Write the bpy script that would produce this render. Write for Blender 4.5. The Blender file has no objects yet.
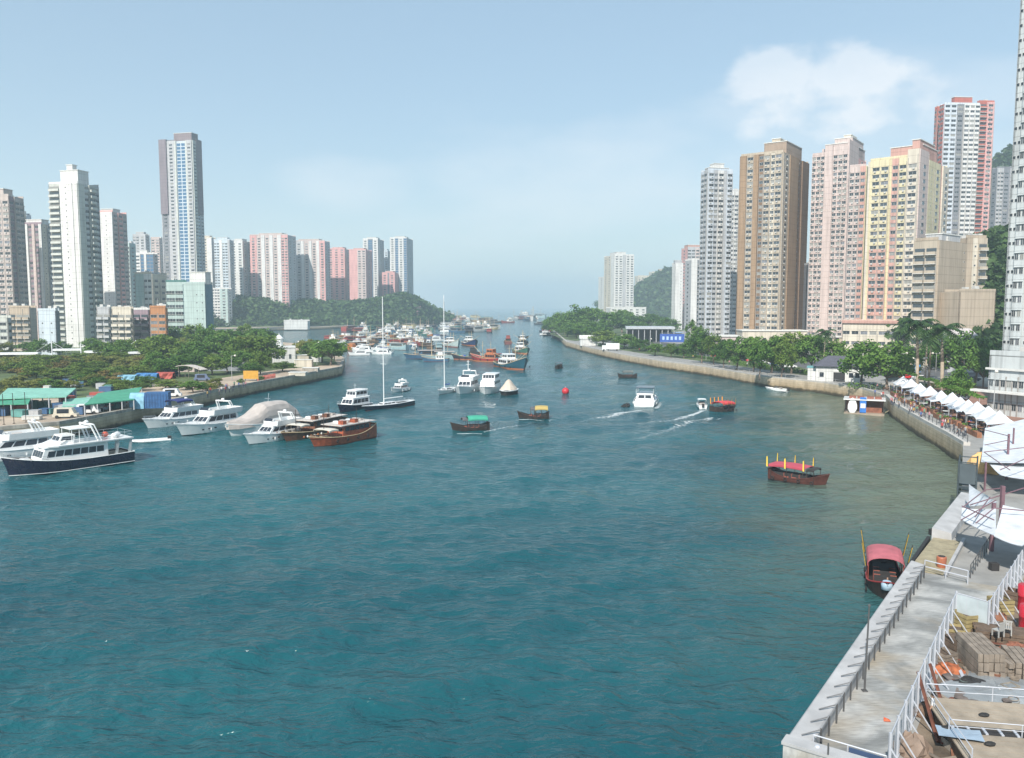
import bpy, math, random
from mathutils import Vector, Matrix
R = math.radians
S = bpy.context.scene
COL = S.collection
rnd = random.Random(7)

# ---------------------------------------------------------------- camera, sky, sun, exposure
FPX = 820.0; PITCH = R(5.1); CH = 24.0
cam_d = bpy.data.cameras.new('camera'); cam = bpy.data.objects.new('camera', cam_d); COL.objects.link(cam)
cam.location = (0, 0, CH); cam.rotation_euler = (math.pi/2-PITCH, 0, 0)
cam_d.sensor_width = 36; cam_d.lens = FPX/1024*36; cam_d.clip_start = 0.5; cam_d.clip_end = 30000
S.camera = cam
TOSUN = Vector((-0.30, -0.70, 0.66)).normalized()
W = bpy.data.worlds.new('World'); S.world = W; W.use_nodes = True
nt = W.node_tree; bg = nt.nodes['Background']
sky = nt.nodes.new('ShaderNodeTexSky'); sky.sky_type = 'NISHITA'; sky.sun_disc = False
sky.sun_elevation = math.asin(TOSUN.z); sky.sun_rotation = math.atan2(TOSUN.x, TOSUN.y)
sky.air_density = 1.2; sky.dust_density = 0.4; sky.ozone_density = 0.6; sky.altitude = 20
bg.inputs['Strength'].default_value = 0.10
# clouds: soft cumulus and faint haze streaks painted into the sky by direction
def wn(t, **k):
    n = nt.nodes.new(t)
    for a, b in k.items(): setattr(n, a, b)
    return n
tc = wn('ShaderNodeTexCoord')
def wmath(op, a, b=None, c=None):
    n = wn('ShaderNodeMath', operation=op); n.use_clamp = False
    for i, v in enumerate((a, b, c)):
        if v is None: continue
        if isinstance(v, (int, float)): n.inputs[i].default_value = v
        else: nt.links.new(v, n.inputs[i])
    return n.outputs[0]
def wnoise(scale, detail, loc, sc):
    mp = wn('ShaderNodeMapping'); mp.inputs['Location'].default_value = loc; mp.inputs['Scale'].default_value = sc
    nt.links.new(tc.outputs['Generated'], mp.inputs['Vector'])
    no = wn('ShaderNodeTexNoise'); no.inputs['Scale'].default_value = scale; no.inputs['Detail'].default_value = detail
    no.inputs['Roughness'].default_value = 0.55
    nt.links.new(mp.outputs[0], no.inputs['Vector']); return no.outputs['Fac']
def pxdir(px, py):
    x = (px-512)/FPX; y = -(py-379)/FPX
    return Vector((x, math.cos(PITCH)+math.sin(PITCH)*y, -math.sin(PITCH)+math.cos(PITCH)*y)).normalized()
def blob(px, py, rx, ry):
    c = pxdir(px, py); mp = wn('ShaderNodeVectorMath', operation='SUBTRACT')
    nt.links.new(tc.outputs['Generated'], mp.inputs[0]); mp.inputs[1].default_value = c
    sc = wn('ShaderNodeVectorMath', operation='MULTIPLY'); nt.links.new(mp.outputs[0], sc.inputs[0])
    sc.inputs[1].default_value = (FPX/rx, FPX/rx*0.5, FPX/ry)
    ln = wn('ShaderNodeVectorMath', operation='LENGTH'); nt.links.new(sc.outputs[0], ln.inputs[0])
    mr = wn('ShaderNodeMapRange', interpolation_type='SMOOTHSTEP')
    mr.inputs['From Min'].default_value = 1.35; mr.inputs['From Max'].default_value = 0.25
    nt.links.new(ln.outputs['Value'], mr.inputs['Value']); return mr.outputs[0]
n1 = wnoise(20, 9, (0, 0, 0), (1, 1, 1.5)); n2 = wnoise(3.5, 5, (4, 2, 1), (1, 1, 2.6))
b1 = wmath('MAXIMUM', blob(776, 76, 52, 27), wmath('MAXIMUM', blob(852, 76, 62, 30), wmath('MULTIPLY', blob(830, 108, 110, 40), 0.72)))
puff = wmath('MULTIPLY', wmath('SMOOTH_MIN', 1.0, wmath('MAXIMUM', wmath('MULTIPLY', wmath('SUBTRACT', wmath('ADD', wmath('MULTIPLY', n1, 2.0), wmath('MULTIPLY', b1, 1.0)), 1.36), 2.2), 0.0), 0.1), 0.5)
b2 = wmath('MAXIMUM', blob(600, 185, 230, 70), wmath('MAXIMUM', blob(830, 150, 230, 75), wmath('MULTIPLY', blob(365, 185, 90, 30), 0.8)))
veil = wmath('MULTIPLY', wmath('MAXIMUM', wmath('MULTIPLY', wmath('SUBTRACT', wmath('ADD', wmath('MULTIPLY', n2, 1.3), wmath('MULTIPLY', b2, 0.42)), 0.74), 1.6), 0.0), 0.62)
puff = wmath('MULTIPLY', puff, wmath('MINIMUM', wmath('MULTIPLY', b1, 2.5), 1.0)); veil = wmath('MULTIPLY', veil, wmath('MINIMUM', wmath('MULTIPLY', b2, 3.0), 1.0))
cl = wmath('MINIMUM', wmath('ADD', puff, veil), 0.75)
mx = wn('ShaderNodeMix', data_type='RGBA'); nt.links.new(cl, mx.inputs['Factor'])
tn = wn('ShaderNodeVectorMath', operation='MULTIPLY'); nt.links.new(sky.outputs[0], tn.inputs[0]); tn.inputs[1].default_value = (1.0, 1.0, 1.0)
mh = wn('ShaderNodeMix', data_type='RGBA'); mh.inputs['Factor'].default_value = .6; nt.links.new(tn.outputs[0], mh.inputs['A']); mh.inputs['B'].default_value = (2.2, 3.15, 4.0, 1); nt.links.new(mh.outputs['Result'], mx.inputs['A']); mx.inputs['B'].default_value = (6.2, 6.2, 6.3, 1)
nt.links.new(mx.outputs['Result'], bg.inputs['Color'])
sd = bpy.data.lights.new('sun', 'SUN'); sun = bpy.data.objects.new('sun', sd); COL.objects.link(sun)
sd.energy = 4.0; sd.angle = R(0.9); sd.color = (1.0, 0.94, 0.86)
sun.rotation_euler = TOSUN.to_track_quat('Z', 'Y').to_euler()
S.view_settings.view_transform = 'Standard'; S.view_settings.look = 'None'
S.view_settings.gamma = 1; S.view_settings.use_curve_mapping = False
S.view_settings.exposure = 0.80
S.cycles.use_denoising = True
S.cycles.max_bounces = 6; S.cycles.volume_bounces = 1; S.cycles.transparent_max_bounces = 8
S.cycles.caustics_reflective = False; S.cycles.caustics_refractive = False

# ---------------------------------------------------------------- picture to world helpers (used only to find real positions)
def ray(px, py):
    x = (px-512)/FPX; y = -(py-379)/FPX
    return Vector((x, math.cos(PITCH)+math.sin(PITCH)*y, -math.sin(PITCH)+math.cos(PITCH)*y))
def P(px, py, z=0.0):
    d = ray(px, py); t = (z-CH)/d.z
    return Vector((d.x*t, d.y*t, z))
def ZY(py, D):
    d = ray(512, py); return CH + D*d.z/d.y
def XD(px, D, py=330):
    d = ray(px, py); return D*d.x/d.y

# ---------------------------------------------------------------- materials
MATS = {}
def newmat(name):
    m = bpy.data.materials.new(name); m.use_nodes = True
    return m, m.node_tree, m.node_tree.nodes['Principled BSDF']
def M(name, col=(.5, .5, .5), rough=.6, metal=0., var=.12, scale=1.2, objcol=False, bump=0., spec=.5, streak=0., lines=0., coat=0., emit=0., island=0.):
    if name in MATS: return MATS[name]
    m, t, p = newmat(name); L = t.links.new
    p.inputs['Roughness'].default_value = rough; p.inputs['Metallic'].default_value = metal
    p.inputs['Specular IOR Level'].default_value = spec; p.inputs['Coat Weight'].default_value = coat
    tcn = t.nodes.new('ShaderNodeTexCoord')
    no = t.nodes.new('ShaderNodeTexNoise'); no.inputs['Scale'].default_value = scale; no.inputs['Detail'].default_value = 5
    L(tcn.outputs['Object'], no.inputs['Vector'])
    mr = t.nodes.new('ShaderNodeMapRange'); mr.inputs['To Min'].default_value = 1-var*1.6; mr.inputs['To Max'].default_value = 1+var*1.6
    mr.inputs['From Min'].default_value = .2; mr.inputs['From Max'].default_value = .8
    L(no.outputs['Fac'], mr.inputs['Value'])
    mul = t.nodes.new('ShaderNodeVectorMath'); mul.operation = 'SCALE'
    if objcol:
        oi = t.nodes.new('ShaderNodeObjectInfo'); L(oi.outputs['Color'], mul.inputs[0])
    else: mul.inputs[0].default_value = col[:3]
    L(mr.outputs[0], mul.inputs['Scale']); last = mul.outputs[0]
    def scale_by(v, last):
        k = t.nodes.new('ShaderNodeVectorMath'); k.operation = 'SCALE'; L(last, k.inputs[0]); L(v, k.inputs['Scale']); return k.outputs[0]
    if streak:
        mp = t.nodes.new('ShaderNodeMapping'); mp.inputs['Scale'].default_value = (1.4, 1.4, .06); L(tcn.outputs['Object'], mp.inputs[0])
        n2_ = t.nodes.new('ShaderNodeTexNoise'); n2_.inputs['Scale'].default_value = 1.0; n2_.inputs['Detail'].default_value = 4; L(mp.outputs[0], n2_.inputs[0])
        r2 = t.nodes.new('ShaderNodeMapRange'); r2.inputs['From Min'].default_value = .42; r2.inputs['From Max'].default_value = .68
        r2.inputs['To Min'].default_value = 1; r2.inputs['To Max'].default_value = 1-streak; L(n2_.outputs['Fac'], r2.inputs[0]); last = scale_by(r2.outputs[0], last)
    if lines:
        sx = t.nodes.new('ShaderNodeSeparateXYZ'); L(tcn.outputs['Object'], sx.inputs[0])
        a = t.nodes.new('ShaderNodeMath'); a.operation = 'DIVIDE'; L(sx.outputs['Z'], a.inputs[0]); a.inputs[1].default_value = lines
        f = t.nodes.new('ShaderNodeMath'); f.operation = 'FRACT'; L(a.outputs[0], f.inputs[0])
        g = t.nodes.new('ShaderNodeMath'); g.operation = 'GREATER_THAN'; L(f.outputs[0], g.inputs[0]); g.inputs[1].default_value = .94
        h = t.nodes.new('ShaderNodeMapRange'); L(g.outputs[0], h.inputs[0]); h.inputs['To Min'].default_value = 1; h.inputs['To Max'].default_value = .72
        last = scale_by(h.outputs[0], last)
    if island:
        gi = t.nodes.new('ShaderNodeNewGeometry'); r3 = t.nodes.new('ShaderNodeMapRange'); L(gi.outputs['Random Per Island'], r3.inputs[0])
        r3.inputs['To Min'].default_value = 1-island; r3.inputs['To Max'].default_value = 1+island; last = scale_by(r3.outputs[0], last)
    L(last, p.inputs['Base Color'])
    if emit:
        p.inputs['Emission Color'].default_value = (*col[:3], 1); p.inputs['Emission Strength'].default_value = emit
    if bump:
        b = t.nodes.new('ShaderNodeBump'); b.inputs['Strength'].default_value = bump; b.inputs['Distance'].default_value = .05
        n3 = t.nodes.new('ShaderNodeTexNoise'); n3.inputs['Scale'].default_value = scale*8; n3.inputs['Detail'].default_value = 6
        L(tcn.outputs['Object'], n3.inputs[0]); L(n3.outputs['Fac'], b.inputs['Height']); L(b.outputs[0], p.inputs['Normal'])
    MATS[name] = m; return m
def wall(name, col, streak=.24, lines=2.9): return M('wall_'+name, col, rough=.8, var=.06, scale=.15, streak=streak, lines=lines, spec=.3)
def leafmat(name, c1, c2, c3):
    m, t, p = newmat(name); L = t.links.new
    g = t.nodes.new('ShaderNodeNewGeometry'); oi = t.nodes.new('ShaderNodeObjectInfo'); tcn = t.nodes.new('ShaderNodeTexCoord')
    no = t.nodes.new('ShaderNodeTexNoise'); no.inputs['Scale'].default_value = .35; no.inputs['Detail'].default_value = 3; L(tcn.outputs['Object'], no.inputs[0])
    a = t.nodes.new('ShaderNodeMath'); a.operation = 'MULTIPLY_ADD'; L(g.outputs['Random Per Island'], a.inputs[0]); a.inputs[1].default_value = .35; L(no.outputs['Fac'], a.inputs[2])
    b = t.nodes.new('ShaderNodeMath'); b.operation = 'MULTIPLY_ADD'; L(oi.outputs['Random'], b.inputs[0]); b.inputs[1].default_value = .3; L(a.outputs[0], b.inputs[2])
    cr = t.nodes.new('ShaderNodeValToRGB'); L(b.outputs[0], cr.inputs[0])
    e = cr.color_ramp.elements; e[0].position = .45; e[0].color = (*c1, 1); e[1].position = 1.05; e[1].color = (*c3, 1)
    k = e.new(.75); k.color = (*c2, 1)
    L(cr.outputs[0], p.inputs['Base Color']); p.inputs['Roughness'].default_value = .6; p.inputs['Specular IOR Level'].default_value = .25
    p.inputs['Subsurface Weight'].default_value = 0
    tr = t.nodes.new('ShaderNodeBsdfTranslucent'); L(cr.outputs[0], tr.inputs[0]); ms = t.nodes.new('ShaderNodeMixShader'); ms.inputs[0].default_value = .22
    L(p.outputs[0], ms.inputs[1]); L(tr.outputs[0], ms.inputs[2]); L(ms.outputs[0], t.nodes['Material Output'].inputs['Surface'])
    MATS[name] = m; return m

# ---------------------------------------------------------------- mesh builder
class MB:
    def __init__(s): s.v = []; s.f = []; s.m = []; s.mats = []; s.T = None
    def mi(s, m):
        if m not in s.mats: s.mats.append(m)
        return s.mats.index(m)
    def pts(s, vs):
        n = len(s.v)
        if s.T is not None: vs = [s.T @ Vector(v) for v in vs]
        s.v.extend(tuple(v) for v in vs); return n
    def add(s, vs, fs, m):
        n = s.pts(vs); k = s.mi(m)
        for f in fs: s.f.append(tuple(i+n for i in f)); s.m.append(k)
        return s
    def box(s, x0, x1, y0, y1, z0, z1, m):
        return s.add([(x0,y0,z0),(x1,y0,z0),(x1,y1,z0),(x0,y1,z0),(x0,y0,z1),(x1,y0,z1),(x1,y1,z1),(x0,y1,z1)],
                     [(0,3,2,1),(4,5,6,7),(0,1,5,4),(1,2,6,5),(2,3,7,6),(3,0,4,7)], m)
    def quad(s, a, b, c, d, m): return s.add([a, b, c, d], [(0,1,2,3)], m)
    def prism(s, poly, z0, z1, m, mt=None):
        n = len(poly); v = [(p[0],p[1],z0) for p in poly]+[(p[0],p[1],z1) for p in poly]
        s.add(v, [(i,(i+1)%n,n+(i+1)%n,n+i) for i in range(n)], m)
        s.add([(p[0],p[1],z1) for p in poly], [tuple(range(n))], mt or m); return s
    def tube(s, a, b, r, m, n=6, r2=None):
        a = Vector(a); b = Vector(b); d = (b-a)
        if d.length < 1e-6: return s
        q = d.to_track_quat('Z', 'Y'); r2 = r if r2 is None else r2; vs = []
        for i in range(n):
            t = 2*math.pi*i/n; vs.append(a+q@Vector((math.cos(t)*r, math.sin(t)*r, 0)))
        for i in range(n):
            t = 2*math.pi*i/n; vs.append(b+q@Vector((math.cos(t)*r2, math.sin(t)*r2, 0)))
        return s.add(vs, [(i,(i+1)%n,n+(i+1)%n,n+i) for i in range(n)]+[tuple(reversed(range(n))), tuple(range(n,2*n))], m)
    def path(s, pts, r, m, n=6):
        for a, b in zip(pts, pts[1:]): s.tube(a, b, r, m, n)
        return s
    def loft(s, secs, m, closed=False, caps=True, rowmats=None):
        n = len(secs[0]); base = s.pts([p for c in secs for p in c]); k = s.mi(m)
        for j in range(len(secs)-1):
            for i in range(n if closed else n-1):
                a = base+j*n+i; b = base+j*n+(i+1)%n
                s.f.append((a, b, b+n, a+n)); s.m.append(s.mi(rowmats[i]) if rowmats else k)
        if caps:
            s.f.append(tuple(base+i for i in reversed(range(n)))); s.m.append(k)
            s.f.append(tuple(base+(len(secs)-1)*n+i for i in range(n))); s.m.append(k)
        return s
    def ball(s, c, rx, ry, rz, m, n=10, k=6):
        secs = []
        for j in range(k+1):
            a = -math.pi/2+math.pi*j/k; a = max(min(a, 1.5), -1.5)
            secs.append([(c[0]+rx*math.cos(a)*math.cos(2*math.pi*i/n), c[1]+ry*math.cos(a)*math.sin(2*math.pi*i/n), c[2]+rz*math.sin(a)) for i in range(n)])
        return s.loft(secs, m, closed=True)
    def lathe(s, c, prof, m, n=12):
        return s.loft([[(c[0]+r*math.cos(2*math.pi*i/n), c[1]+r*math.sin(2*math.pi*i/n), c[2]+z) for i in range(n)] for r, z in prof], m, closed=True)
    def mesh(s, name, smooth=False):
        me = bpy.data.meshes.new(name); me.from_pydata(s.v, [], s.f)
        for m in s.mats: me.materials.append(m)
        me.polygons.foreach_set('material_index', s.m)
        if smooth: me.polygons.foreach_set('use_smooth', [True]*len(s.f))
        me.update(); return me
    def build(s, name, parent=None, smooth=False, **kw):
        o = bpy.data.objects.new(name, s.mesh(name, smooth)); COL.objects.link(o)
        if parent: o.parent = parent
        for a, b in kw.items(): o[a] = b
        return o
LABELS = set()
def tag(o, label, cat, group=None):
    o['label'] = label; o['category'] = cat
    if group: o['group'] = group
    return o
def thing(name, label, cat, loc=(0,0,0), rot=0, group=None):
    o = bpy.data.objects.new(name, None); COL.objects.link(o); o.location = loc; o.rotation_euler = (0,0,rot); o.empty_display_size = .1
    return tag(o, label, cat, group)
def kids(o): return [c for c in KIDS.get(o.name, [])]
def copy_tree(o, parent=None):
    c = o.copy(); COL.objects.link(c); c.parent = parent
    for ch in list(o.children): copy_tree(ch, c)
    return c
def inst(mesh, name, parent, loc=(0,0,0), rot=0, sc=None):
    o = bpy.data.objects.new(name, mesh); COL.objects.link(o); o.parent = parent; o.location = loc; o.rotation_euler = (0,0,rot)
    if sc: o.scale = sc
    return o
def structure(mb, name, **k): return mb.build(name, kind='structure', **k)
def dupe(proto, loc, rot, label, sc=1, color=None, group=None):
    c = copy_tree(proto); c.location = loc; c.rotation_euler = (0,0,rot); c.scale = (sc,)*3 if isinstance(sc, (int, float)) else sc; c['label'] = label
    if group: c['group'] = group
    if color:
        for ch in c.children:
            ch.color = (*color, 1)
        if c.type == 'MESH': c.color = (*color, 1)
    return c
def kill(o):
    for ch in list(o.children): kill(ch)
    bpy.data.objects.remove(o)

# ---------------------------------------------------------------- water, land, quay walls, hills
def water_mat():
    m, t, p = newmat('sea_water'); L = t.links.new
    tcn = t.nodes.new('ShaderNodeTexCoord')
    def noise(sc, mapsc, det=4, rot=0., w=0.):
        mp = t.nodes.new('ShaderNodeMapping'); mp.inputs['Scale'].default_value = mapsc; mp.inputs['Rotation'].default_value = (0,0,rot)
        L(tcn.outputs['Object'], mp.inputs[0]); n = t.nodes.new('ShaderNodeTexNoise'); n.inputs['Scale'].default_value = sc; n.inputs['Detail'].default_value = det
        n.inputs['Distortion'].default_value = w; L(mp.outputs[0], n.inputs[0]); return n.outputs['Fac']
    big = noise(.012, (1, 2.2, 1), 3, .3)
    cr = t.nodes.new('ShaderNodeValToRGB'); L(big, cr.inputs[0]); e = cr.color_ramp.elements
    e[0].position = .35; e[0].color = (.005, .058, .074, 1); e[1].position = .68; e[1].color = (.010, .096, .110, 1)
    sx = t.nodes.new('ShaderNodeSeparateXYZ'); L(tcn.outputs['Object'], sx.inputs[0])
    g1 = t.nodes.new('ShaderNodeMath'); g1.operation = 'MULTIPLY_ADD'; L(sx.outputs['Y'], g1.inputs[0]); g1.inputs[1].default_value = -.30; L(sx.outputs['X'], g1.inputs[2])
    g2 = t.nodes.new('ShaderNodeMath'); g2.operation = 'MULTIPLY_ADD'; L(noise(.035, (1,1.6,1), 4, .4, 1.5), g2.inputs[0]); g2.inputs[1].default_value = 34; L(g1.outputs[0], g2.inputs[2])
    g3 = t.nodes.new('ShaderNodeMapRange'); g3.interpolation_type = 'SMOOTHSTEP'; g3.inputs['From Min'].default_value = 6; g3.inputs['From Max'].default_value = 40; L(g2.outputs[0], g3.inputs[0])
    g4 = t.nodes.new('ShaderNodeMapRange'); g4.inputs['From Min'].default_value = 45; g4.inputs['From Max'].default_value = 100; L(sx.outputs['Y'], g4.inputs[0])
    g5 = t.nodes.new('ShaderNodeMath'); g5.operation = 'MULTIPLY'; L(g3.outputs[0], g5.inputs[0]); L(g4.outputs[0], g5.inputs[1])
    mxw = t.nodes.new('ShaderNodeMix'); mxw.data_type = 'RGBA'; L(g5.outputs[0], mxw.inputs['Factor']); L(cr.outputs[0], mxw.inputs['A']); mxw.inputs['B'].default_value = (.105,.132,.092,1)  # olive tint towards the right bank: building reflections painted into the base colour
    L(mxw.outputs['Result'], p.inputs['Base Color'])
    rr = t.nodes.new('ShaderNodeMapRange'); L(noise(.025, (1, 2.6, 1), 5, .2, 1.), rr.inputs[0]); rr.inputs['From Min'].default_value = .35; rr.inputs['From Max'].default_value = .65
    rr.inputs['To Min'].default_value = .09; rr.inputs['To Max'].default_value = .14; L(rr.outputs[0], p.inputs['Roughness'])
    p.inputs['IOR'].default_value = 1.33
    a = noise(.16, (1, 2.0, 1), 3, .35, .6); b = noise(.55, (1, 1.9, 1), 4, -.25, .8); c = noise(1.9, (1, 1.6, 1), 3, .15)
    def mad(x, k, y=None):
        n = t.nodes.new('ShaderNodeMath'); n.operation = 'MULTIPLY_ADD'; L(x, n.inputs[0]); n.inputs[1].default_value = k
        if y is None: n.inputs[2].default_value = 0
        else: L(y, n.inputs[2])
        return n.outputs[0]
    wl = noise(.05, (1, 2.4, 1), 2, -.5, .4)
    h = mad(wl, .3, mad(a, .45, mad(b, .42, mad(c, .12))))
    bp = t.nodes.new('ShaderNodeBump'); bp.inputs['Strength'].default_value = .9; bp.inputs['Distance'].default_value = 1.05
    L(h, bp.inputs['Height']); L(bp.outputs[0], p.inputs['Normal']); return m
import numpy as np
_r = np.random.RandomState(5); WV = []
for i in range(22):
    lam = 1.5*(1.13**i)*(.9+.2*_r.rand()); a_ = math.radians(-68+_r.randn()*24 if i % 3 else 20+_r.randn()*20); k_ = 2*math.pi/lam
    WV.append((k_*math.cos(a_), k_*math.sin(a_), .0135*lam**.72*(1 if i % 3 else .6), _r.rand()*6.28))
def wave_h(X, Y):
    X = np.asarray(X, float); Y = np.asarray(Y, float); mod = .85+.16*np.sin(X*.045+Y*.021+1.)*np.sin(Y*.033-X*.017)+.14*np.sin(X*.11-Y*.07)*np.sin(Y*.09+2.)
    h = np.zeros_like(X); d = np.hypot(X, Y)
    for kx, ky, am, ph in WV:
        lam = 6.283/math.hypot(kx, ky); s = np.sin(kx*(X+.7*np.sin(Y*.12))+ky*(Y+.9*np.sin(X*.10+1.))+ph); h += am*(s+.22*s*s)*np.clip(1.6-d/(lam*75), 0, 1)
    return h*mod
def water_mesh():
    ds = [22.]
    while ds[-1] < 620: d = ds[-1]; ds.append(d+max(.28, d*d/17000))
    ds += [700, 850, 1100, 1600, 2500, 4500, 9000]; ts = list(np.linspace(-.98, .98, 430)); nf = len(ds)
    D_ = np.array(ds)[:,None]; T_ = np.tan(np.array(ts)*.80)[None,:]; X = D_*T_; Y = np.repeat(D_, len(ts), 1)
    edge = np.clip((1-np.abs(np.array(ts))[None,:]/.98)*12, 0, 1)*np.clip((D_-22)/6, 0, 1); Z = wave_h(X, Y)*edge
    n, m = X.shape; V = np.stack([X,Y,Z],-1).reshape(-1,3); idx = np.arange(n*m).reshape(n,m)
    F = np.stack([idx[:-1,:-1],idx[:-1,1:],idx[1:,1:],idx[1:,:-1]],-1).reshape(-1,4)
    V = list(map(tuple, V.tolist())); F = list(map(tuple, F.tolist())); q = len(V); xe = float(X[0,-1]); xf = float(X[-1,-1])
    V += [(-9500,-400,0),(9500,-400,0),(9500,22,0),(-9500,22,0),(-9500,9000,0),(9500,9000,0)]
    F += [(q,q+1,q+2)+tuple(idx[0,::-1].tolist())+(q+3,), (q+3,)+tuple(idx[:,0].tolist())+(q+4,), (q+2,q+5)+tuple(idx[::-1,-1].tolist())]
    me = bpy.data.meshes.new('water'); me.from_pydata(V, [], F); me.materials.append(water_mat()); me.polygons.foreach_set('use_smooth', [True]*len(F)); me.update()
    o = bpy.data.objects.new('water', me); COL.objects.link(o); o['kind'] = 'structure'
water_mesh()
b = MB(); b.quad((-6000,-400,-4),(6000,-400,-4),(6000,9000,-4),(-6000,9000,-4), M('seabed', (.06,.06,.05))); structure(b, 'seabed')

GZ = 3.0
HAZE = 0.00034
conc = M('old_concrete', (.36,.33,.28), rough=.85, var=.22, scale=.5, streak=.35, bump=.3)
def quaymat():
    m, t, p = newmat('quay_stone'); L = t.links.new; tcn = t.nodes.new('ShaderNodeTexCoord')
    sx = t.nodes.new('ShaderNodeSeparateXYZ'); L(tcn.outputs['Object'], sx.inputs[0])
    no = t.nodes.new('ShaderNodeTexNoise'); no.inputs['Scale'].default_value = .6; no.inputs['Detail'].default_value = 6; L(tcn.outputs['Object'], no.inputs[0])
    ad = t.nodes.new('ShaderNodeMath'); ad.operation = 'MULTIPLY_ADD'; L(no.outputs['Fac'], ad.inputs[0]); ad.inputs[1].default_value = 1.1; L(sx.outputs['Z'], ad.inputs[2])
    cr = t.nodes.new('ShaderNodeValToRGB'); mr = t.nodes.new('ShaderNodeMapRange'); mr.inputs['From Max'].default_value = 4.5; L(ad.outputs[0], mr.inputs[0]); L(mr.outputs[0], cr.inputs[0])
    e = cr.color_ramp.elements; e[0].position = .16; e[0].color = (.045,.038,.022,1); e[1].position = .36; e[1].color = (.46,.35,.22,1)
    k = e.new(.26); k.color = (.11,.085,.045,1); k = e.new(.75); k.color = (.60,.50,.37,1)
    at = t.nodes.new('ShaderNodeAttribute'); at.attribute_name = 'run'; cb = t.nodes.new('ShaderNodeCombineXYZ'); L(at.outputs['Fac'], cb.inputs[0]); L(sx.outputs['Z'], cb.inputs[1])
    br = t.nodes.new('ShaderNodeTexBrick'); L(cb.outputs[0], br.inputs[0]); br.inputs['Scale'].default_value = 1.0; br.inputs['Color1'].default_value = (1,1,1,1); br.inputs['Color2'].default_value = (.88,.87,.84,1); br.inputs['Mortar'].default_value = (.68,.65,.6,1)
    br.inputs['Mortar Size'].default_value = .035; br.inputs['Brick Width'].default_value = 1.7; br.inputs['Row Height'].default_value = .62
    mp = t.nodes.new('ShaderNodeMapping'); mp.inputs['Scale'].default_value = (.5,.12,1); L(cb.outputs[0], mp.inputs[0]); ns = t.nodes.new('ShaderNodeTexNoise'); ns.inputs['Scale'].default_value = 1.; ns.inputs['Detail'].default_value = 5; L(mp.outputs[0], ns.inputs[0])
    r5 = t.nodes.new('ShaderNodeMapRange'); r5.inputs['From Min'].default_value = .4; r5.inputs['From Max'].default_value = .65; r5.inputs['To Min'].default_value = 1.; r5.inputs['To Max'].default_value = .72; L(ns.outputs['Fac'], r5.inputs[0])
    m1 = t.nodes.new('ShaderNodeVectorMath'); m1.operation = 'MULTIPLY'; L(cr.outputs[0], m1.inputs[0]); L(br.outputs['Color'], m1.inputs[1]); m2 = t.nodes.new('ShaderNodeVectorMath'); m2.operation = 'SCALE'; L(m1.outputs[0], m2.inputs[0]); L(r5.outputs[0], m2.inputs['Scale'])
    L(m2.outputs[0], p.inputs['Base Color']); p.inputs['Roughness'].default_value = .85
    return m
quay = quaymat()
earth = M('dusty_ground', (.40,.32,.24), rough=.9, var=.3, scale=.12, bump=.3)
pave = M('grey_paving', (.27,.265,.25), rough=.85, var=.18, scale=.5, bump=.2)
asph = M('asphalt', (.09,.09,.09), rough=.9, var=.2, scale=.4)
def land(name, shore, back, wallm, top, z=GZ, lip=.0):
    poly = [p.to_2d() for p in shore]+[Vector(q) for q in back]
    b = MB(); n = len(poly)
    b.add([(p.x,p.y,z) for p in poly], [tuple(range(n))], top)
    k = len(shore)
    run = [0.]*n; s_ = 0.
    for p, q in zip(poly[:k], poly[1:k]):
        b.add([(p.x,p.y,-3.5),(q.x,q.y,-3.5),(q.x,q.y,z),(p.x,p.y,z)], [(0,1,2,3)], wallm); e_ = s_+(q-p).length; run += [s_, e_, e_, s_]; s_ = e_
    o = structure(b, name); at = o.data.attributes.new('run', 'FLOAT', 'POINT'); at.data.foreach_set('value', run); return o
def cap(name, label, shore, w, h, m, z=GZ):   # low coping along a quay edge
    pts = [p.to_2d() for p in shore]; b = MB(); secs = []
    for i, p in enumerate(pts):
        d = (pts[min(i+1, len(pts)-1)]-pts[max(i-1, 0)]).normalized(); nrm = Vector((-d.y, d.x))
        a = p-nrm*.06; c = p+nrm*w
        secs.append([(a.x,a.y,z-.25),(a.x,a.y,z+h),(c.x,c.y,z+h),(c.x,c.y,z-.05)])
    b.loft(secs, m, closed=True); return tag(b.build(name), label, 'quay wall')

shoreL = [Vector((-175,60,0)), P(-60,452), P(60,440), P(130,425), P(200,407), P(241,397), P(290,387), P(342,376), P(345,366), P(330,352), P(260,345), P(200,338)]
land('land', shoreL, [(-330,760),(-1500,900),(-1500,60)], quay, earth)
shoreF = [P(200,336), P(270,331), P(330,329), P(395,325), P(430,321), P(452,317), P(455,314), P(440,311.5)]
land('headland', shoreF, [(-900,3800),(-2500,3500),(-2500,800),(-400,760)], quay, earth, z=2.4)
# right bank
shoreR = [P(566,313), P(552,322), P(548,330), P(558,339), P(566,347), P(590,354), P(619,361), P(660,369), P(707,376), P(765,387), P(824,394), P(862,401), P(884,409), P(893,419), P(924,440), P(945,453), P(962,465)]
CORN = shoreR[-1]
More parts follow.
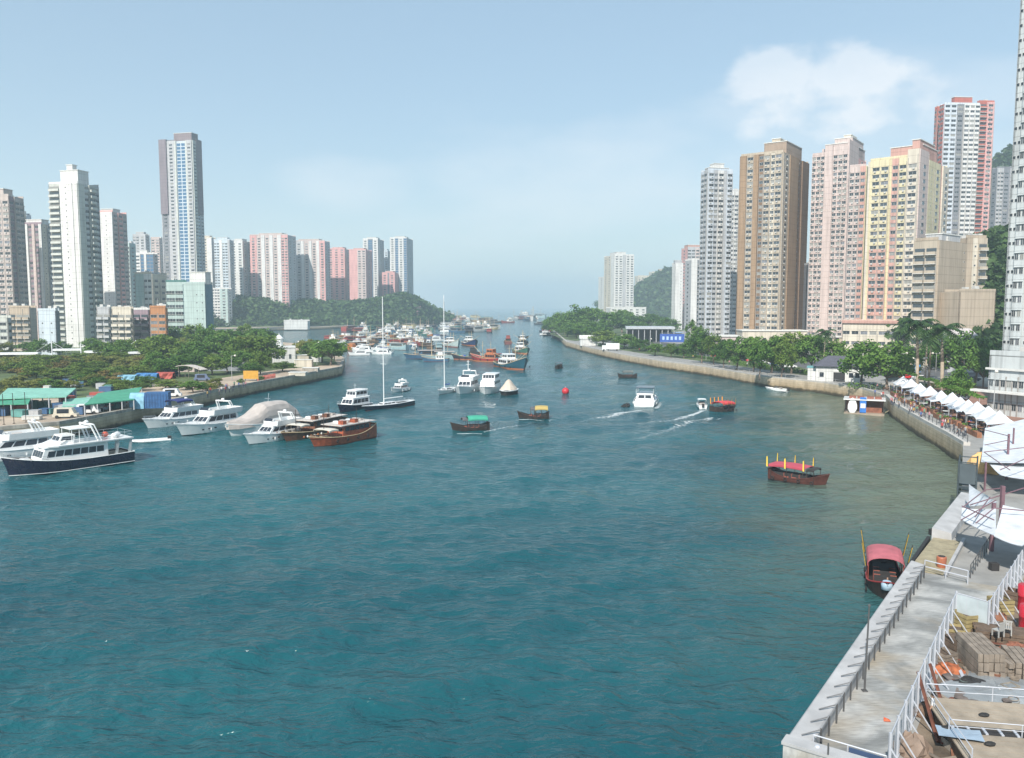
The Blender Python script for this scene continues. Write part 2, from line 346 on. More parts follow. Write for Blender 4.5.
# foreground deck edge, from the bend to the near end of the pier
deckEdge = [P(962,492,GZ+.95), P(933,528,GZ+.95), P(912,560,GZ+.95), P(786,741,GZ+.95)]
for q in deckEdge: q.z = 0
PIERN = deckEdge[-1]
ddir = (deckEdge[-2]-PIERN).normalized(); dn = Vector((ddir.y, -ddir.x, 0))   # dn points inland (right)
shoreR2 = list(reversed(shoreR))
poly = [PIERN]+[deckEdge[2], deckEdge[1], deckEdge[0]]+shoreR2
pe = PIERN+dn*60
o = land('land_right', list(reversed(poly))+[pe], [(180,10),(900,100),(1500,900),(1500,3500),(400,3500)], quay, pave)
capm = M('quay_coping', (.42,.40,.37), rough=.85, var=.15, scale=.6, bump=.3)
cap('quay_coping', 'long low concrete coping along the curving right bank', list(reversed(shoreR[2:-4])), -.9, .35, capm)
cap('quay_coping', 'grey coping on the leaning sea wall below the white restaurant tents', list(reversed(shoreR[-5:])), -1.0, .55, M('pale_coping', (.45,.43,.40), rough=.85, var=.12, scale=.6))
cap('quay_coping', 'weathered concrete coping along the left promontory edge', shoreL[1:9], .9, .35, conc)

# hills
def hill(name, ridge, basez, width, m, seed=1, nx=60, ny=18):
    """ridge: list of (px, D, ytop); a ridge line with slopes both ways"""
    b = MB(); secs = []; rr = random.Random(seed)
    pts = [(XD(px, D, yt), D, ZY(yt, D)) for px, D, yt in ridge]
    for i in range(nx+1):
        t = i/nx*(len(pts)-1); j = min(int(t), len(pts)-2); u = t-j
        p = [pts[j][k]*(1-u)+pts[j+1][k]*u for k in range(3)]; row = []
        for q in range(ny+1):
            s = q/ny*2-1; h = basez+(p[2]-basez)*(math.cos(s*math.pi)*.5+.5)
            if h > basez+1: h += rr.uniform(-1.2, 1.2)*min(1, (h-basez)/12)
            row.append((p[0]+rr.uniform(-2,2), p[1]+s*width, h))
        secs.append(row)
    b.loft(secs, m, caps=False); return structure(b, name, smooth=True), secs
hm = M('hill_scrub', (.065,.11,.035), rough=.95, var=.4, scale=.03)
lfH = leafmat('leaf_hill', (.016,.040,.012), (.036,.078,.022), (.07,.125,.035))
def woods(name, secs, n, size, seed, m, basez, thr=1.5):
    rr = random.Random(seed); V = []; F = []
    for _ in range(n):
        i = rr.randrange(len(secs)-1); j = rr.randrange(len(secs[0])//2+3); j = min(j, len(secs[0])-2)
        a = Vector(secs[i][j]); c = Vector(secs[i+1][j]); d = Vector(secs[i][j+1]); p = a+(c-a)*rr.random()+(d-a)*rr.random()
        if p.z < basez+thr: continue
        s = size*rr.uniform(.6, 1.3)
        for _ in range(7):
            o = p+Vector((rr.gauss(0,.5), rr.gauss(0,.5), rr.uniform(0,.75)))*s
            nrm = Vector((rr.gauss(0,1), rr.gauss(0,1), rr.gauss(.6,1))).normalized(); q = nrm.to_track_quat('Z','Y'); e = s*rr.uniform(.22,.42)
            k = len(V); V += [o+q@Vector((e,0,0)), o+q@Vector((0,e*.8,0)), o+q@Vector((-e,0,0)), o+q@Vector((0,-e*.8,0))]; F.append((k,k+1,k+2,k+3))
    me = bpy.data.meshes.new(name); me.from_pydata([tuple(v) for v in V], [], F); me.materials.append(m)
    ob = bpy.data.objects.new(name, me); COL.objects.link(ob); ob['kind'] = 'stuff'; return ob
_, s1 = hill('hill', [(170,820,306),(230,880,300),(300,930,303),(350,960,305),(382,980,302),(403,1000,296),(414,1010,300),(432,1080,311),(450,1150,319)], 2, 70, hm, 2)
woods('woodland', s1, 9000, 5.5, 3, lfH, 2)
_, s2 = hill('hill', [(600,1500,305),(640,1480,288),(668,1450,272),(690,1450,266),(740,1500,262)], 2, 170, hm, 5)
woods('woodland', s2, 3500, 9, 4, lfH, 2, 3)
_, s3 = hill('hill', [(930,760,290),(965,780,225),(985,790,185),(1004,800,158),(1040,800,135),(1120,800,110)], 2, 110, hm, 6)
woods('woodland', s3, 9000, 6.0, 5, lfH, 2, 3)
_, s4 = hill('hill', [(925,300,330),(965,310,290),(985,330,240),(1015,340,232),(1060,350,225)], 2, 52, hm, 9, 30, 14)
woods('woodland', s4, 5000, 3.6, 8, lfH, 2, 2)

# ---------------------------------------------------------------- towers
GL = [M('glass_dark', (.03,.036,.042), rough=.15, spec=.7), M('glass_mid', (.06,.075,.085), rough=.2, spec=.7), M('glass_curtain', (.25,.25,.23), rough=.35), M('glass_laundry', (.13,.14,.16), rough=.7, island=.5)]
GB = M('glass_blue', (.045,.12,.22), rough=.12, spec=.8)
frm = M('window_frame', (.55,.55,.53), rough=.5); acm = M('aircon_box', (.5,.5,.48), rough=.6); slab = M('balcony_slab', (.6,.6,.57), rough=.8, var=.1)
WT = {}
def wtemplate(kind, w, v, fh, wm):
    key = (kind, round(w, 1), v, wm.name if kind in 'bB' else '')
    if key in WT: return WT[key]
    b = MB(); g = GL[v]; h = 1.35; z = .95
    if kind in 'wa':
        b.box(-w/2, w/2, -.06, .0, z, z+h, frm)
        b.quad((-w/2+.07,-.075,z+.07), (-.03,-.075,z+.07), (-.03,-.075,z+h-.07), (-w/2+.07,-.075,z+h-.07), g)
        b.quad((.03,-.075,z+.07), (w/2-.07,-.075,z+.07), (w/2-.07,-.075,z+h-.07), (.03,-.075,z+h-.07), g)
        b.box(-w/2-.1, w/2+.1, -.3, 0, z+h+.04, z+h+.12, wm)
        if kind == 'a': b.box(.05 if v else -.75, .75 if v else -.05, -.5, -.05, z-.6, z-.1, acm)
    elif kind == 'd':
        b.box(-w/2, w/2, -.05, 0, z+.2, z+.2+w, frm); b.quad((-w/2+.06,-.065,z+.26), (w/2-.06,-.065,z+.26), (w/2-.06,-.065,z+.14+w), (-w/2+.06,-.065,z+.14+w), GL[0])
    elif kind == 'r':
        b.box(-w/2, w/2, -.06, 0, z-.1, z+h+.1, g); b.box(-w/2, w/2, -.5, 0, z-.24, z-.1, slab)
        b.box(-w/6-.04, -w/6+.04, -.09, 0, z-.1, z+h+.1, frm); b.box(w/6-.04, w/6+.04, -.09, 0, z-.1, z+h+.1, frm)
    elif kind == 'g':
        b.box(-w/2, w/2, -.06, 0, .5, fh-.25, GB)
    elif kind in 'bB':
        d = 1.1
        b.box(-w/2, w/2, -.05, 0, .2, 2.35, GL[1+min(v,1)]); b.box(-w/2, w/2, -d, 0, 0, .16, slab)
        b.box(-w/2, w/2, -d, -d+.12, .16, 1.1, wm); b.box(-w/2, -w/2+.12, -d+.12, -.06, .16, 1.1, wm); b.box(w/2-.12, w/2, -d+.12, -.06, .16, 1.1, wm)
    WT[key] = [b, None]; return WT[key]
pipem = M('drain_pipe', (.30,.28,.26), rough=.8)
class Tow: pass
TOWERS = []
def tower(name, label, cat, px, side, D, th, ytop, front, sidef, core, zb=GZ, fh=2.9, detail=1, roofs=(), group=None, other=None, maxdep=40, seed=0):
    pl, pc, pr = px; th = R(th); u = Vector((math.cos(th), math.sin(th))); v = Vector((-math.sin(th), math.cos(th)))
    py_ = max(ytop, 100)+12 if (px[0] < 512 or side == 'T') else 330
    def rd(p):
        d = ray(p, py_); return Vector((d.x, d.y)).normalized()
    c0 = rd(pc); c = c0*(D/c0.y)
    def hit(o, d, p):
        r = rd(p); den = d.x*r.y-d.y*r.x
        if abs(den) < 1e-4: return 15.
        return abs((o.x*r.y-o.y*r.x)/den)
    if side == 'R':
        Wd = hit(c, u, pl); Dp = min(hit(c, v, pr), maxdep) if pr > pc else 14; org = c-u*Wd
    else:
        Wd = hit(c, u, pr); Dp = min(hit(c, v, pl), maxdep) if pl < pc else 14; org = c
    if pr <= pc and side == 'R': Dp = min(Wd*.9, 22)
    if pl >= pc and side == 'L': Dp = min(Wd*.9, 22)
    H = ZY(ytop, D)-zb; nf = max(2, int(H/fh)); rr = random.Random(seed+int(px[0]*7))
    root = thing(name, label, cat, (org.x, org.y, zb), th, group)
    b = MB(); b.box(.15, Wd-.15, .15, Dp-.15, -2, H-.2, core)
    wins = []
    def face(bays, Wf, orgf, rot, depth):
        if not bays: return
        tot = sum(k[0] for k in bays); x = 0; T = Matrix.Translation(Vector((*orgf, 0))) @ Matrix.Rotation(rot, 4, 'Z')
        for k in bays:
            w = k[0]/tot*Wf; dy, m, n, kind = k[1:5]; ht = H+(k[5] if len(k) > 5 else 0)
            x0, x1 = x, x+w; x += w
            b.T = T; b.box(x0+(.02 if x0 > 0 else 0), x1, -dy, depth, -2, ht, m)
            low = k[6] if len(k) > 6 else None
            if low: b.box(x0+.05, x1-.03, -dy-.05, -dy+.1, -1.5, H*low[0], low[1])
            b.T = None
            if n and kind in 'wab' and D < 620:
                b.T = T; pm_ = pipem
                for q in range(n+1):
                    xx = min(max(x0+w/n*q, x0+.3), x1-.3)
                    if rr.random() < .6: b.box(xx-.09, xx+.09, -dy-.16, -dy, 0, ht-rr.uniform(0,6), pm_)
                b.T = None
            if not n or not kind: continue
            s = w/n
            for fl in range(nf):
                for q in range(n):
                    if kind in 'wa': ww = min(.78*s, 3.0)
                    elif kind == 'd': ww = .7
                    elif kind == 'r': ww = .92*s
                    elif kind == 'g': ww = .8*s
                    else: ww = .86*s
                    vi = rr.choice((0,0,0,0,1,1,1,2,2,3)) if kind in 'wa' else rr.choice((0,0,1))
                    loc = T @ Vector((x0+s*(q+.5), -dy-(.051 if low and fl*fh < H*low[0] else 0), fl*fh+(.35 if kind == 'g' else .1)))
                    wins.append((kind, ww, vi, m, loc, rot))
    face(front, Wd, (0,0), 0, .4)
    other = other if other is not None else sidef
    fR, fL = (sidef, other) if side == 'R' else (other, sidef)
    face(fR, Dp, (Wd,0), math.pi/2, .4); face(fL, Dp, (0,Dp), -math.pi/2, .4)
    for r_ in roofs:
        x0, x1, y0, y1, h, m = r_
        rb = MB(); rb.box(x0*Wd, x1*Wd, y0*Dp, y1*Dp, H-.3, H+h, m)
        rb.box(x0*Wd-.25, x1*Wd+.25, y0*Dp-.25, y1*Dp+.25, H+h+.003, H+h+.35, slab) if h > 1.5 else None
        rb.build('roof_housing', root)
    rb = MB(); t_ = .25
    rb.box(.3, Wd-.3, .3, Dp-.3, H-.19, H+.1, conc); rb.box(0, Wd, .05, .05+t_, H+.103, H+1.1, core); rb.box(0, Wd, Dp-t_, Dp, H+.103, H+1.1, core)
    for q in range(3):
        xx = rr.uniform(.15, .8)*Wd; yy = rr.uniform(.2, .7)*Dp; rb.box(xx, xx+1.6, yy, yy+1.6, H+.103, H+rr.uniform(1.2, 2.2), acm)
    if rr.random() < .7: xx = rr.uniform(.3, .7)*Wd; rb.tube((xx, Dp*.4, H), (xx, Dp*.4, H+rr.uniform(3,6)), .06, frm, 4)
    rb.build('roof', root)
    b.build('wall', root)
    if detail == 1:
        wins.sort(key=lambda k: (-round(k[4].z, 2), k[4].y)); main = wins[:100]; rest = wins[100:]
        for kind, ww, vi, m, loc, rot in main:
            t = wtemplate(kind, ww, vi, fh, m)
            if t[1] is None: t[1] = t[0].mesh('window')
            inst(t[1], 'balcony' if kind == 'b' else 'window', root, loc, rot)
    else: rest = wins
    if rest:
        sb = MB()
        for kind, ww, vi, m, loc, rot in rest:
            t = wtemplate(kind, ww, vi, fh, m)[0]; T = Matrix.Translation(loc) @ Matrix.Rotation(rot, 4, 'Z'); n = len(sb.v)
            sb.v.extend(tuple(T @ Vector(q)) for q in t.v); mp = [sb.mi(z) for z in t.mats]
            sb.f.extend(tuple(i+n for i in f) for f in t.f); sb.m.extend(mp[i] for i in t.m)
        if detail == 1: sb.build('window', root, kind='stuff')
        else: sb.build('window_rows', root, kind='stuff')
    t = Tow(); t.root = root; t.W = Wd; t.D = Dp; t.H = H; t.org = org; t.u = u; t.v = v
    return t
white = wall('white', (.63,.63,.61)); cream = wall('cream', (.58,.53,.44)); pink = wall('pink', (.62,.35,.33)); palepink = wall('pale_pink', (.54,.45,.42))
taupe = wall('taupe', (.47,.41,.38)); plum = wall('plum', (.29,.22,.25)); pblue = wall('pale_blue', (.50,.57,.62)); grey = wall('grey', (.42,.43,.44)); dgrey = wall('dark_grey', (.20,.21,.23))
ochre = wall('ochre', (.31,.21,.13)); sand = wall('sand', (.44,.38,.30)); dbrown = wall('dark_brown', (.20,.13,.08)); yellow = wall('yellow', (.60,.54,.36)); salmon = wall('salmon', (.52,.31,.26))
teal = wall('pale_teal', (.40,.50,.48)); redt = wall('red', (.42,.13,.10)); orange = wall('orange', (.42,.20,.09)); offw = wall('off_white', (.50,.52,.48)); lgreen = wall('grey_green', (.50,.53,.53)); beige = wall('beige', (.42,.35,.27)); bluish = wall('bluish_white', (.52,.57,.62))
gG = 'tall apartment towers on the left bank'; gR = 'apartment towers on the right bank'; gF = 'distant pink and white tower blocks'
def st(*a): return a
# left bank
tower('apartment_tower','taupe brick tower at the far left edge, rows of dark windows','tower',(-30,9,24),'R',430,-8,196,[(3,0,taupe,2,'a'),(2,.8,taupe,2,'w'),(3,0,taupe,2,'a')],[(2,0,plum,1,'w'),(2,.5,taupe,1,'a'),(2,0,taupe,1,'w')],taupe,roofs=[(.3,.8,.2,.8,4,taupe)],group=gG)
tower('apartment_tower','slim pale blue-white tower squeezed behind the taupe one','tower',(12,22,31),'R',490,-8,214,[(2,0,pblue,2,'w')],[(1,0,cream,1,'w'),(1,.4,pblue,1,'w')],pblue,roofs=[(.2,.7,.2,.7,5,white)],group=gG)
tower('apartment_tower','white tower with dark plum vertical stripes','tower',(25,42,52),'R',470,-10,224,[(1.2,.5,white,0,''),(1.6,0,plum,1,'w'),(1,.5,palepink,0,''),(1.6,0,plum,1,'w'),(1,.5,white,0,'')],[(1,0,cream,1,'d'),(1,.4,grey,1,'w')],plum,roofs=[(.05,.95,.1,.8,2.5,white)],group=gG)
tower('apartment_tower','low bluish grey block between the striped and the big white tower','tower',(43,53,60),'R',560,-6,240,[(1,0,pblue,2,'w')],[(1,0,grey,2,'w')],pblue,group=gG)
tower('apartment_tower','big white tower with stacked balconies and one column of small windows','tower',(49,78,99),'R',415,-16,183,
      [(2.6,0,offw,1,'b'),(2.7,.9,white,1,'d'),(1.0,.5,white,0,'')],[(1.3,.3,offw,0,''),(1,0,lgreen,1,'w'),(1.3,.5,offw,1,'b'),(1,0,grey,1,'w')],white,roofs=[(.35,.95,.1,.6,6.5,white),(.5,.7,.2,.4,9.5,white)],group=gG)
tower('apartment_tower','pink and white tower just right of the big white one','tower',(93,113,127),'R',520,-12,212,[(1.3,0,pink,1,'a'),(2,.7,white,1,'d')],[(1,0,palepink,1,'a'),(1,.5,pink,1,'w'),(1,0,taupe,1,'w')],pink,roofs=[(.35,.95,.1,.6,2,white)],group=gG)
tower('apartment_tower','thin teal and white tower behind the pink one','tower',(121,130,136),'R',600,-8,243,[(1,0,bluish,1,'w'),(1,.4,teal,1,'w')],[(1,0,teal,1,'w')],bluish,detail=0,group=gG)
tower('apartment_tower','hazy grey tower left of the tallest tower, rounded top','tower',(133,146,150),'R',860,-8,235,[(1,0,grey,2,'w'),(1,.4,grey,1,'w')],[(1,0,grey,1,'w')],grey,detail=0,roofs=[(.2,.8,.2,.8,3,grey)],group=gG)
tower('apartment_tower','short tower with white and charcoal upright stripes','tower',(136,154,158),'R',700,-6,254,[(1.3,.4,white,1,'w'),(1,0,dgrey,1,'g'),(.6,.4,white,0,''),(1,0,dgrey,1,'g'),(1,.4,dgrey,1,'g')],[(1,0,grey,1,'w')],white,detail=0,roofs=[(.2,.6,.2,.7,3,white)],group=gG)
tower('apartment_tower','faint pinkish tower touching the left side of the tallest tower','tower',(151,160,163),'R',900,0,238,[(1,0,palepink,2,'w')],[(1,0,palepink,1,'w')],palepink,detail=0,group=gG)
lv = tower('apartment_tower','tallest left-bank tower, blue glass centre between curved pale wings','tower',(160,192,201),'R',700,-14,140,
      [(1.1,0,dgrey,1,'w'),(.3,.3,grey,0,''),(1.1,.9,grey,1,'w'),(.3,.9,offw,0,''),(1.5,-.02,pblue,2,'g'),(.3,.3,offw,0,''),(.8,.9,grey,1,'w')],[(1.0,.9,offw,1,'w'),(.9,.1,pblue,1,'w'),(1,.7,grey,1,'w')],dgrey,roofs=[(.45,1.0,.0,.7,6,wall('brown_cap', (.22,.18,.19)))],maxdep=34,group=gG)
k = MB()
for x0, x1, y0, y1 in ((-.2,lv.W*.22,-.2,6),(lv.W+.9,lv.W+1.3,lv.D*.45,lv.D*.95)): k.box(x0, x1, y0-1.2, y1, lv.H*.62, lv.H+1.5, wall('brown_cap2', (.20,.17,.19)))
k.build('cladding', lv.root)
# midground low buildings, left
tower('office_building','cream office block with dark square windows in front of the tallest tower','office block',(135,152,167),'R',455,-12,274,[(1.2,0,teal,0,''),(1,.3,white,2,'w')],[(1,.3,cream,1,'w'),(1,.0,cream,1,'w')],cream,fh=3.3)
tower('office_building','green glass office block with pale floor bands','office block',(166,184,187),'R',450,-6,282,[(1,0,teal,2,'r')],[(1,0,teal,1,'r')],M('green_glass', (.05,.16,.15), rough=.15, spec=.8),fh=3.8)
tower('office_building','pale teal windowless block with a white plant room on top','office block',(183,205,213),'R',430,-14,284,[(1,0,teal,0,''),(1,.02,teal,2,'d')],[(1,.0,M('navy_panel', (.05,.14,.20), rough=.3),0,'')],teal,fh=4.2,roofs=[(.3,1.0,.1,.8,6,white)])
tower('tenement_building','off-white low block at the far left shore','tenement',(-20,8,12),'R',345,-6,318,[(1,0,offw,3,'w')],[(1,0,grey,1,'w')],offw,detail=0)
tower('tenement_building','brown-beige low block beside the pale blue gable','tenement',(9,30,37),'R',380,-6,308,[(1,0,beige,3,'b')],[(1,0,taupe,0,'')],beige,detail=0)
tower('warehouse','pale blue blank gable wall with small openings','warehouse',(38,56,60),'R',350,-14,311,[(1,0,pblue,2,'d')],[(1,0,dgrey,0,'')],pblue,fh=4)
tower('tenement_building','shabby grey tenement with projecting balconies right of the big white tower','tenement',(97,110,112),'R',390,-6,309,[(1,0,grey,2,'b')],[(1,0,taupe,1,'w')],grey)
tower('tenement_building','cream tenement with four rows of broad balconies','tenement',(112,132,134),'R',370,-8,309,[(1,0,cream,3,'b')],[(1,0,sand,1,'w')],cream)
tower('tenement_building','plum and white banded tenement between the cream and orange blocks','tenement',(133,149,151),'R',380,-6,310,[(1,0,plum,2,'b')],[(1,0,plum,0,'')],white)
tower('tenement_building','bright orange low block above the trees','tenement',(150,166,168),'R',375,-6,308,[(1,0,orange,2,'w')],[(1,0,orange,1,'w')],orange)
# behind the headland
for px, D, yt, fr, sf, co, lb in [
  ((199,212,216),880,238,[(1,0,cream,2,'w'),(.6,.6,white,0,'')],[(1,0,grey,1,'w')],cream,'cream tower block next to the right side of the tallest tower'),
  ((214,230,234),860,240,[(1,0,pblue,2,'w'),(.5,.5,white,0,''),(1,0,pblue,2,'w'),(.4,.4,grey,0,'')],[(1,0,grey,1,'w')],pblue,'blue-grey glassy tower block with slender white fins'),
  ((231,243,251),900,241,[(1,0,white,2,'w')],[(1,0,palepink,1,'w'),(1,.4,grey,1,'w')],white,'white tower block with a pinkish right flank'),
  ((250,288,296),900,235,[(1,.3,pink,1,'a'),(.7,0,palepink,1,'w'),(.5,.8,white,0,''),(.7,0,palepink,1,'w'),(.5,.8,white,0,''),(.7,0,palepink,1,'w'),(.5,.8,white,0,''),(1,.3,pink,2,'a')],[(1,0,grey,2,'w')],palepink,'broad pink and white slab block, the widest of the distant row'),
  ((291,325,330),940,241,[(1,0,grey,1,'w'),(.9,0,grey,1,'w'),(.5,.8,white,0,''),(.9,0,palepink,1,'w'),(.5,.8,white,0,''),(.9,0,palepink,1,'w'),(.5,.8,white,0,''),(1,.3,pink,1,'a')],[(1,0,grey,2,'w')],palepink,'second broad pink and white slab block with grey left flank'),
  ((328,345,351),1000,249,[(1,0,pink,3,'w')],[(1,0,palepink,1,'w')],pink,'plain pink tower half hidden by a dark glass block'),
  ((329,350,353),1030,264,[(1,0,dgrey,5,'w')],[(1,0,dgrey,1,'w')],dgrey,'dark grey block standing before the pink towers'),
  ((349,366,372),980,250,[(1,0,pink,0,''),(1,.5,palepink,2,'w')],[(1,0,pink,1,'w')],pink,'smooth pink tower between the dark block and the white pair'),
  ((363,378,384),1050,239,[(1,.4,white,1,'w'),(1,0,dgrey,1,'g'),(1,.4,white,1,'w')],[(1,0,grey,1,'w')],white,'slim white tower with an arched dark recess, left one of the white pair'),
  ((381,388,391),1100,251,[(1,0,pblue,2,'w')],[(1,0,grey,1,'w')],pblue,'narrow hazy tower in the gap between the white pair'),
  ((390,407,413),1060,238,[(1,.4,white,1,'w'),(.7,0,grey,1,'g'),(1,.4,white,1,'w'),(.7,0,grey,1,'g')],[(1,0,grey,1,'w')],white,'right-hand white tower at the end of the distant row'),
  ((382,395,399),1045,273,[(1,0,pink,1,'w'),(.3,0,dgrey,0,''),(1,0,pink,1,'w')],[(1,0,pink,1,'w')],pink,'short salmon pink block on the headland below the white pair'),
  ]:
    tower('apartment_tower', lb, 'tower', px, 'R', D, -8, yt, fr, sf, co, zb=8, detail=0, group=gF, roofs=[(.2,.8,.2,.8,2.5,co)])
tower('podium_building','low white and green building under the blue-grey towers','building',(212,228,232),'R',830,-5,289,[(1,0,white,3,'w'),(1,0,teal,1,'w')],[(1,0,white,1,'w')],white,zb=6,detail=0)
tower('building','small square pinkish building low on the headland slope','building',(409,418,421),'R',985,-5,307,[(1,0,pink,2,'w')],[(1,0,pink,1,'w')],pink,zb=3,detail=0)
tower('building','long low white roofed building at the foot of the wooded headland','building',(284,308,310),'R',800,5,321,[(1,0,white,0,'')],[(1,0,white,0,'')],white,zb=3,detail=0)
# far right bank
gH = 'distant buildings of the right bank'
tower('apartment_tower','tall bright white tower standing alone beyond the wooded point','tower',(603,614,633),'L',1000,12,255,[(1.2,.5,white,2,'w'),(.5,0,grey,0,''),(1.2,.5,white,2,'w')],[(1,0,cream,2,'w'),(.5,.5,white,0,'')],white,detail=0,group=gH,roofs=[(.2,.7,.2,.8,4,white)])
tower('apartment_tower','small hazy tower peeking out left of the lone white tower','tower',(598,604,609),'L',1150,10,277,[(1,0,white,2,'w')],[(1,0,white,1,'w')],white,detail=0,group=gH)
tower('podium_building','white podium at the foot of the lone white tower','building',(606,610,646),'L',960,6,308,[(1,0,white,6,'w')],[(1,0,white,1,'w')],white,detail=0,group=gH)
tower('apartment_tower','faint beige slab on the hill right of the lone tower','tower',(634,637,650),'L',1600,6,276,[(1,0,cream,4,'w')],[(1,0,cream,1,'w')],cream,detail=0,group=gH,zb=12)
tower('apartment_tower','faint beige stepped block high on the distant hill','tower',(648,651,663),'L',1650,6,272,[(1,0,cream,3,'w'),(1,.5,sand,2,'w',6)],[(1,0,cream,1,'w')],cream,detail=0,group=gH,zb=25)
tower('apartment_tower','narrow plain white tower at the left end of the near right row','tower',(671,674,682),'L',720,8,264,[(1,0,white,0,''),(1,.02,white,1,'d')],[(1,0,white,0,'')],white,detail=0,group=gR,roofs=[(.1,.9,.2,.8,3,grey)])
tower('apartment_tower','pinkish grey tower with a salmon top behind the white frames','tower',(680,686,702),'L',760,8,248,[(1,0,grey,2,'w'),(1,.4,palepink,2,'w')],[(1,0,pink,1,'w')],grey,detail=0,group=gR,roofs=[(.1,.9,.2,.8,3,salmon)])
tower('apartment_tower','grey block with white upright frames below the slim white tower','tower',(684,690,704),'L',600,8,260,[(1,.5,white,0,''),(1,0,dgrey,2,'b'),(.4,.5,white,0,'')],[(1,0,grey,1,'w')],white,detail=0,group=gR)
tower('apartment_tower','tall light grey tower with closely spaced windows left of the brown tower','tower',(698,705,729),'L',470,14,170,[(1,.4,bluish,1,'a'),(.7,0,grey,1,'w'),(1,.4,white,1,'a'),(.5,0,grey,0,''),(1,.4,bluish,1,'a')],[(1,0,bluish,1,'a'),(1,.4,grey,1,'w')],bluish,group=gR,roofs=[(.1,.9,.2,.8,1.6,grey),(.3,.7,.2,.8,4,white)])
tower('apartment_tower','whitish tower showing in the gap between the grey and brown towers','tower',(724,727,740),'L',540,10,191,[(1,0,white,2,'a'),(.5,.4,cream,0,'')],[(1,0,white,1,'w')],white,group=gR)
tower('apartment_tower','big brown and cream tower with ochre corner strips','tower',(737,778,806),'R',395,-36,152,
      [(1.1,.9,ochre,0,''),(1.3,.2,sand,1,'a'),(.9,.9,ochre,0,''),(.9,0,dbrown,1,'w'),(1.2,.5,sand,1,'a'),(.8,0,cream,1,'a'),(1.3,.6,sand,1,'a')],
      [(1,.4,sand,1,'a'),(1.5,.8,ochre,0,''),(.8,0,dbrown,1,'d'),(1.2,.6,dbrown,0,'')],sand,group=gR,roofs=[(.45,.98,.15,.75,6,wall('roofbrown', (.33,.25,.19))),(.6,.8,.2,.5,8,sand)])
tower('apartment_tower','dark grey slim block wedged right of the brown tower','tower',(802,805,810),'L',420,0,265,[(1,0,dgrey,0,'')],[(1,0,dgrey,0,'')],dgrey,detail=0,group=gR)  # walls plain dark grey on every face
tower('apartment_tower','pale pink tower with small dense windows and a stepped top','tower',(807,842,860),'R',400,-36,152,
      [(1.6,.3,palepink,3,'a'),(1.0,.8,palepink,0,'',4),(1.8,.3,palepink,3,'a',3)],[(1,.5,palepink,0,'',6),(1,0,pink,1,'w')],palepink,fh=2.75,group=gR,roofs=[(.3,1,.1,.9,5,palepink),(.5,1.0,.2,.8,8,palepink),(.7,.9,.3,.6,10,cream)])
tower('apartment_tower','narrow pink and cream tower joined to the yellow block','tower',(844,860,868),'R',375,-34,166,[(1.6,.3,palepink,2,'a'),(.8,.6,salmon,1,'w')],[(1,.3,yellow,0,''),(1,0,salmon,0,'')],palepink,group=gR)
yb = tower('apartment_tower','wide yellow and salmon block with a flat salmon roof','tower',(864,912,951),'R',335,-42,156,
      [(.3,.1,yellow,0,''),(2.1,.7,yellow,2,'a',0,(.55,salmon)),(.3,.1,yellow,0,''),(.8,.4,salmon,1,'w'),(1.0,.5,yellow,1,'a'),(1.3,.7,cream,1,'a',3)],
      [(1.4,.4,palepink,1,'w',3),(.9,.6,yellow,1,'d'),(1.1,.6,yellow,1,'w'),(.4,.2,salmon,0,''),(1.0,.8,cream,1,'a')],yellow,group=gR,roofs=[(.35,1.0,.1,.6,5,salmon),(.85,1.0,.0,.5,6.5,salmon)])
tower('podium_building','cream three-storey podium with salmon bands under the yellow block','building',(842,915,930),'R',322,-34,323,[(1,0,cream,8,'w')],[(1,0,palepink,2,'w')],cream,fh=4.2,roofs=[(0,1,-.02,.98,.9,salmon)])
tower('apartment_block','beige older block with full-width balconies and a blank concrete flank','apartment block',(911,934,964),'R',285,-50,240,
      [(1,.2,sand,2,'b')],[(2.4,.5,beige,0,''),(1,.3,beige,1,'d')],beige,fh=3.2,roofs=[(.2,.9,.2,.8,2.4,grey)])
tower('apartment_block','beige wing with a tall stair window behind the balcony block','apartment block',(950,962,982),'L',300,8,238,[(1,.0,beige,0,''),(.8,.3,cream,1,'d'),(1.4,.6,sand,1,'b')],[(1,0,beige,0,'')],beige,fh=3.4)
tower('school_building','low blank beige wing with a glazed top floor','building',(936,958,994),'L',278,12,292,[(1,0,beige,0,'')],[(1,0,beige,0,'')],beige,fh=3.4,maxdep=24)
tower('apartment_tower','white tower with red flanks and a red cap, high behind the beige block','tower',(930,934,969),'L',520,4,104,
      [(1.5,.5,bluish,2,'w'),(.9,0,dgrey,1,'w'),(1.9,.5,white,3,'w')],[(1,.2,redt,2,'w')],bluish,group=gR,roofs=[(.3,.8,.2,.9,4.5,redt)],other=[(1,.2,redt,2,'w')])
tower('apartment_tower','red flank wing on the right of the white and red tower','tower',(966,968,983),'L',530,4,102,[(1,.2,redt,1,'b'),(1,.4,pink,1,'a')],[(1,0,redt,1,'w')],redt,group=gR)
tower('apartment_tower','red flank wing on the left of the white and red tower','tower',(925,927,934),'L',535,4,108,[(1,.2,redt,1,'a')],[(1,0,redt,1,'w')],redt,detail=0,group=gR)
tower('apartment_tower','dark grey tower below the hillside, right of the red flank','tower',(984,989,1008),'L',600,4,168,[(1,.4,grey,2,'w'),(1,0,dgrey,1,'w'),(1,.4,grey,2,'w')],[(1,0,dgrey,1,'w')],dgrey,detail=0,group=gR,zb=30)
tower('apartment_tower','red and pink sliver of a tower beside the right edge','tower',(1006,1009,1030),'L',480,4,120,[(1,.4,redt,2,'a')],[(1,0,pink,1,'w')],redt,detail=0,group=gR)
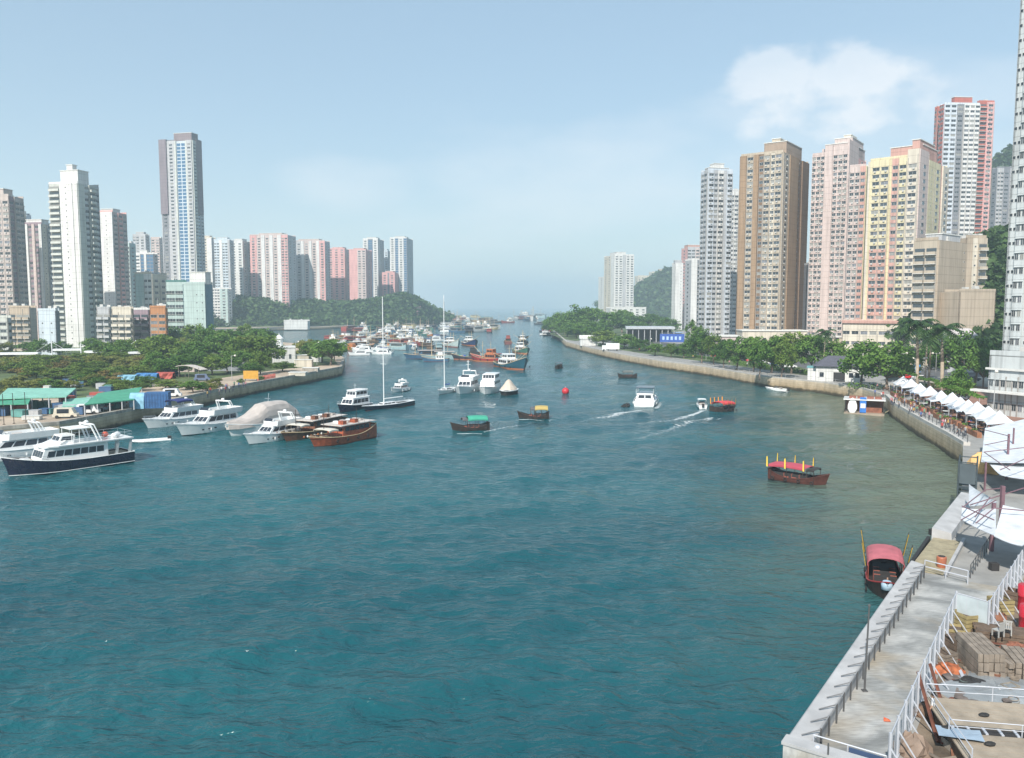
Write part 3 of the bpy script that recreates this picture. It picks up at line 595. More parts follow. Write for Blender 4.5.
# nearest building, right edge
et = tower('apartment_tower','pale grey-green tower filling the right edge of the view','tower',(1003,1040,1098),'R',165,-62,-60,[(1,.0,lgreen,2,'d'),(1.2,.5,lgreen,2,'w'),(.8,0,lgreen,1,'d'),(1.2,.5,lgreen,2,'w')],[(1,0,lgreen,5,'d')],lgreen,zb=GZ+9)
pd = tower('podium_building','pale grey podium with dark shop bays at the foot of the edge tower','building',(991,1034,1090),'R',152,-62,358,[(1,0,lgreen,7,'w')],[(1,0,lgreen,7,'w')],lgreen,fh=4.4,zb=GZ)

# ---------------------------------------------------------------- trees
bark = M('bark', (.16,.12,.09), rough=.9, var=.3, scale=3)
LF = dict(broad=leafmat('leaf_broad', (.022,.062,.010), (.07,.155,.022), (.135,.24,.042)),
          lime=leafmat('leaf_lime', (.04,.08,.010), (.10,.17,.022), (.17,.24,.04)),
          olive=leafmat('leaf_olive', (.07,.085,.016), (.14,.16,.03), (.22,.23,.05)),
          rust=leafmat('leaf_rust', (.08,.066,.018), (.16,.125,.034), (.24,.18,.055)),
          palm=leafmat('leaf_palm', (.012,.034,.010), (.028,.070,.018), (.06,.11,.03)))
def leaves(b, c, rx, rz, n, size, rr, m):
    for _ in range(n):
        d = Vector((rr.gauss(0,1), rr.gauss(0,1), rr.gauss(0,1))).normalized(); rad = rr.random()**.4
        p = Vector(c)+Vector((d.x*rx, d.y*rx, d.z*rz))*rad
        nrm = (d*.6+Vector((rr.gauss(0,.6), rr.gauss(0,.6), rr.gauss(.5,.6)))).normalized(); q = nrm.to_track_quat('Z','Y'); e = size*rr.uniform(.6,1.3); a = rr.uniform(0,6.28)
        f = q @ Vector((math.cos(a),math.sin(a),0))*e; g = q @ Vector((-math.sin(a),math.cos(a),0))*e*.55
        b.add([p+f, p+g, p-f*.9, p-g], [(0,1,2,3)], m)
def broad_tree(kind, seed, h=10., w=9., clumps=34, per=75, leaf=.36, flat=.62, trunk_h=.26):
    rr = random.Random(seed); root = thing('tree', 'tree', 'tree')
    tb = MB(); cb = MB(); th = h*trunk_h; top = Vector((rr.uniform(-.3,.3), rr.uniform(-.3,.3), th))
    tb.tube((0,0,-.3), top*.5, .30, bark, 8, .24); tb.tube(top*.5, top, .24, bark, 8, .19)
    for i in range(clumps):
        a = 2.4*i+rr.uniform(-.4,.4); r = w/2*math.sqrt((i+.5)/clumps)*rr.uniform(.72,1.0)
        zc = th+(h-th)*((.12+.80*rr.random()**.75)*math.sqrt(max(.12, 1-(r/(w/2))**2*.85))); zc = min(zc, h*.93)
        c = Vector((r*math.cos(a), r*math.sin(a), zc)); s = rr.uniform(.75,1.3)*w/9
        if i % 3 == 0: tb.tube(top, c-Vector((0,0,s*.3)), .11, bark, 5, .04)
        leaves(cb, c, 1.3*s, 1.0*s*(h/10), per, leaf, rr, LF[kind])
    tb.build('trunk', root, smooth=True); cb.build('crown', root); return root
def palm(seed, h=12., fronds=17, fl=3.6, tr=.22):
    rr = random.Random(seed); root = thing('palm_tree', 'palm', 'palm tree'); tb = MB(); cb = MB()
    pm = M('palm_trunk', (.33,.27,.20), rough=.85, var=.2, scale=2)
    lean = rr.uniform(-.5,.5); tb.tube((0,0,-.2), (lean*.4,0,h*.5), tr, pm, 8, tr*1.05); tb.tube((lean*.4,0,h*.5), (lean,0,h*.88), tr*1.05, pm, 8, tr*.6)
    tb.tube((lean,0,h*.88), (lean,0,h*.97), tr*.6, LF['palm'], 8, tr*.35)
    for i in range(fronds):
        a = i*2.4+rr.uniform(-.2,.2); up = 1.15-1.55*(i/fronds); pts = []
        for k in range(7):
            t = k/6; pts.append(Vector((lean+math.cos(a)*fl*t*math.cos(up*.6), math.sin(a)*fl*t*math.cos(up*.6), h*.95+fl*(math.sin(up)*t-.75*t*t))))
        sd_ = Vector((-math.sin(a), math.cos(a), 0))
        for k in range(6):
            for q in (0, .5):
                p = pts[k].lerp(pts[k+1], q); d = (pts[k+1]-pts[k]).normalized(); ln = .85*(1-abs((k+q)/6-.45)*1.1)
                for s in (-1,1):
                    e = p+sd_*s*ln+d*.35-Vector((0,0,ln*rr.uniform(.3,.6))); cb.add([p-d*.13, p+d*.16, e+d*.1, e-d*.04], [(0,1,2,3)], LF['palm'])
    tb.build('trunk', root, smooth=True); cb.build('crown', root); return root
PT = {'broad': [broad_tree('broad', s) for s in (1,2,3)], 'lime': [broad_tree('lime', s) for s in (4,5)],
      'olive': [broad_tree('olive', s, 7, 9, 26, 80, .34, .5, .08) for s in (6,7)], 'rust': [broad_tree('rust', s, 6, 9, 26, 80, .32, .5, .06) for s in (8,9)],
      'conifer': [broad_tree('broad', 11, 13, 6, 34, 80, .3, .5, .08)]}
PT['palm'] = [palm(1), palm(2)]
HT = dict(broad=10, lime=10, olive=7, rust=6, conifer=13, palm=12); WT_ = dict(broad=10.4, lime=10.4, olive=10, rust=10, conifer=7.5, palm=6.5)
TN = [0]
def tree(kind, px, D, ytop, wpx, label, group, zb=GZ, py=350, name=None):
    x = XD(px, D, py); h = ZY(ytop, D)-zb; w = wpx/FPX*D*math.hypot(x, D)/D
    TN[0] += 1; pr = PT[kind][TN[0] % len(PT[kind])]
    c = dupe(pr, (x, D, zb-.05), rnd.uniform(0,6.28), label, (w/WT_[kind], w/WT_[kind], h/HT[kind]), group=group)
    if name: c.name = name
    return c
gT = 'trees along the right bank'
for D, px, yt, w in [(640,552,316,22),(655,558,311,24),(630,548,321,16),(600,556,322,18),(560,567,322,26),(530,576,324,26),(500,590,326,26),(600,565,313,30),(585,578,304,36),(610,594,307,36),(570,612,311,36),(600,632,314,36),(640,650,313,32),(590,668,316,28),(560,586,319,30),(640,622,309,34),(545,600,322,30),(555,640,322,28)]:
    tree('broad', px, D, yt, w, 'dark bushy tree on the wooded point beyond the blue hoarding', 'trees massed on the wooded point')
lab = {605:'bushy tree just left of the long grey canopy roof', 625:'green tree directly before the grey canopy roof', 690:'tall narrow dark tree at the right end of the blue hoarding',
       850:'tall dark tree behind the white kiosk'}
for i, (k, D, px, yt, w) in enumerate([('lime',430,603,330,34),('broad',400,624,333,30),('broad',380,640,338,26),('broad',345,655,343,24),('lime',335,671,343,22),('broad',330,684,342,24),('conifer',350,692,316,20),('conifer',345,700,322,16),
    ('broad',300,702,329,30),('lime',292,714,333,26),('broad',278,724,338,28),('broad',268,737,336,34),('broad',262,754,335,38),('broad',256,772,333,42),('lime',254,792,331,42),('broad',248,812,333,42),('broad',240,836,338,34),
    ('lime',238,782,340,30),('broad',236,760,342,28)]):
    tree(k, px, D, yt, w, lab.get(px, '%s tree in the promenade row before the %s' % (('light green' if k == 'lime' else 'narrow pointed' if k == 'conifer' else 'dark green'), ('blue hoarding' if px < 690 else 'grey towers' if px < 735 else 'brown tower' if px < 805 else 'pale pink tower'))), gT)
for D, px, yt, w, lb in [(212,862,338,50,'wide flat-topped tree shading the quay right of the white kiosk'),(203,888,341,54,'widest spreading tree between the kiosk and the palms'),(222,905,344,36,'tree with pale street lamps in front, left of the palms'),
     (232,930,340,36,'dark tree directly behind the three palms'),(222,958,331,50,'dense dark tree right of the palms beneath the metal sheds'),(214,976,336,42,'dark tree left of the edge podium, below the beige wing'),(206,985,345,30,'lower dark tree touching the pale podium'),(168,960,366,30,'small young tree beside the brick plaza')]:
    tree('broad', px, D, yt, w, lb, 'spreading trees by the restaurant plaza')
for i, (D, px, yt, w) in enumerate([(240,824,330,22),(190,919,320,40),(186,944,325,42),(200,930,336,26),(210,926,331,24)]):
    tree('palm', px, D, yt, w, ['palm behind the white kiosk','tallest palm, directly behind the first tents','thick-trunked palm at the middle of the plaza','short slim palm between the two big palms','slim palm behind the tallest palm'][i], 'palms on the plaza')
# left bank: broad green mass, brown shrubs, trees at the tip
gL = 'trees of the left promontory park'; rr = random.Random(12)
def rowtrees(n, kinds, xr, Dr, hr, wr, label, group, seed):
    rr = random.Random(seed); out = []
    for i in range(n):
        px = xr[0]+(xr[1]-xr[0])*((i+.5+rr.uniform(-.6,.6))/n); D = rr.uniform(*Dr); k = rr.choice(kinds); h = rr.uniform(*hr); w = rr.uniform(*wr)
        if px > 120 and D < 240 and w > 7: D += 40
        x = XD(px, D, 350); TN[0] += 1; pr = PT[k][TN[0] % len(PT[k])]
        tone = dict(broad='dark green', lime='bright green', olive='olive', rust='reddish brown', conifer='dark')[k]
        c = dupe(pr, (x, D, GZ-.05), rr.uniform(0,6.28), label % tone, (w/WT_[k], w/WT_[k], h/HT[k]), group=group)
        if h < 7.5 and k in ('olive','rust'): c.name = 'shrub'; c['category'] = 'shrub'
        out.append(c)
    return out
rowtrees(11, ['broad','lime','broad'], (140,262), (330,410), (10,14), (13,18), '%s tree at the back of the park, below the teal blocks', gL, 1)
rowtrees(12, ['broad','lime','olive'], (140,272), (268,330), (8,11.5), (12,17), '%s tree in the middle of the promontory park', gL, 2)
rowtrees(7, ['lime','broad'], (150,262), (240,268), (5,7.5), (8,11), '%s low tree at the front of the park above the dusty bank', gL, 3)
rowtrees(8, ['broad','olive'], (0,150), (335,350), (6,8), (10,13), '%s tree behind the white roofed walkway', 'trees behind the white walkway', 4)
rowtrees(22, ['olive','olive','lime','rust'], (-20,155), (275,300), (3.8,5.0), (9,12), '%s shrub in the back rows of the brown thicket', 'thicket on the left bank', 5)
rowtrees(26, ['rust','olive','lime'], (-10,165), (225,272), (3.0,4.4), (8,11), '%s shrub in the middle of the brown thicket', 'thicket on the left bank', 6)
rowtrees(11, ['olive','broad'], (-20,110), (195,222), (2.5,3.8), (6,8), '%s shrub at the front of the thicket behind the green sheds', 'thicket on the left bank', 7)
for px, D, yt, w, k, lb in [(330,290,338,44,'broad','full round tree at the very tip of the left promontory'),(322,300,340,36,'lime','bright tree at the tip, left of the roundest one'),(312,315,340,26,'broad','dark tree at the tip behind the parked vehicles'),(334,315,343,24,'lime','low bright tree at the far corner of the tip'),
                            (282,262,361,30,'lime','round bright bush on the quay below the white turret house'),(252,300,345,26,'broad','tree left of the white turret house'),(305,330,336,30,'olive','olive tree right of the white turret house'),(268,330,334,30,'broad','tree behind the white turret house')]:
    tree(k, px, D, yt, w, lb, None)
for px, py, h in ((203,395,2.6),(241,388,1.8),(262,384,1.5)):
    q = P(px, py-3, GZ); c = dupe(PT['broad'][0], q, px, 'small bush growing on the left quay edge, %s' % {203:'above the white yachts',241:'left of the orange board',262:'right of the orange board'}[px], (h/8,h/8,h/10)); c.name = 'shrub'; c['category'] = 'shrub'
rowtrees(13, ['olive','lime','broad'], (95,215), (196,214), (2.0,3.2), (5,7.5), '%s low shrub between the tarpaulins and the dusty bank', 'shrubs behind the left quay yard', 8)
rowtrees(9, ['lime','broad','olive'], (150,262), (232,250), (4,6.5), (8,12), '%s tree at the edge of the dusty bank', gL, 9)
rowtrees(8, ['broad','lime'], (95,160), (300,330), (7,9.5), (11,15), '%s tree behind the right end of the white walkway', 'trees behind the white walkway', 10)
for v in PT.values():
    for o in v: kill(o)

# ---------------------------------------------------------------- boats
gel = M('white_gelcoat', (.74,.75,.74), rough=.3, var=.04, coat=.3); glz = M('tinted_glazing', (.02,.025,.035), rough=.08, spec=.8)
navy = M('navy_hull', (.012,.014,.035), rough=.25, var=.1, coat=.4); redw = M('red_antifoul', (.25,.05,.03), rough=.7); wood = M('varnished_wood', (.32,.075,.03), rough=.4, var=.3, scale=2, coat=.2)
dwood = M('dark_wood', (.030,.020,.015), rough=.7, var=.3, scale=2); deckm = M('teak_deck', (.36,.29,.21), rough=.8, var=.15, scale=2); steel = M('bright_steel', (.6,.6,.6), rough=.3, metal=.8)
canv = M('grey_tarpaulin', (.42,.38,.35), rough=.9, var=.12, scale=.8, bump=.4); paint = M('painted_hull', objcol=True, rough=.45, var=.15, scale=1.5)
paint2 = M('painted_canvas', objcol=True, rough=.75, var=.12, scale=1.5); rub = M('black_rubber', (.02,.02,.02), rough=.8); bluec = M('blue_canvas', (.05,.10,.38), rough=.8)
buff = M('buff_paint', (.55,.42,.25), rough=.6, var=.2); orng = M('orange_paint', (.40,.13,.05), rough=.6, var=.25, scale=2); yel = M('yellow_cloth', (.75,.52,.06), rough=.8); dk = M('dark_interior', (.03,.028,.028), rough=.9)
grn = M('green_canvas', (.04,.30,.20), rough=.8, var=.1)
HULLZ = {}
def hull(root, L, B, hb, hs, hm, hullm, foot=redw, deck=deckm, nbow=.42, stern=.85, rake=.12, sternrake=.0, zdeck=-.25, trim=None, name='hull', wl=.12):
    b = MB(); n = 14; secs = []; dk_ = []
    for i in range(n+1):
        t = i/n; x = -L/2+L*t
        w = B/2*(stern+(1-stern)*min(1, t/.35)**.7) if t < .35 else B/2*(1-max(0, (t-(1-nbow))/nbow)**2.1) if t > 1-nbow else B/2
        w = max(w, .02); z = hm+(hb-hm)*max(0, (t-.35)/.65)**2+(hs-hm)*max(0, (.4-t)/.4)**2
        fl = max(0, (t-.6)/.4); kx = x-rake*L*fl**2*.9; kx += sternrake*L*max(0, (.15-t)/.15)
        mid = lambda f: x*f+kx*(1-f)
        row = [(mid(1),-w,z),(mid(.55),-w*(.97-.25*fl),z*.45),(mid(.3),-w*(.92-.4*fl),wl),(mid(.2),-w*(.88-.42*fl),-.05),(mid(0),-w*.5*(1-fl),-.6),(mid(0),w*.5*(1-fl),-.6),(mid(.2),w*(.88-.42*fl),-.05),(mid(.3),w*(.92-.4*fl),wl),(mid(.55),w*(.97-.25*fl),z*.45),(mid(1),w,z)]
        secs.append(row); dk_.append([(x,-w*.94,z+zdeck),(x,w*.94,z+zdeck)])
    b.loft(secs, hullm, caps=False, rowmats=[hullm,hullm,foot,foot,foot,foot,foot,hullm,hullm])
    s0 = secs[0]; b.add(s0, [tuple(range(10))], hullm)
    b.loft(dk_, deck, caps=False)
    rl = trim or hullm
    for sgn in (0, 9): b.path([Vector(s[sgn]) for s in secs], .06*max(1, L/16), rl, 5)
    b.tube(secs[0][0], secs[0][9], .06*max(1, L/16), rl, 5)
    o = b.build(name, root); return secs
def cabin(root, x0, x1, wb, wt, z0, z1, fr, rr_, m=gel, side=3, frontn=3, rear=0, glass=glz, h0=.38, h1=.82, name='cabin', roof=.12, gap=.12, s0=.06, s1=.94):
    """frustum; front (+x) raked by fr, rear by rr_"""
    bt = [(x0,-wb,z0),(x1,-wb*.9,z0),(x1,wb*.9,z0),(x0,wb,z0)]; tp = [(x0+rr_,-wt,z1),(x1-fr,-wt*.9,z1),(x1-fr,wt*.9,z1),(x0+rr_,wt,z1)]
    b = MB(); b.add(bt+tp, [(0,1,5,4),(1,2,6,5),(2,3,7,6),(3,0,4,7)], m)
    b.add([tp[0],tp[1],tp[2],tp[3]], [(0,1,2,3)], m)
    if roof: b.add([(x0+rr_-.25,-wt-.12,z1+.01),(x1-fr+.3,-wt*.9-.12,z1+.01),(x1-fr+.3,wt*.9+.12,z1+.01),(x0+rr_-.25,wt+.12,z1+.01)]+[(x0+rr_-.2,-wt,z1+roof),(x1-fr+.1,-wt*.85,z1+roof),(x1-fr+.1,wt*.85,z1+roof),(x0+rr_-.2,wt,z1+roof)],
                   [(0,3,2,1),(4,5,6,7),(0,1,5,4),(1,2,6,5),(2,3,7,6),(3,0,4,7)], m)
    b.build(name, root)
    def wins(A, Bq, C, D_, n, a, c):
        if not n: return
        A, Bq, C, D_ = map(Vector, (A, Bq, C, D_)); nr = (Bq-A).cross(D_-A).normalized()*.03
        for i in range(n):
            u0 = a+(c-a)*(i+gap/2)/n; u1 = a+(c-a)*(i+1-gap/2)/n
            f = lambda u, v: (A.lerp(Bq, u)).lerp(D_.lerp(C, u), v)+nr
            w = MB(); w.add([f(u0,h0), f(u1,h0), f(u1,h1), f(u0,h1)], [(0,1,2,3)], glass); w.build('window', root)
    wins(bt[0], bt[1], tp[1], tp[0], side, s0, s1); wins(bt[2], bt[3], tp[3], tp[2], side, 1-s1, 1-s0)
    wins(bt[1], bt[2], tp[2], tp[1], frontn, .05, .95); wins(bt[3], bt[0], tp[0], tp[3], rear, .1, .9)
def rail(root, pts, h, n=None, m=steel, r=.025, name='railing', mid=True):
    b = MB(); pts = [Vector(p) for p in pts]; up = Vector((0,0,h)); b.path([p+up for p in pts], r, m, 4)
    if mid: b.path([p+up*.5 for p in pts], r*.7, m, 4)
    for p in pts: b.tube(p, p+up, r, m, 4)
    return b.build(name, root)
def arch(root, x, w, z0, z1, lean, m=gel, name='radar_arch', dome=True):
    b = MB(); p = [Vector((x,-w,z0)), Vector((x+lean,-w*.85,z1)), Vector((x+lean,w*.85,z1)), Vector((x,w,z0))]
    for a, c in zip(p, p[1:]): b.tube(a, c, .14, m, 6)
    p2 = [q-Vector((.5,0,0)) for q in p]
    for a, c in zip(p2, p2[1:]): b.tube(a, c, .10, m, 6)
    b.build(name, root)
    if dome: d = MB(); d.ball((x+lean-.2,0,z1+.3), .35, .35, .22, m); d.tube((x+lean,.5,z1), (x+lean,.5,z1+1.6), .02, steel, 4); d.build('radar_dome', root)
def mast(root, x, z0, h, r=.07, m=gel, sp=(), stays=None, name='mast'):
    b = MB(); b.tube((x,0,z0), (x,0,z0+h), r, m, 6, r*.7)
    for f, w in sp: b.tube((x,-w,z0+h*f), (x,w,z0+h*f), r*.4, m, 4)
    if stays:
        for q in stays: b.tube((x,0,z0+h*.98), q, .012, M('stay_wire', (.12,.12,.12), rough=.9, spec=.1), 3)
    return b.build(name, root)
def fenders(root, L, B, z, n, m=rub, r=.28):
    for s in (-1, 1):
        for i in range(n):
            x = -L*.38+L*.66*i/max(1, n-1); b = MB(); secs = []
            for k in range(9):
                a = 2*math.pi*k/8; c = Vector((x+math.cos(a)*r*.75, s*(B/2+.06), z+math.sin(a)*r*.75)); d = Vector((math.cos(a),0,math.sin(a)))
                secs.append([c+d*r*.3, c+Vector((0,s*r*.3,0)), c-d*r*.3, c-Vector((0,s*r*.3,0))])
            b.loft(secs, m, closed=True, caps=False); b.build('tyre_fender', root)
def canopy(root, x0, x1, w, z, rise, m, posts=3, zdk=.6, pm=dwood, name='canopy', n=8, droop=.25):
    b = MB(); secs = []
    for j in range(7):
        x = x0+(x1-x0)*j/6; zz = z+.12*math.sin(math.pi*j/6)
        row = [(x, -w*math.cos(math.pi*i/n), zz+rise*math.sin(math.pi*i/n)) for i in range(n+1)]
        row = [(x,-w,zz-droop)]+row+[(x,w,zz-droop)]
        secs.append(row)
    inn = [[(p[0], p[1]*.97, p[2]-.05) for p in reversed(c)] for c in secs]
    b.loft([a+c for a, c in zip(secs, inn)], m, closed=True); b.build(name, root, smooth=False)
    for s in (-1, 1):
        for i in range(posts):
            x = x0+(x1-x0)*(.06+.88*i/max(1, posts-1)); p = MB(); p.tube((x,s*w*.93,zdk), (x,s*w*.93,z), .045, pm, 5); p.build('post', root)
def boat(name, label, cat, loc, heading, group=None): return thing(name, label, cat, loc, heading, group)
def heading(px0, py0, px1, py1):   # stern pixel -> bow pixel on the water
    a = P(px0, py0, 0); c = P(px1, py1, 0); d = c-a; return math.atan2(d.y, d.x), (a+c)/2, d.length

def yacht(root, L=16, B=4.6, hullm=gel, fly=True, bim=None, style=0, archx=None, stripe=None, dark=False):
    s = L/16
    hull(root, L, B, 2.3*s, 1.35*s, 1.5*s, hullm, foot=navy if hullm is gel else gel, deck=gel, nbow=.5, stern=.9, rake=.13, zdeck=-.2*s)
    z = 1.35*s
    cabin(root, -L*.33, L*.22, B*.42, B*.34, z-.1, z+1.65*s, L*.13, .2*s, side=4, frontn=3, rear=2, h0=.42, h1=.86)
    b = MB(); b.add([(L*.2,-B*.34,z+.1),(L*.2,B*.34,z+.1),(L*.40,B*.10,z+.7*s),(L*.40,-B*.10,z+.7*s),(L*.12,-B*.3,z+.75*s),(L*.12,B*.3,z+.75*s)], [(0,3,4),(1,5,2),(3,2,5,4),(0,1,2,3)], gel); b.build('foredeck', root)
    if fly:
        f = MB(); zf = z+1.8*s; x0, x1, w = -L*.38, L*.10, B*.40; k = .75*s
        pts = [(x0,-w),(x1-.8*s,-w*.95),(x1,-w*.55),(x1,w*.55),(x1-.8*s,w*.95),(x0,w)]
        f.loft([[(p[0],p[1],zf-.2) for p in pts], [(p[0]*1.0-.1,p[1]*1.05,zf+k) for p in pts], [(p[0]-.15,p[1]*.97,zf+k) for p in pts], [(p[0]-.05,p[1]*.93,zf+.05) for p in pts]], gel, closed=True, caps=True)
        f.build('flybridge', root)
        ws = MB(); ws.add([(x1-.1,-w*.55,zf+k),(x1-.1,w*.55,zf+k),(x1-.5*s,w*.5,zf+k+.5*s),(x1-.5*s,-w*.5,zf+k+.5*s)], [(0,1,2,3)], glz); ws.build('windscreen', root)
        st_ = MB(); st_.box(-L*.12, -L*.04, -w*.6, w*.6, zf+.08, zf+.5*s, canv); st_.box(L*.0, L*.03, -.5, .5, zf+.08, zf+.9*s, gel); st_.build('seat', root)
        arch(root, archx if archx is not None else -L*.25, w*.95, zf+.2*s, zf+2.0*s, .9*s)
        if bim: canopy(root, -L*.22, L*.04, w*.95, zf+2.0*s, .25, bim, 2, zf+.6*s, steel, 'bimini')
    rail(root, [(L*.18,-B*.46,1.65*s),(L*.3,-B*.38,1.75*s),(L*.42,-B*.18,2.0*s),(L*.485,0,2.15*s),(L*.42,B*.18,2.0*s),(L*.3,B*.38,1.75*s),(L*.18,B*.46,1.65*s)], .65*s)
    for sg in (-1, 1):
        for i in range(3): b = MB(); b.add([(L*(.05+.09*i),sg*(B*.487-.012*i*L/2*.0),.75*s),(L*(.05+.09*i)+.55*s,sg*B*.487,.78*s),(L*(.05+.09*i)+.55*s,sg*B*.492,1.0*s),(L*(.05+.09*i),sg*B*.492,.97*s)], [(0,1,2,3)], glz); b.build('porthole', root)
    for sg in (-1, 1):
        for i in range(3): b = MB(); b.ball((-L*.3+L*.22*i, sg*(B/2+.1), .75*s), .12, .12, .34, gel, 6, 4); b.build('fender', root)
def cruiser2(root, L, B):      # double-deck displacement motor yacht with dark hull
    secs_ = hull(root, L, B, 2.9, 1.7, 1.6, navy, foot=navy, deck=deckm, nbow=.40, stern=.92, rake=.08, trim=gel)
    b = MB()
    for k in (2, 7): b.path([Vector(c[k])+Vector((0,0,.05)) for c in secs_], .05, gel, 5)
    b.build('boot_stripe', root)
    cabin(root, -L*.28, L*.26, B*.42, B*.40, 1.35, 3.7, .9, .0, side=7, frontn=4, rear=2, h0=.42, h1=.78)
    d = MB(); pts = [(-L*.49,-B*.49),(L*.12,-B*.49),(L*.20,-B*.36),(L*.24,0),(L*.20,B*.36),(L*.12,B*.49),(-L*.49,B*.49)]
    d.loft([[(x,y,3.72) for x, y in pts], [(x*1.01,y*1.02,3.92) for x, y in pts]], gel, closed=True); d.build('boat_deck', root)
    for sg in (-1, 1):
        for x in (-L*.47, -L*.36): p = MB(); p.add([(x,sg*B*.44,1.6),(x+.5,sg*B*.44,1.6),(x+.15,sg*B*.46,3.72),(x-.25,sg*B*.46,3.72)], [(0,1,2,3),(3,2,1,0)], gel); p.build('stanchion', root)
    f = MB(); f.add([(L*.10,-B*.32,3.93),(L*.21,-B*.2,3.93),(L*.21,B*.2,3.93),(L*.10,B*.32,3.93),(L*.04,-B*.3,4.5),(L*.12,-B*.18,4.45),(L*.12,B*.18,4.45),(L*.04,B*.3,4.5)], [(0,1,5,4),(1,2,6,5),(2,3,7,6),(4,5,6,7),(3,0,4,7)], gel); f.build('coachroof', root)
    cabin(root, -L*.02, L*.11, B*.3, B*.27, 3.93, 5.2, .7, -.2, side=1, frontn=2, h0=.4, h1=.85, name='helm_station', roof=0)
    rail(root, [(-L*.48,-B*.47,3.92),(-L*.36,-B*.47,3.92),(-L*.24,-B*.47,3.92),(-L*.12,-B*.47,3.92),(0,-B*.47,3.92),(L*.1,-B*.47,3.92)], .95)
    rail(root, [(-L*.48,B*.47,3.92),(-L*.36,B*.47,3.92),(-L*.24,B*.47,3.92),(-L*.12,B*.47,3.92),(0,B*.47,3.92),(L*.1,B*.47,3.92)], .95)
    rail(root, [(-L*.48,-B*.47,3.92),(-L*.48,0,3.92),(-L*.48,B*.47,3.92)], .95)
    arch(root, -L*.20, B*.42, 4.0, 6.4, .9)
    t = MB(); t.box(-L*.17, L*.01, -B*.36, B*.36, 5.95, 6.05, gel); t.build('hard_top', root)
    for sg in (-1, 1):
        for x in (-L*.06, L*.0): p = MB(); p.tube((x,sg*B*.33,3.92), (x,sg*B*.34,5.95), .05, gel, 5); p.build('post', root)
    rail(root, [(L*.2,-B*.44,1.75),(L*.32,-B*.36,2.1),(L*.42,-B*.2,2.5),(L*.48,0,2.8),(L*.42,B*.2,2.5),(L*.32,B*.36,2.1),(L*.2,B*.44,1.75)], .8)
    for i, (x, y) in enumerate(((-L*.33,-.8),(-L*.40,.6),(-L*.36,1.3))): q = MB(); q.ball((x,y,4.35), .55, .4, .42, gel if i else M('red_raft', (.5,.1,.06)), 8, 5); q.build('life_raft', root)
    b = MB(); b.box(L*.30, L*.36, -.5, .5, 1.8, 2.35, gel); b.build('hatch', root)
    for x in (-L*.34, 0, L*.12): q = MB(); q.ball((x,-B*.53,.95), .14, .14, .36, gel, 6, 4); q.build('fender', root)

def put(label, name, cat, stern, bow, fn, L=None, B=None, group=None, **k):
    """stern/bow: where the two hull ends meet the water in the picture"""
    h, c, d = heading(*stern, *bow); Lr = L or d; root = boat(name, label, cat, (c.x, c.y, 0), h, group)
    fn(root, Lr, B or Lr*.28, **k); return root
put('long white two-deck motor yacht with a near-black hull, nearest boat on the left','motor_yacht','motor yacht',(128,460),(2,478),cruiser2,B=5.2)
put('white yacht half cut by the left frame edge, behind the dark-hulled one','motor_yacht','motor yacht',(62,452),(-44,466),yacht,L=17,B=4.8)
put('small white boat behind the bow of the dark-hulled yacht at the frame edge','motor_yacht','motor yacht',(16,437),(-58,450),yacht,L=14,B=4.2,fly=False)
put('white yacht with navy blue bimini, hindmost of the pair by the blue container','motor_yacht','motor yacht',(205,420),(141,430),yacht,L=15,B=4.8,bim=M('navy_canvas', (.02,.03,.14), rough=.8))
put('sleek white flybridge yacht with wraparound dark side glazing','motor_yacht','motor yacht',(242,425),(176,437),yacht,L=17,B=5.0,archx=-4.2)
put('white yacht with a radar arch moored between the tarpaulined boat and the junks','motor_yacht','motor yacht',(302,434),(243,446),yacht,L=14.5,B=4.3)
def covered(root, L, B):
    hull(root, L, B, 2.6, 1.6, 1.8, gel, foot=navy, deck=gel, nbow=.5, rake=.12)
    b = MB(); secs = []; rr = random.Random(3)
    prof = [(-.48,1.6,1.0),(-.42,3.6,.96),(-.30,4.9,.9),(-.12,5.1,.86),(.02,4.8,.84),(.14,3.5,.82),(.26,2.9,.72),(.38,2.7,.46),(.47,2.65,.12)]
    for f, h, w in prof:
        row = []
        for i in range(11):
            a = math.pi*i/10; row.append((f*L, -math.copysign(abs(math.cos(a))**.6, math.cos(a))*B*.53*w, 1.55+(h*L/16-1.55)*(math.sin(a)**1.0*.75+.25*math.sin(a)**.4)+rr.uniform(-.1,.1)))
        secs.append(row)
    b.loft(secs, canv); b.build('tarpaulin', root)
    m_ = MB(); m_.tube((-L*.1,0,4.8), (-L*.12,0,7.2), .05, steel, 5); m_.tube((-L*.1,-.7,6.2), (-L*.1,.7,6.2), .04, steel, 4); m_.build('antenna_mast', root)
put('large yacht completely wrapped in a grey-beige tarpaulin','motor_yacht','motor yacht',(297,425),(222,439),covered,L=18,B=5.4)
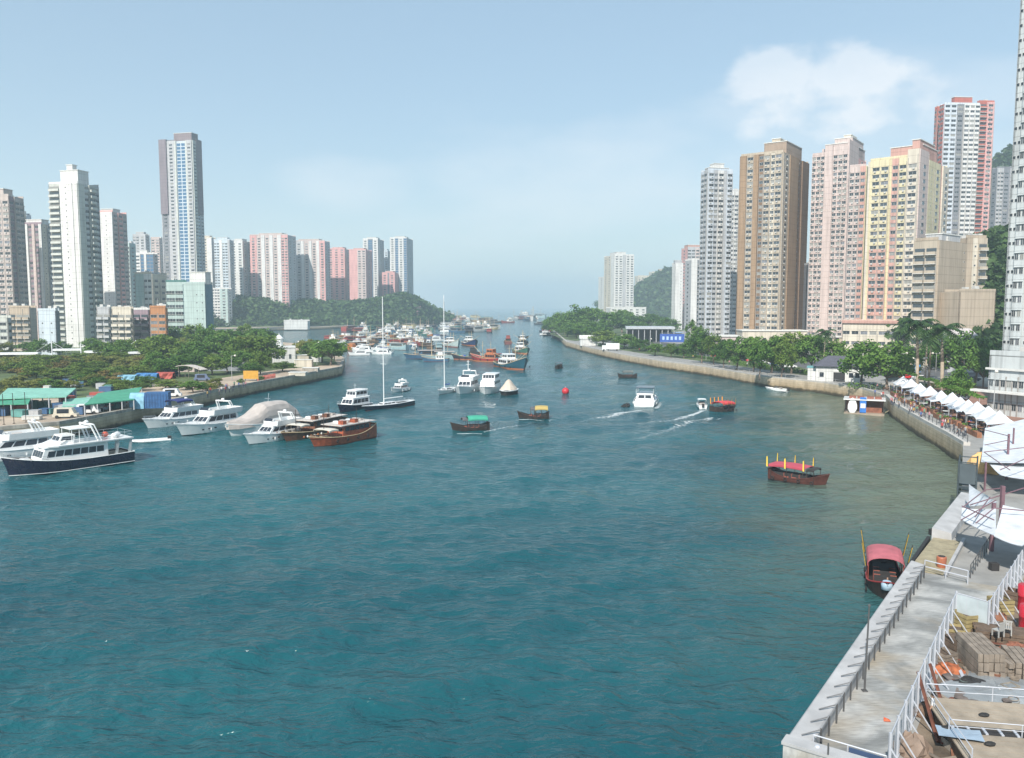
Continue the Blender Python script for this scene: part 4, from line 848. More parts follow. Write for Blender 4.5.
def junk(root, L, B, hm_=wood, rf=None):
    hull(root, L, B, 1.9, 2.6, 1.3, hm_, foot=redw, deck=deckm, nbow=.34, stern=.8, rake=.12, sternrake=-.02, trim=buff)
    cabin(root, -L*.40, L*.08, B*.40, B*.38, 1.2, 3.1, .3, .0, m=hm_, side=5, frontn=3, rear=3, h0=.45, h1=.85, roof=.0)
    r_ = MB(); r_.box(-L*.47, L*.14, -B*.47, B*.47, 3.12, 3.24, M('junk_roof', (.50,.46,.42), rough=.8, var=.2)); r_.build('roof_deck', root)
    for sg in (-1, 1): rail(root, [(-L*.46+L*.1*i,sg*B*.45,3.24) for i in range(7)], .8, m=dwood)
    b = MB()
    for i in range(4): b.box(-L*.38+L*.11*i, -L*.33+L*.11*i, -B*.3, B*.1, 3.25, 3.6, gel if i % 2 else canv)
    b.build('bench', root)
    canopy(root, L*.15, L*.30, B*.36, 2.6, .15, M('pale_awning', (.55,.52,.45), rough=.8), 2, 1.2, dwood, 'awning')
    for i in range(6): q = MB(); q.ball((L*(.12+.06*i), -B*.5+.06*i, 1.5), .2, .14, .22, orng if i % 2 else gel, 6, 4); q.build('float', root)
    fenders(root, L*.8, B, .8, 4); mast(root, L*.26, 1.3, 4.2, .07, dwood, ((.8,.7),)); mast(root, -L*.3, 3.2, 2.4, .05, dwood)
    w = MB(); w.lathe((L*.36,0,1.5), [(.1,0),(.3,.05),(.3,.4),(.1,.45)], rub, 8); w.build('windlass', root)
    for x in (-L*.2, 0): q = MB(); q.box(x, x+.9, B*.1, B*.32, 3.25, 3.9, hm_); q.build('locker', root)
put('varnished red-brown wooden junk with a flat pale roof, outermost of the moored row','wooden_junk','junk',(368,436),(309,448),junk,B=5.2)
put('darker wooden junk lying inside the red-brown one','wooden_junk','junk',(340,430),(281,443),junk,B=4.8,hm_=M('old_wood', (.16,.065,.035), rough=.6, var=.3, scale=2))
def whitefly(root, L, B):
    hull(root, L, B, 2.0, 1.2, 1.3, navy, foot=navy, deck=gel, trim=gel)
    cabin(root, -L*.4, L*.24, B*.43, B*.38, 1.0, 2.9, 1.2, .1, side=4, frontn=3, rear=2, roof=.14)
    cabin(root, -L*.36, L*.06, B*.36, B*.33, 3.0, 4.5, .5, .0, side=3, frontn=3, rear=1, roof=.16, name='upper_cabin')
    rail(root, [(L*.22,-B*.42,1.4),(L*.36,-B*.3,1.7),(L*.46,0,1.95),(L*.36,B*.3,1.7),(L*.22,B*.42,1.4)], .6); mast(root, -L*.1, 4.6, 1.5, .04, gel, ((.7,.5),))
put('white two-storey cabin boat with a dark hull behind the junks','cabin_boat','cabin boat',(368,407),(336,413),whitefly,L=11,B=4.2)
def sailboat(root, L, B, mh=22, hullm=navy, sp=True):
    hull(root, L, B, 1.35, 1.0, .95, hullm, foot=redw, deck=gel, nbow=.6, stern=.6, rake=.1, zdeck=-.05, trim=gel)
    cabin(root, -L*.12, L*.16, B*.28, B*.22, .9, 1.45, .8, .3, side=3, frontn=1, roof=0, h0=.3, h1=.75, name='coachroof')
    x = L*.08; mast(root, x, .9, mh, .13, gel, ((.38,.9),(.66,.7)), [(L*.49,0,1.3),(-L*.48,0,1.0),(x,B*.48,1.0),(x,-B*.48,1.0)])
    b = MB(); b.tube((x,0,2.3), (-L*.3,0,2.2), .16, bluec if not sp else gel, 6); b.build('boom', root)
    c = MB(); c.box(-L*.36, -L*.16, -B*.22, B*.22, .86, .93, dk); c.lathe((-L*.34,0,.9), [(.03,0),(.03,.8),(.4,.82),(.4,.86),(.03,.9)], steel, 10); c.build('cockpit', root)
    rail(root, [(L*.3,-B*.3,1.1),(L*.49,0,1.3),(L*.3,B*.3,1.1)], .55); rail(root, [(-L*.1,-B*.46,1),(-L*.3,-B*.42,1),(-L*.48,-B*.28,1),(-L*.48,B*.28,1),(-L*.3,B*.42,1),(-L*.1,B*.46,1)], .55)
put('dark-hulled sailing yacht with the tallest white mast, by the two-storey cabin boat','sailing_yacht','sailing boat',(412,404),(362,412),sailboat,B=3.2,mh=25.2)
put('white sailing boat with a thin grey mast, left end of the mid-channel row','sailing_yacht','sailing boat',(458,389),(432,397),sailboat,L=12,B=3.4,mh=26,hullm=gel,sp=False)
put('small white cabin cruiser moored alone above the sailing yacht','cabin_cruiser','cabin boat',(410,389),(388,394),yacht,L=9.5,B=3.2)
def bigyacht(root, L, B):
    yacht(root, L, B); s = L/16
    mast(root, -L*.12, 5.2*s, 3.0, .12, gel, ((.6,.7),(.85,.4)))
put('white pointed-bow yacht with a radar mast, second in the mid-channel row','motor_yacht','motor yacht',(476,388),(456,397),bigyacht,L=18,B=5.4)
def boxy(root, L, B):
    hull(root, L, B, 2.4, 1.4, 1.6, gel, foot=navy, deck=gel, nbow=.35)
    cabin(root, -L*.4, L*.26, B*.45, B*.40, 1.4, 3.5, 1.0, .1, side=4, frontn=3, rear=2, h0=.5, h1=.8)
    cabin(root, -L*.36, L*.10, B*.40, B*.38, 3.62, 5.0, .4, .0, side=4, frontn=4, rear=2, h0=.3, h1=.9, name='upper_cabin', roof=.18)
    rail(root, [(L*.2,-B*.44,1.75),(L*.36,-B*.34,2.1),(L*.47,0,2.35),(L*.36,B*.34,2.1),(L*.2,B*.44,1.75)], .7)
put('boxy white yacht with an enclosed upper deck, third in the mid-channel row','motor_yacht','motor yacht',(497,388),(481,397),boxy,L=14.5,B=5.0)
def tented(root, L, B):
    hull(root, L, B, 1.6, 1.2, 1.2, dk, foot=dk, deck=gel, trim=gel, nbow=.4)
    b = MB(); n = 12
    b.loft([[(math.cos(6.283*i/n)*L*.46*f, math.sin(6.283*i/n)*B*.5*f, z) for i in range(n)] for f, z in ((1,1.35),(.95,1.7),(.62,2.6),(.3,3.7),(.06,4.1))], M('cream_tarpaulin', (.55,.47,.38), rough=.9, var=.12), closed=True); b.build('tarpaulin', root)
    d = MB(); d.loft([[(math.cos(6.283*i/n)*L*.49*f, math.sin(6.283*i/n)*B*.54*f, z) for i in range(n)] for f, z in ((1,1.2),(1.02,1.4),(.9,1.42))], gel, closed=True); d.build('rub_rail', root)
put('squat boat under a cream conical cover, right end of the mid-channel row','covered_boat','covered boat',(514,391),(503,398),tented,L=9,B=4.6)

def sampan(root, L=7.5, B=2.3, can=grn, rise=.35, flags=0, hm_=dwood, x0=-.30, x1=.22, zc=2.1, fm=yel, second=None, edge=None):
    hull(root, L, B, 1.75, 1.55, .68, hm_, foot=dk, deck=dwood, nbow=.45, stern=.62, rake=.10, zdeck=-.28, trim=edge)
    canopy(root, L*x0, L*x1, B*.50, zc, rise, can, 3, .5, dwood if not edge else redw)
    if second: canopy(root, L*(x1+.01), L*(x1+.14), B*.42, zc-.1, rise*.7, second, 2, .6, dwood, 'fore_awning')
    for i in range(3):
        for sg in (-1, 1): b = MB(); b.box(L*(-.22+.13*i), L*(-.14+.13*i), sg*B*.22-.25, sg*B*.22+.25, .42, .78, M('seat_cushion', (.30,.09,.06), rough=.8)); b.box(L*(-.225+.13*i), L*(-.215+.13*i), sg*B*.22-.25, sg*B*.22+.25, .78, 1.2, MATS['seat_cushion']); b.build('seat', root)
    c_ = MB(); c_.box(L*x0, L*x1, -B*.30, B*.30, .5, 1.15, dk); c_.build('bench_box', root)
    fenders(root, L, B, .45, 4, r=.26)
    for i in range(flags):
        for sg in (-1, 1):
            x = L*(x0+(x1-x0)*(i/(max(1, flags-1)))); b = MB(); b.tube((x,sg*B*.52,zc-.3), (x-.06,sg*B*.56,zc+1.25), .025, dwood, 4)
            b.add([(x-.04,sg*B*.545,zc-.3),(x-.22,sg*B*.56,zc-.25),(x-.20,sg*B*.58,zc+1.1),(x-.06,sg*B*.56,zc+1.2)], [(0,1,2,3)], fm)
            b.add([(x-.04,sg*B*.555,zc-.3),(x-.22,sg*B*.57,zc-.25),(x-.20,sg*B*.59,zc+1.1),(x-.06,sg*B*.57,zc+1.2)], [(3,2,1,0)], fm); b.build('flag', root)
    o = MB(); o.box(-L*.46, -L*.40, -.2, .2, .8, 1.3, dk); o.tube((-L*.42,0,1.2), (-L*.50,0,.1), .05, steel, 5); o.build('outboard_motor', root)
gS = 'sampans under way on the channel'
put('dark sampan with a green arched canopy, in the middle of the channel','sampan','sampan',(484,430),(455,431),sampan,L=7.6,B=2.9,group=gS,x0=-.44,x1=.06,zc=2.3,rise=.5,second=M('grey_awning', (.10,.10,.11), rough=.8))
put('small dark sampan with a yellow-brown awning at the stern','sampan','sampan',(546,419),(520,419),sampan,L=6.8,B=2.8,can=M('mustard_canvas', (.40,.30,.10), rough=.8),x0=-.46,x1=-.06,zc=2.3,rise=.5,second=MATS['grey_awning'],group=gS)
put('sampan with a scalloped pink-red roof and upright yellow banners, right of centre','sampan','sampan',(770,478),(830,487),sampan,L=8.3,B=2.9,can=M('pink_canvas', (.42,.06,.09), rough=.8, var=.1),rise=.10,flags=3,hm_=M('red_brown_wood', (.085,.028,.02), rough=.6, var=.3, scale=2),x0=-.46,x1=.16,zc=2.2,second=dk,group=gS)
put('sampan with red canopy bristling with orange and yellow flags, heading away','sampan','sampan',(715,413),(733,411),sampan,L=7.6,B=3.4,can=M('crimson_canvas', (.55,.05,.06), rough=.8),flags=4,fm=M('orange_cloth', (.80,.32,.03), rough=.8),group=gS)
q = P(879,585,0); sp = boat('sampan','red-roofed sampan tied up bow-on to the pier, yellow banner posts at its corners','sampan',(q.x+.2,q.y-.6,0),R(248),gS)
sampan(sp, 8.2, 2.9, M('rose_canvas', (.40,.11,.13), rough=.8, var=.2), .55, 0, dwood, -.42, .12, 2.3, edge=M('red_trim', (.30,.03,.03), rough=.5))
for x in (-3.3,.9):
    for sg in (-1,1): k = MB(); k.add([(x,sg*1.55,2.0),(x+.05,sg*1.6,2.0),(x+.25,sg*1.95,4.0),(x+.20,sg*1.9,4.0),(x-.35,sg*1.6,2.0),(x-.15,sg*1.95,4.1)], [(0,1,2,3),(3,2,1,0),(0,3,5,4),(4,5,3,0)], yel); k.tube((x,sg*1.5,1.9), (x+.1,sg*1.95,4.2), .03, dwood, 4); k.build('banner', sp)
def wakecruiser(root, L, B):
    yacht(root, L, B, fly=False); s = L/16
    c = MB(); c.box(-L*.36, L*.02, -B*.4, B*.4, 4.6*s, 4.75*s, navy); c.build('bimini', root)
    for sg in (-1, 1):
        for x in (-L*.34, 0): p = MB(); p.tube((x,sg*B*.38,2.9*s), (x,sg*B*.38,4.6*s), .04, gel, 5); p.build('post', root)
    t = MB(); t.box(-L*.495, -L*.40, -B*.4, B*.4, .9*s, 1.35*s, gel); t.build('transom_seat', root)
put('white motor cruiser with a navy top seen from astern, leaving a foaming wake','motor_cruiser','motor yacht',(642,410),(650,398),wakecruiser,L=15,B=5.4)
def dinghy(root, L, B, m=rub, hd=True):
    b = MB()
    for sg in (-1, 1): b.path([Vector((-L/2,sg*B*.38,.35)), Vector((L*.2,sg*B*.38,.38)), Vector((L*.42,sg*B*.2,.5)), Vector((L*.5,0,.55))], .2, m, 8)
    b.box(-L*.46, L*.36, -B*.3, B*.3, .12, .22, dk if m is rub else gel); b.build('tube', root)
    s = MB(); s.box(-.3, .1, -B*.2, B*.2, .22, .7, gel if m is not rub else dk); s.build('console', root)
    o = MB(); o.box(-L*.54, -L*.44, -.18, .18, .3, .95, dk); o.build('outboard_motor', root)
put('dark dinghy towed beside the stern of the white motor cruiser','inflatable_dinghy','dinghy',(622,409),(630,405),dinghy,L=3.6,B=1.7)
put('white rigid tender floating off the bow of the sleek flybridge yacht','inflatable_dinghy','dinghy',(170,441),(132,444),dinghy,L=6.2,B=2.2,m=gel)
def speedboat(root, L, B, top=False):
    hull(root, L, B, .95, .7, .7, gel, foot=navy, deck=gel, nbow=.6, rake=.14, zdeck=-.12)
    w = MB(); w.add([(L*.08,-B*.36,.8),(L*.16,0,.8),(L*.08,B*.36,.8),(-.02*L,-B*.33,1.3),(.05*L,0,1.3),(-.02*L,B*.33,1.3)], [(0,1,4,3),(1,2,5,4)], glz); w.build('windscreen', root)
    c = MB(); c.box(-L*.36, -L*.04, -B*.3, B*.3, .5, .62, dk); c.box(-L*.22, -L*.14, -B*.28, B*.28, .62, 1.05, canv); c.build('seat', root)
    o = MB(); o.box(-L*.56, -L*.47, -.25, .25, .3, 1.1, dk); o.build('outboard_motor', root)
    if top: canopy(root, -L*.3, L*.05, B*.4, 1.9, .1, gel, 2, .7, steel, 'bimini')
put('low white speedboat lying off the right bank wall','speedboat','speedboat',(789,392),(764,390),speedboat,L=6.8,B=2.2)
put('white centre-cabin speedboat racing beside the flagged sampan','speedboat','speedboat',(707,412),(696,402),speedboat,L=6.0,B=2.3,top=True)
put('small white boat moored left of the floating pontoon','speedboat','speedboat',(866,402),(853,398),speedboat,L=5.0,B=1.9)
put('small dark passenger sampan near the right bank wall','sampan','sampan',(633,378),(621,378),sampan,L=6.5,B=2.3,can=M('slate_canvas', (.12,.13,.12), rough=.8),group=gS)
put('small dark motor sampan above the red buoy','sampan','sampan',(562,367),(555,371),sampan,L=6.5,B=2.6,can=M('slate_canvas2', (.10,.11,.13), rough=.8),group=gS)
put('tiny sampan in mid channel ahead of the white trawler','sampan','sampan',(520,338),(527,338),sampan,L=8,B=3,can=M('slate_canvas', (.12,.13,.12), rough=.8),group=gS)
bo = P(565.5,394,0); b = MB(); b.ball((0,0,.75), 1.0, 1.0, 1.0, M('red_buoy', (.50,.02,.03), rough=.45), 18, 12); o = b.build('mooring_buoy', smooth=True); o.location = bo; tag(o, 'round bright red mooring buoy in mid channel', 'buoy')
b = MB(); b.lathe((0,0,1.7), [(.1,0),(.12,.1),(.2,.15),(.18,.3),(.05,.32)], steel, 8); b.build('lifting_ring', o)

# fishing boats
def fishing(root, L=18, B=5.5, c1=(.03,.10,.16), c2=(.5,.5,.48), rig=True, deckhouse=gel, foot=orng):
    hm_ = paint; n0 = len(root.children)
    hull(root, L, B, 3.6*L/18, 2.0, 1.5, hm_, foot=foot, deck=dwood, nbow=.42, stern=.86, rake=.12, trim=buff, zdeck=-.5, wl=.6)
    cabin(root, -L*.36, -L*.02, B*.34, B*.32, 1.2, 3.4, .2, .1, m=deckhouse, side=4, frontn=3, rear=2, roof=.2)
    cabin(root, -L*.26, -L*.06, B*.26, B*.24, 3.6, 5.3, .15, .1, m=deckhouse, side=2, frontn=3, roof=.2, name='wheelhouse')
    if rig:
        mast(root, L*.10, 1.2, 7.5, .13, buff, ((.75,1.4),), [(L*.48,0,3.4),(-L*.16,0,5.4)])
        b = MB(); b.tube((L*.10,0,2.6), (L*.36,0,6.4), .08, buff, 5); b.tube((L*.10,-.2,2.6), (-L*.1,-B*.9,6.0), .07, buff, 5); b.tube((L*.10,.2,2.6), (-L*.1,B*.9,6.0), .07, buff, 5); b.build('boom', root)
        mast(root, -L*.15, 5.4, 3.4, .08, buff, ((.6,.9),))
    rr = random.Random(int(L*10))
    for i in range(7):
        x = rr.uniform(.02,.30)*L; y = rr.uniform(-.28,.28)*B; q = MB(); m_ = rr.choice((orng,buff,grn,bluec,redw,canv))
        (q.box(x-.5, x+.5, y-.4, y+.4, 1.1, 1.1+rr.uniform(.5,1.3), m_) if i % 2 else q.lathe((x,y,1.05), [(.35,0),(.38,.5),(.35,1.0),(.05,1.02)], m_, 8)); q.build('crate' if i % 2 else 'drum', root)
    fenders(root, L, B*.98, 1.0, 4, r=.42)
    rail(root, [(-L*.48,-B*.4,1.9),(-L*.48,B*.4,1.9)], .9, m=buff)
    awn = MB(); awn.box(-L*.48, -L*.34, -B*.4, B*.4, 3.5, 3.6, paint2); awn.build('stern_awning', root)
def colr(root, c):
    for ch in root.children: ch.color = (*c, 1)
def putf(label, stern, bow, c, **k):
    r_ = put(label, 'fishing_boat', 'fishing boat', stern, bow, fishing, **k); colr(r_, c); return r_
putf('large blue-green fishing trawler with an orange waterline, bow towards us',(500,366),(527,371),(.02,.09,.13),L=25,B=8)
putf('green and cream fishing boat just behind the blue-green trawler',(514,352),(531,355),(.06,.16,.12),L=18,B=6,group='fishing boats in mid channel')
putf('red working boat with an orange-red upper deck',(497,362),(475,361),(.30,.03,.03),L=17,B=5.5,deckhouse=orng)
putf('low dark work boat left of the red one',(476,360),(460,360),(.03,.035,.05),L=15,B=4.5,rig=False,deckhouse=dk)
putf('white-topped trawler coming down the channel, farthest of the right group',(520,342),(526,347),(.03,.05,.07),L=17,B=6.5)
putf('dull red work barge behind the trawlers in mid channel',(510,346),(506,342),(.16,.05,.04),L=14,B=5,rig=False,deckhouse=redw)
putf('white and turquoise trawler with a red waterline, left of the blue one',(440,345),(466,349),(.50,.58,.56),L=24,B=7,foot=redw)
putf('dark blue trawler with a white bow deck at the edge of the crowded anchorage',(462,344),(480,347),(.02,.04,.12),L=22,B=7)

# the crowded anchorage: small prototypes with few parts, copied one by one
def proto_a():   # little trawler
    r_ = thing('moored_boat','x','boat'); hull(r_, 13, 4.2, 2.4, 1.6, 1.2, paint, foot=redw, deck=dwood, trim=buff, zdeck=-.3)
    c = MB(); c.box(-4.6, -.5, -1.4, 1.4, .9, 3.0, gel); c.box(-4.9, -.2, -1.6, 1.6, 3.003, 3.15, buff); c.box(-3.6, -1.4, -1.0, 1.0, 3.16, 4.4, gel); c.build('cabin', r_)
    w = MB()
    for x in (-4.1,-2.9,-1.7): w.box(x, x+.8, -1.43, 1.43, 1.9, 2.6, glz)
    w.box(-3.3, -1.36, -.8, .8, 3.6, 4.1, glz); w.build('window_band', r_); mast(r_, 1.5, .9, 5.5, .09, buff, ((.7,1.),), [(6,0,2.3)]); return r_
def proto_b():   # houseboat barge
    r_ = thing('moored_boat','x','boat'); hull(r_, 11, 4.4, 1.1, 1.0, .9, dwood, foot=dk, deck=dwood, nbow=.2)
    c = MB(); c.box(-4.4, 3.0, -1.8, 1.8, .8, 2.8, paint); c.build('cabin', r_); w = MB(); w.box(-3.8, 2.4, -1.83, 1.83, 1.5, 2.2, dk); w.build('window_band', r_)
    t = MB(); t.box(-5.0, 4.0, -2.1, 2.1, 2.803, 2.95, paint2); t.build('roof', r_); return r_
def proto_c():   # cabin cruiser
    r_ = thing('moored_boat','x','boat'); hull(r_, 11, 3.6, 1.7, 1.1, 1.1, gel, foot=navy, deck=gel, nbow=.5)
    cabin(r_, -3.8, 2.6, 1.45, 1.2, 1.0, 2.5, 1.4, .2, side=1, frontn=1, rear=1); t = MB(); t.box(-3.2, .6, -1.3, 1.3, 3.6, 3.75, paint2); t.box(-3.4, .4, -1.3, 1.3, 2.7, 3.1, gel); t.build('bimini', r_); return r_
def proto_d():   # wooden junk with masts
    r_ = thing('moored_boat','x','boat'); hull(r_, 16, 5, 2.3, 2.8, 1.5, paint, foot=redw, deck=deckm, nbow=.34, trim=buff)
    c = MB(); c.box(-6.4, 1.0, -1.9, 1.9, 1.2, 3.4, paint2); c.box(-6.9, 1.8, -2.3, 2.3, 3.403, 3.55, canv); c.build('cabin', r_); w = MB(); w.box(-5.8, .4, -1.93, 1.93, 2.1, 2.9, dk); w.build('window_band', r_)
    mast(r_, 3.0, 1.2, 8.0, .11, buff, ((.7,1.3),), [(7.5,0,2.3)]); mast(r_, -4.0, 3.5, 4.0, .08, buff); return r_
PB = [proto_a(), proto_b(), proto_c(), proto_d()]
cols = [((.50,.50,.48),'white'),((.05,.12,.20),'blue'),((.30,.05,.04),'red'),((.05,.18,.14),'green'),((.16,.10,.06),'brown'),((.45,.38,.20),'tan'),((.06,.06,.07),'black'),((.28,.40,.42),'pale turquoise'),((.45,.16,.05),'orange')]
kinds = ['small trawler','covered houseboat','cabin cruiser','high-sterned junk']
rr = random.Random(21)
def anchorage(where, n, xr, yr, wt, seed, head=(0,360), sc=(.8,1.15), group=None, slope=0):
    rr = random.Random(seed); placed = []
    for i in range(n*6):
        if len(placed) >= n: break
        px = rr.uniform(*xr); py = rr.uniform(*yr)+slope*(px-xr[0]); p = P(px, py, 0)
        if any((p-q).length < 9.5 for q in placed): continue
        placed.append(p); k = rr.choices(range(4), wt)[0]; c, cn = rr.choice(cols); a = R(rr.uniform(*head))
        if k == 2: c, cn = rr.choice([((.70,.70,.68),'white'),((.06,.10,.3),'navy-topped'),((.55,.5,.42),'cream-topped')])
        dupe(PB[k], (p.x, p.y, 0), a, '%s %s %s' % (cn, kinds[k], where), rr.uniform(*sc), c, group or 'boats '+where)
anchorage('in the front line of the crowded anchorage by the promontory tip', 6, (352,384), (350,356), (0,0,1,0), 4, (150,200), (.9,1.1))
anchorage('in the crowded anchorage left of the tallest mast', 24, (328,378), (338,349), (3,3,3,2), 5)
anchorage('in the crowded anchorage between the two sailing masts', 34, (378,440), (334,350), (4,2,4,2), 6)
anchorage('beside the thin mast, in front of the anchorage', 4, (420,446), (356,362), (2,0,1,3), 7, (160,200), (.9,1.2))
anchorage('in the back rows of the anchorage under the wooded headland', 38, (345,450), (326,334), (3,3,3,2), 8, sc=(1,1.5))
anchorage('in the long pinkish-brown raft at the channel\'s left side', 34, (446,492), (325,333), (3,4,1,3), 9, sc=(1.1,1.6))
anchorage('far away near the harbour mouth, left half', 14, (450,510), (317.5,323), (4,2,1,3), 10, sc=(1.4,2.2))
anchorage('far away near the harbour mouth, right half', 9, (512,565), (314.5,321), (4,1,1,3), 11, sc=(1.6,2.6))
anchorage('moored against the wooded point of the right bank', 8, (538,556), (322,338), (2,4,1,2), 12, sc=(.9,1.2))
for o in PB: kill(o)
# breakwater
b = MB(); pts = [P(200,329.5), P(300,327.5), P(430,324), P(470,321)]
b.loft([[(p.x,p.y-6,-1),(p.x,p.y-2,3.2),(p.x,p.y+2,3.2),(p.x,p.y+6,-1)] for p in pts], M('rubble', (.17,.16,.15), rough=.95, var=.35, scale=.4), closed=True); tag(b.build('breakwater'), 'long low rubble breakwater behind the crowded anchorage', 'breakwater')

# wakes: thin broken foam on the water
def foammat():
    m, t, p = newmat('foam'); L = t.links.new; p.inputs['Base Color'].default_value = (.75,.8,.8,1); p.inputs['Roughness'].default_value = .7
    tcn = t.nodes.new('ShaderNodeTexCoord'); n = t.nodes.new('ShaderNodeTexNoise'); n.inputs['Scale'].default_value = 1.6; n.inputs['Detail'].default_value = 6; L(tcn.outputs['Object'], n.inputs[0])
    uv = t.nodes.new('ShaderNodeAttribute'); uv.attribute_name = 'dens'; s = t.nodes.new('ShaderNodeMath'); s.operation = 'ADD'; L(n.outputs['Fac'], s.inputs[0]); L(uv.outputs['Fac'], s.inputs[1])
    r_ = t.nodes.new('ShaderNodeMapRange'); r_.inputs['From Min'].default_value = .88; r_.inputs['From Max'].default_value = 1.25; r_.inputs['To Max'].default_value = .62; L(s.outputs[0], r_.inputs[0]); L(r_.outputs[0], p.inputs['Alpha']); return m
foam = foammat()
def wake(start, end, w0, w1, d0=.75, d1=.3, n=14, off=.0):
    a = P(*start); c = P(*end); d = (c-a); nr = Vector((-d.y, d.x, 0)).normalized(); V = []; F = []; A = []; rr = random.Random(int(start[0])); n = max(8, int(d.length/.7)); K_ = 9
    for i in range(n+1):
        t = i/n; p = a+d*t+nr*(math.sin(t*9+start[0])*.25*w1*t); w = w0+(w1-w0)*t
        for k in range(K_): e = 1-abs(k/(K_-1)*2-1)**1.5; q = p+nr*w*(k/(K_-1)*2-1); V.append([q.x,q.y,off]); A.append((d0+(d1-d0)*t)*e)
        if i:
            for k in range(K_-1): s_ = (i-1)*K_+k; F.append((s_,s_+1,s_+1+K_,s_+K_))
    hh = wave_h([v[0] for v in V], [v[1] for v in V])
    for v, h in zip(V, hh): v[2] += float(h)+.035
    me = bpy.data.meshes.new('wake_foam'); me.from_pydata([tuple(v) for v in V], [], F); me.materials.append(foam); at = me.attributes.new('dens', 'FLOAT', 'POINT'); at.data.foreach_set('value', A)
    o = bpy.data.objects.new('wake_foam', me); COL.objects.link(o); o['kind'] = 'stuff'
wake((642,411),(600,418),2.4,2.6,.9,.5,12,.012); wake((634,411),(545,428),1.2,4.5,.55,.25,20,.03); wake((656,409),(664,400),1.0,1.6,.7,.4,8,.05)
wake((704,412),(660,424),.9,2.0,.9,.45,16,.012); wake((712,417),(600,450),1.3,4.2,.66,.24,24,.03); wake((700,405),(640,413),.4,1.0,.6,.2,14,.05); wake((722,419),(700,424),.8,1.6,.7,.35,8,.07)
wake((484,432),(560,419),.6,2.2,.6,.22,20,.012); wake((457,434),(482,434),.5,.6,.9,.8,8,.03); wake((546,421),(640,405),.5,2.0,.45,.2,20,.05); wake((519,421),(544,421),.4,.6,.85,.7,8,.07)
wake((620,380),(636,380),.5,.7,.8,.6,8,.012); wake((555,373),(563,373),.5,.7,.8,.6,8,.012); wake((770,482),(600,452),.3,2.6,.30,.12,24,.09)

# ---------------------------------------------------------------- people
skin = M('skin', (.42,.26,.18), rough=.6); hairm = M('dark_hair', (.02,.015,.012), rough=.7); shirt = M('shirt_cloth', objcol=True, rough=.9); trou = M('dark_trousers', (.04,.045,.07), rough=.9)
def person_mesh(pose):
    S_ = 1.0; J = {}; E = []
    def j(n, x, y, z, r, par=None):
        J[n] = (len(J), (x,y,z), r)
        if par: E.append((J[par][0], J[n][0]))
    hz_ = .92 if pose != 'sit' else .50; f = .18 if pose == 'walk' else .03
    j('pel',0,0,hz_,.13); j('waist',0,0,hz_+.17,.12,'pel'); j('chest',0,.01,hz_+.38,.145,'waist'); j('neck',0,0,hz_+.56,.055,'chest'); j('head',0,.02,hz_+.68,.085,'neck'); j('crown',0,.01,hz_+.79,.08,'head')
    for s, n in ((-1,'l'),(1,'r')):
        q = s*f
        j('sh'+n, s*.17,0,hz_+.49,.055,'chest')
        if pose == 'sit': j('el'+n, s*.23,.10,hz_+.24,.042,'sh'+n); j('wr'+n, s*.16,.32,hz_+.18,.032,'el'+n); j('ha'+n, s*.14,.40,hz_+.17,.035,'wr'+n)
        else: j('el'+n, s*.24,-q*.7,hz_+.21,.042,'sh'+n); j('wr'+n, s*.25,-q*.9+.1,hz_-.02,.032,'el'+n); j('ha'+n, s*.25,-q*.9+.13,hz_-.10,.036,'wr'+n)
        j('hip'+n, s*.09,0,hz_-.05,.09,'pel')
        if pose == 'sit': j('kn'+n, s*.11,.43,hz_-.02,.062,'hip'+n); j('an'+n, s*.11,.43,.08,.04,'kn'+n); j('to'+n, s*.12,.60,.04,.035,'an'+n)
        else: j('kn'+n, s*.10,q*.8+.04,.48,.062,'hip'+n); j('an'+n, s*.10,q*1.4,.08,.04,'kn'+n); j('to'+n, s*.12,q*1.4+.17,.04,.035,'an'+n)
    me = bpy.data.meshes.new('tmp'); me.from_pydata([v[1] for v in J.values()], E, []); o = bpy.data.objects.new('tmp', me); COL.objects.link(o)
    m = o.modifiers.new('s', 'SKIN'); 
    for v, d in zip(J.values(), me.skin_vertices[0].data): d.radius = (v[2], v[2]*.85)
    me.skin_vertices[0].data[0].use_root = True
    o.modifiers.new('b', 'SUBSURF').levels = 1
    dg = bpy.context.evaluated_depsgraph_get(); r = bpy.data.meshes.new_from_object(o.evaluated_get(dg)); bpy.data.objects.remove(o)
    r.name = 'person'
    for k in (shirt, trou, skin, hairm): r.materials.append(k)
    for p in r.polygons:
        c = p.center; armlow = abs(c.x) > .19 and c.z < hz_+.25 and (pose != 'sit' or c.y > .1)
        p.material_index = 3 if (c.z > hz_+.70 and (c.y < .05 or c.z > hz_+.80)) else 2 if (c.z > hz_+.54 or armlow or (pose == 'sit' and c.y > .22 and c.z > hz_+.08)) else 0 if c.z > hz_+.04 else 1
        p.use_smooth = True
    return r
PM = {k: person_mesh(k) for k in ('stand','walk','sit')}
SC = [((.6,.6,.6),'white'),((.08,.14,.35),'blue'),((.45,.06,.05),'red'),((.05,.05,.06),'black'),((.15,.30,.18),'green'),((.55,.35,.10),'orange'),((.30,.30,.32),'grey'),((.55,.25,.30),'pink')]
PI_ = [0]
def person(loc, rot, pose, label, ci=None, group=None):
    PI_[0] += 1; c, cn = SC[(PI_[0] if ci is None else ci) % len(SC)]
    o = bpy.data.objects.new('person', PM[pose]); COL.objects.link(o); o.location = loc; o.rotation_euler = (0,0,rot); o.color = (*c,1)
    return tag(o, label.replace('#', cn), 'person', group)

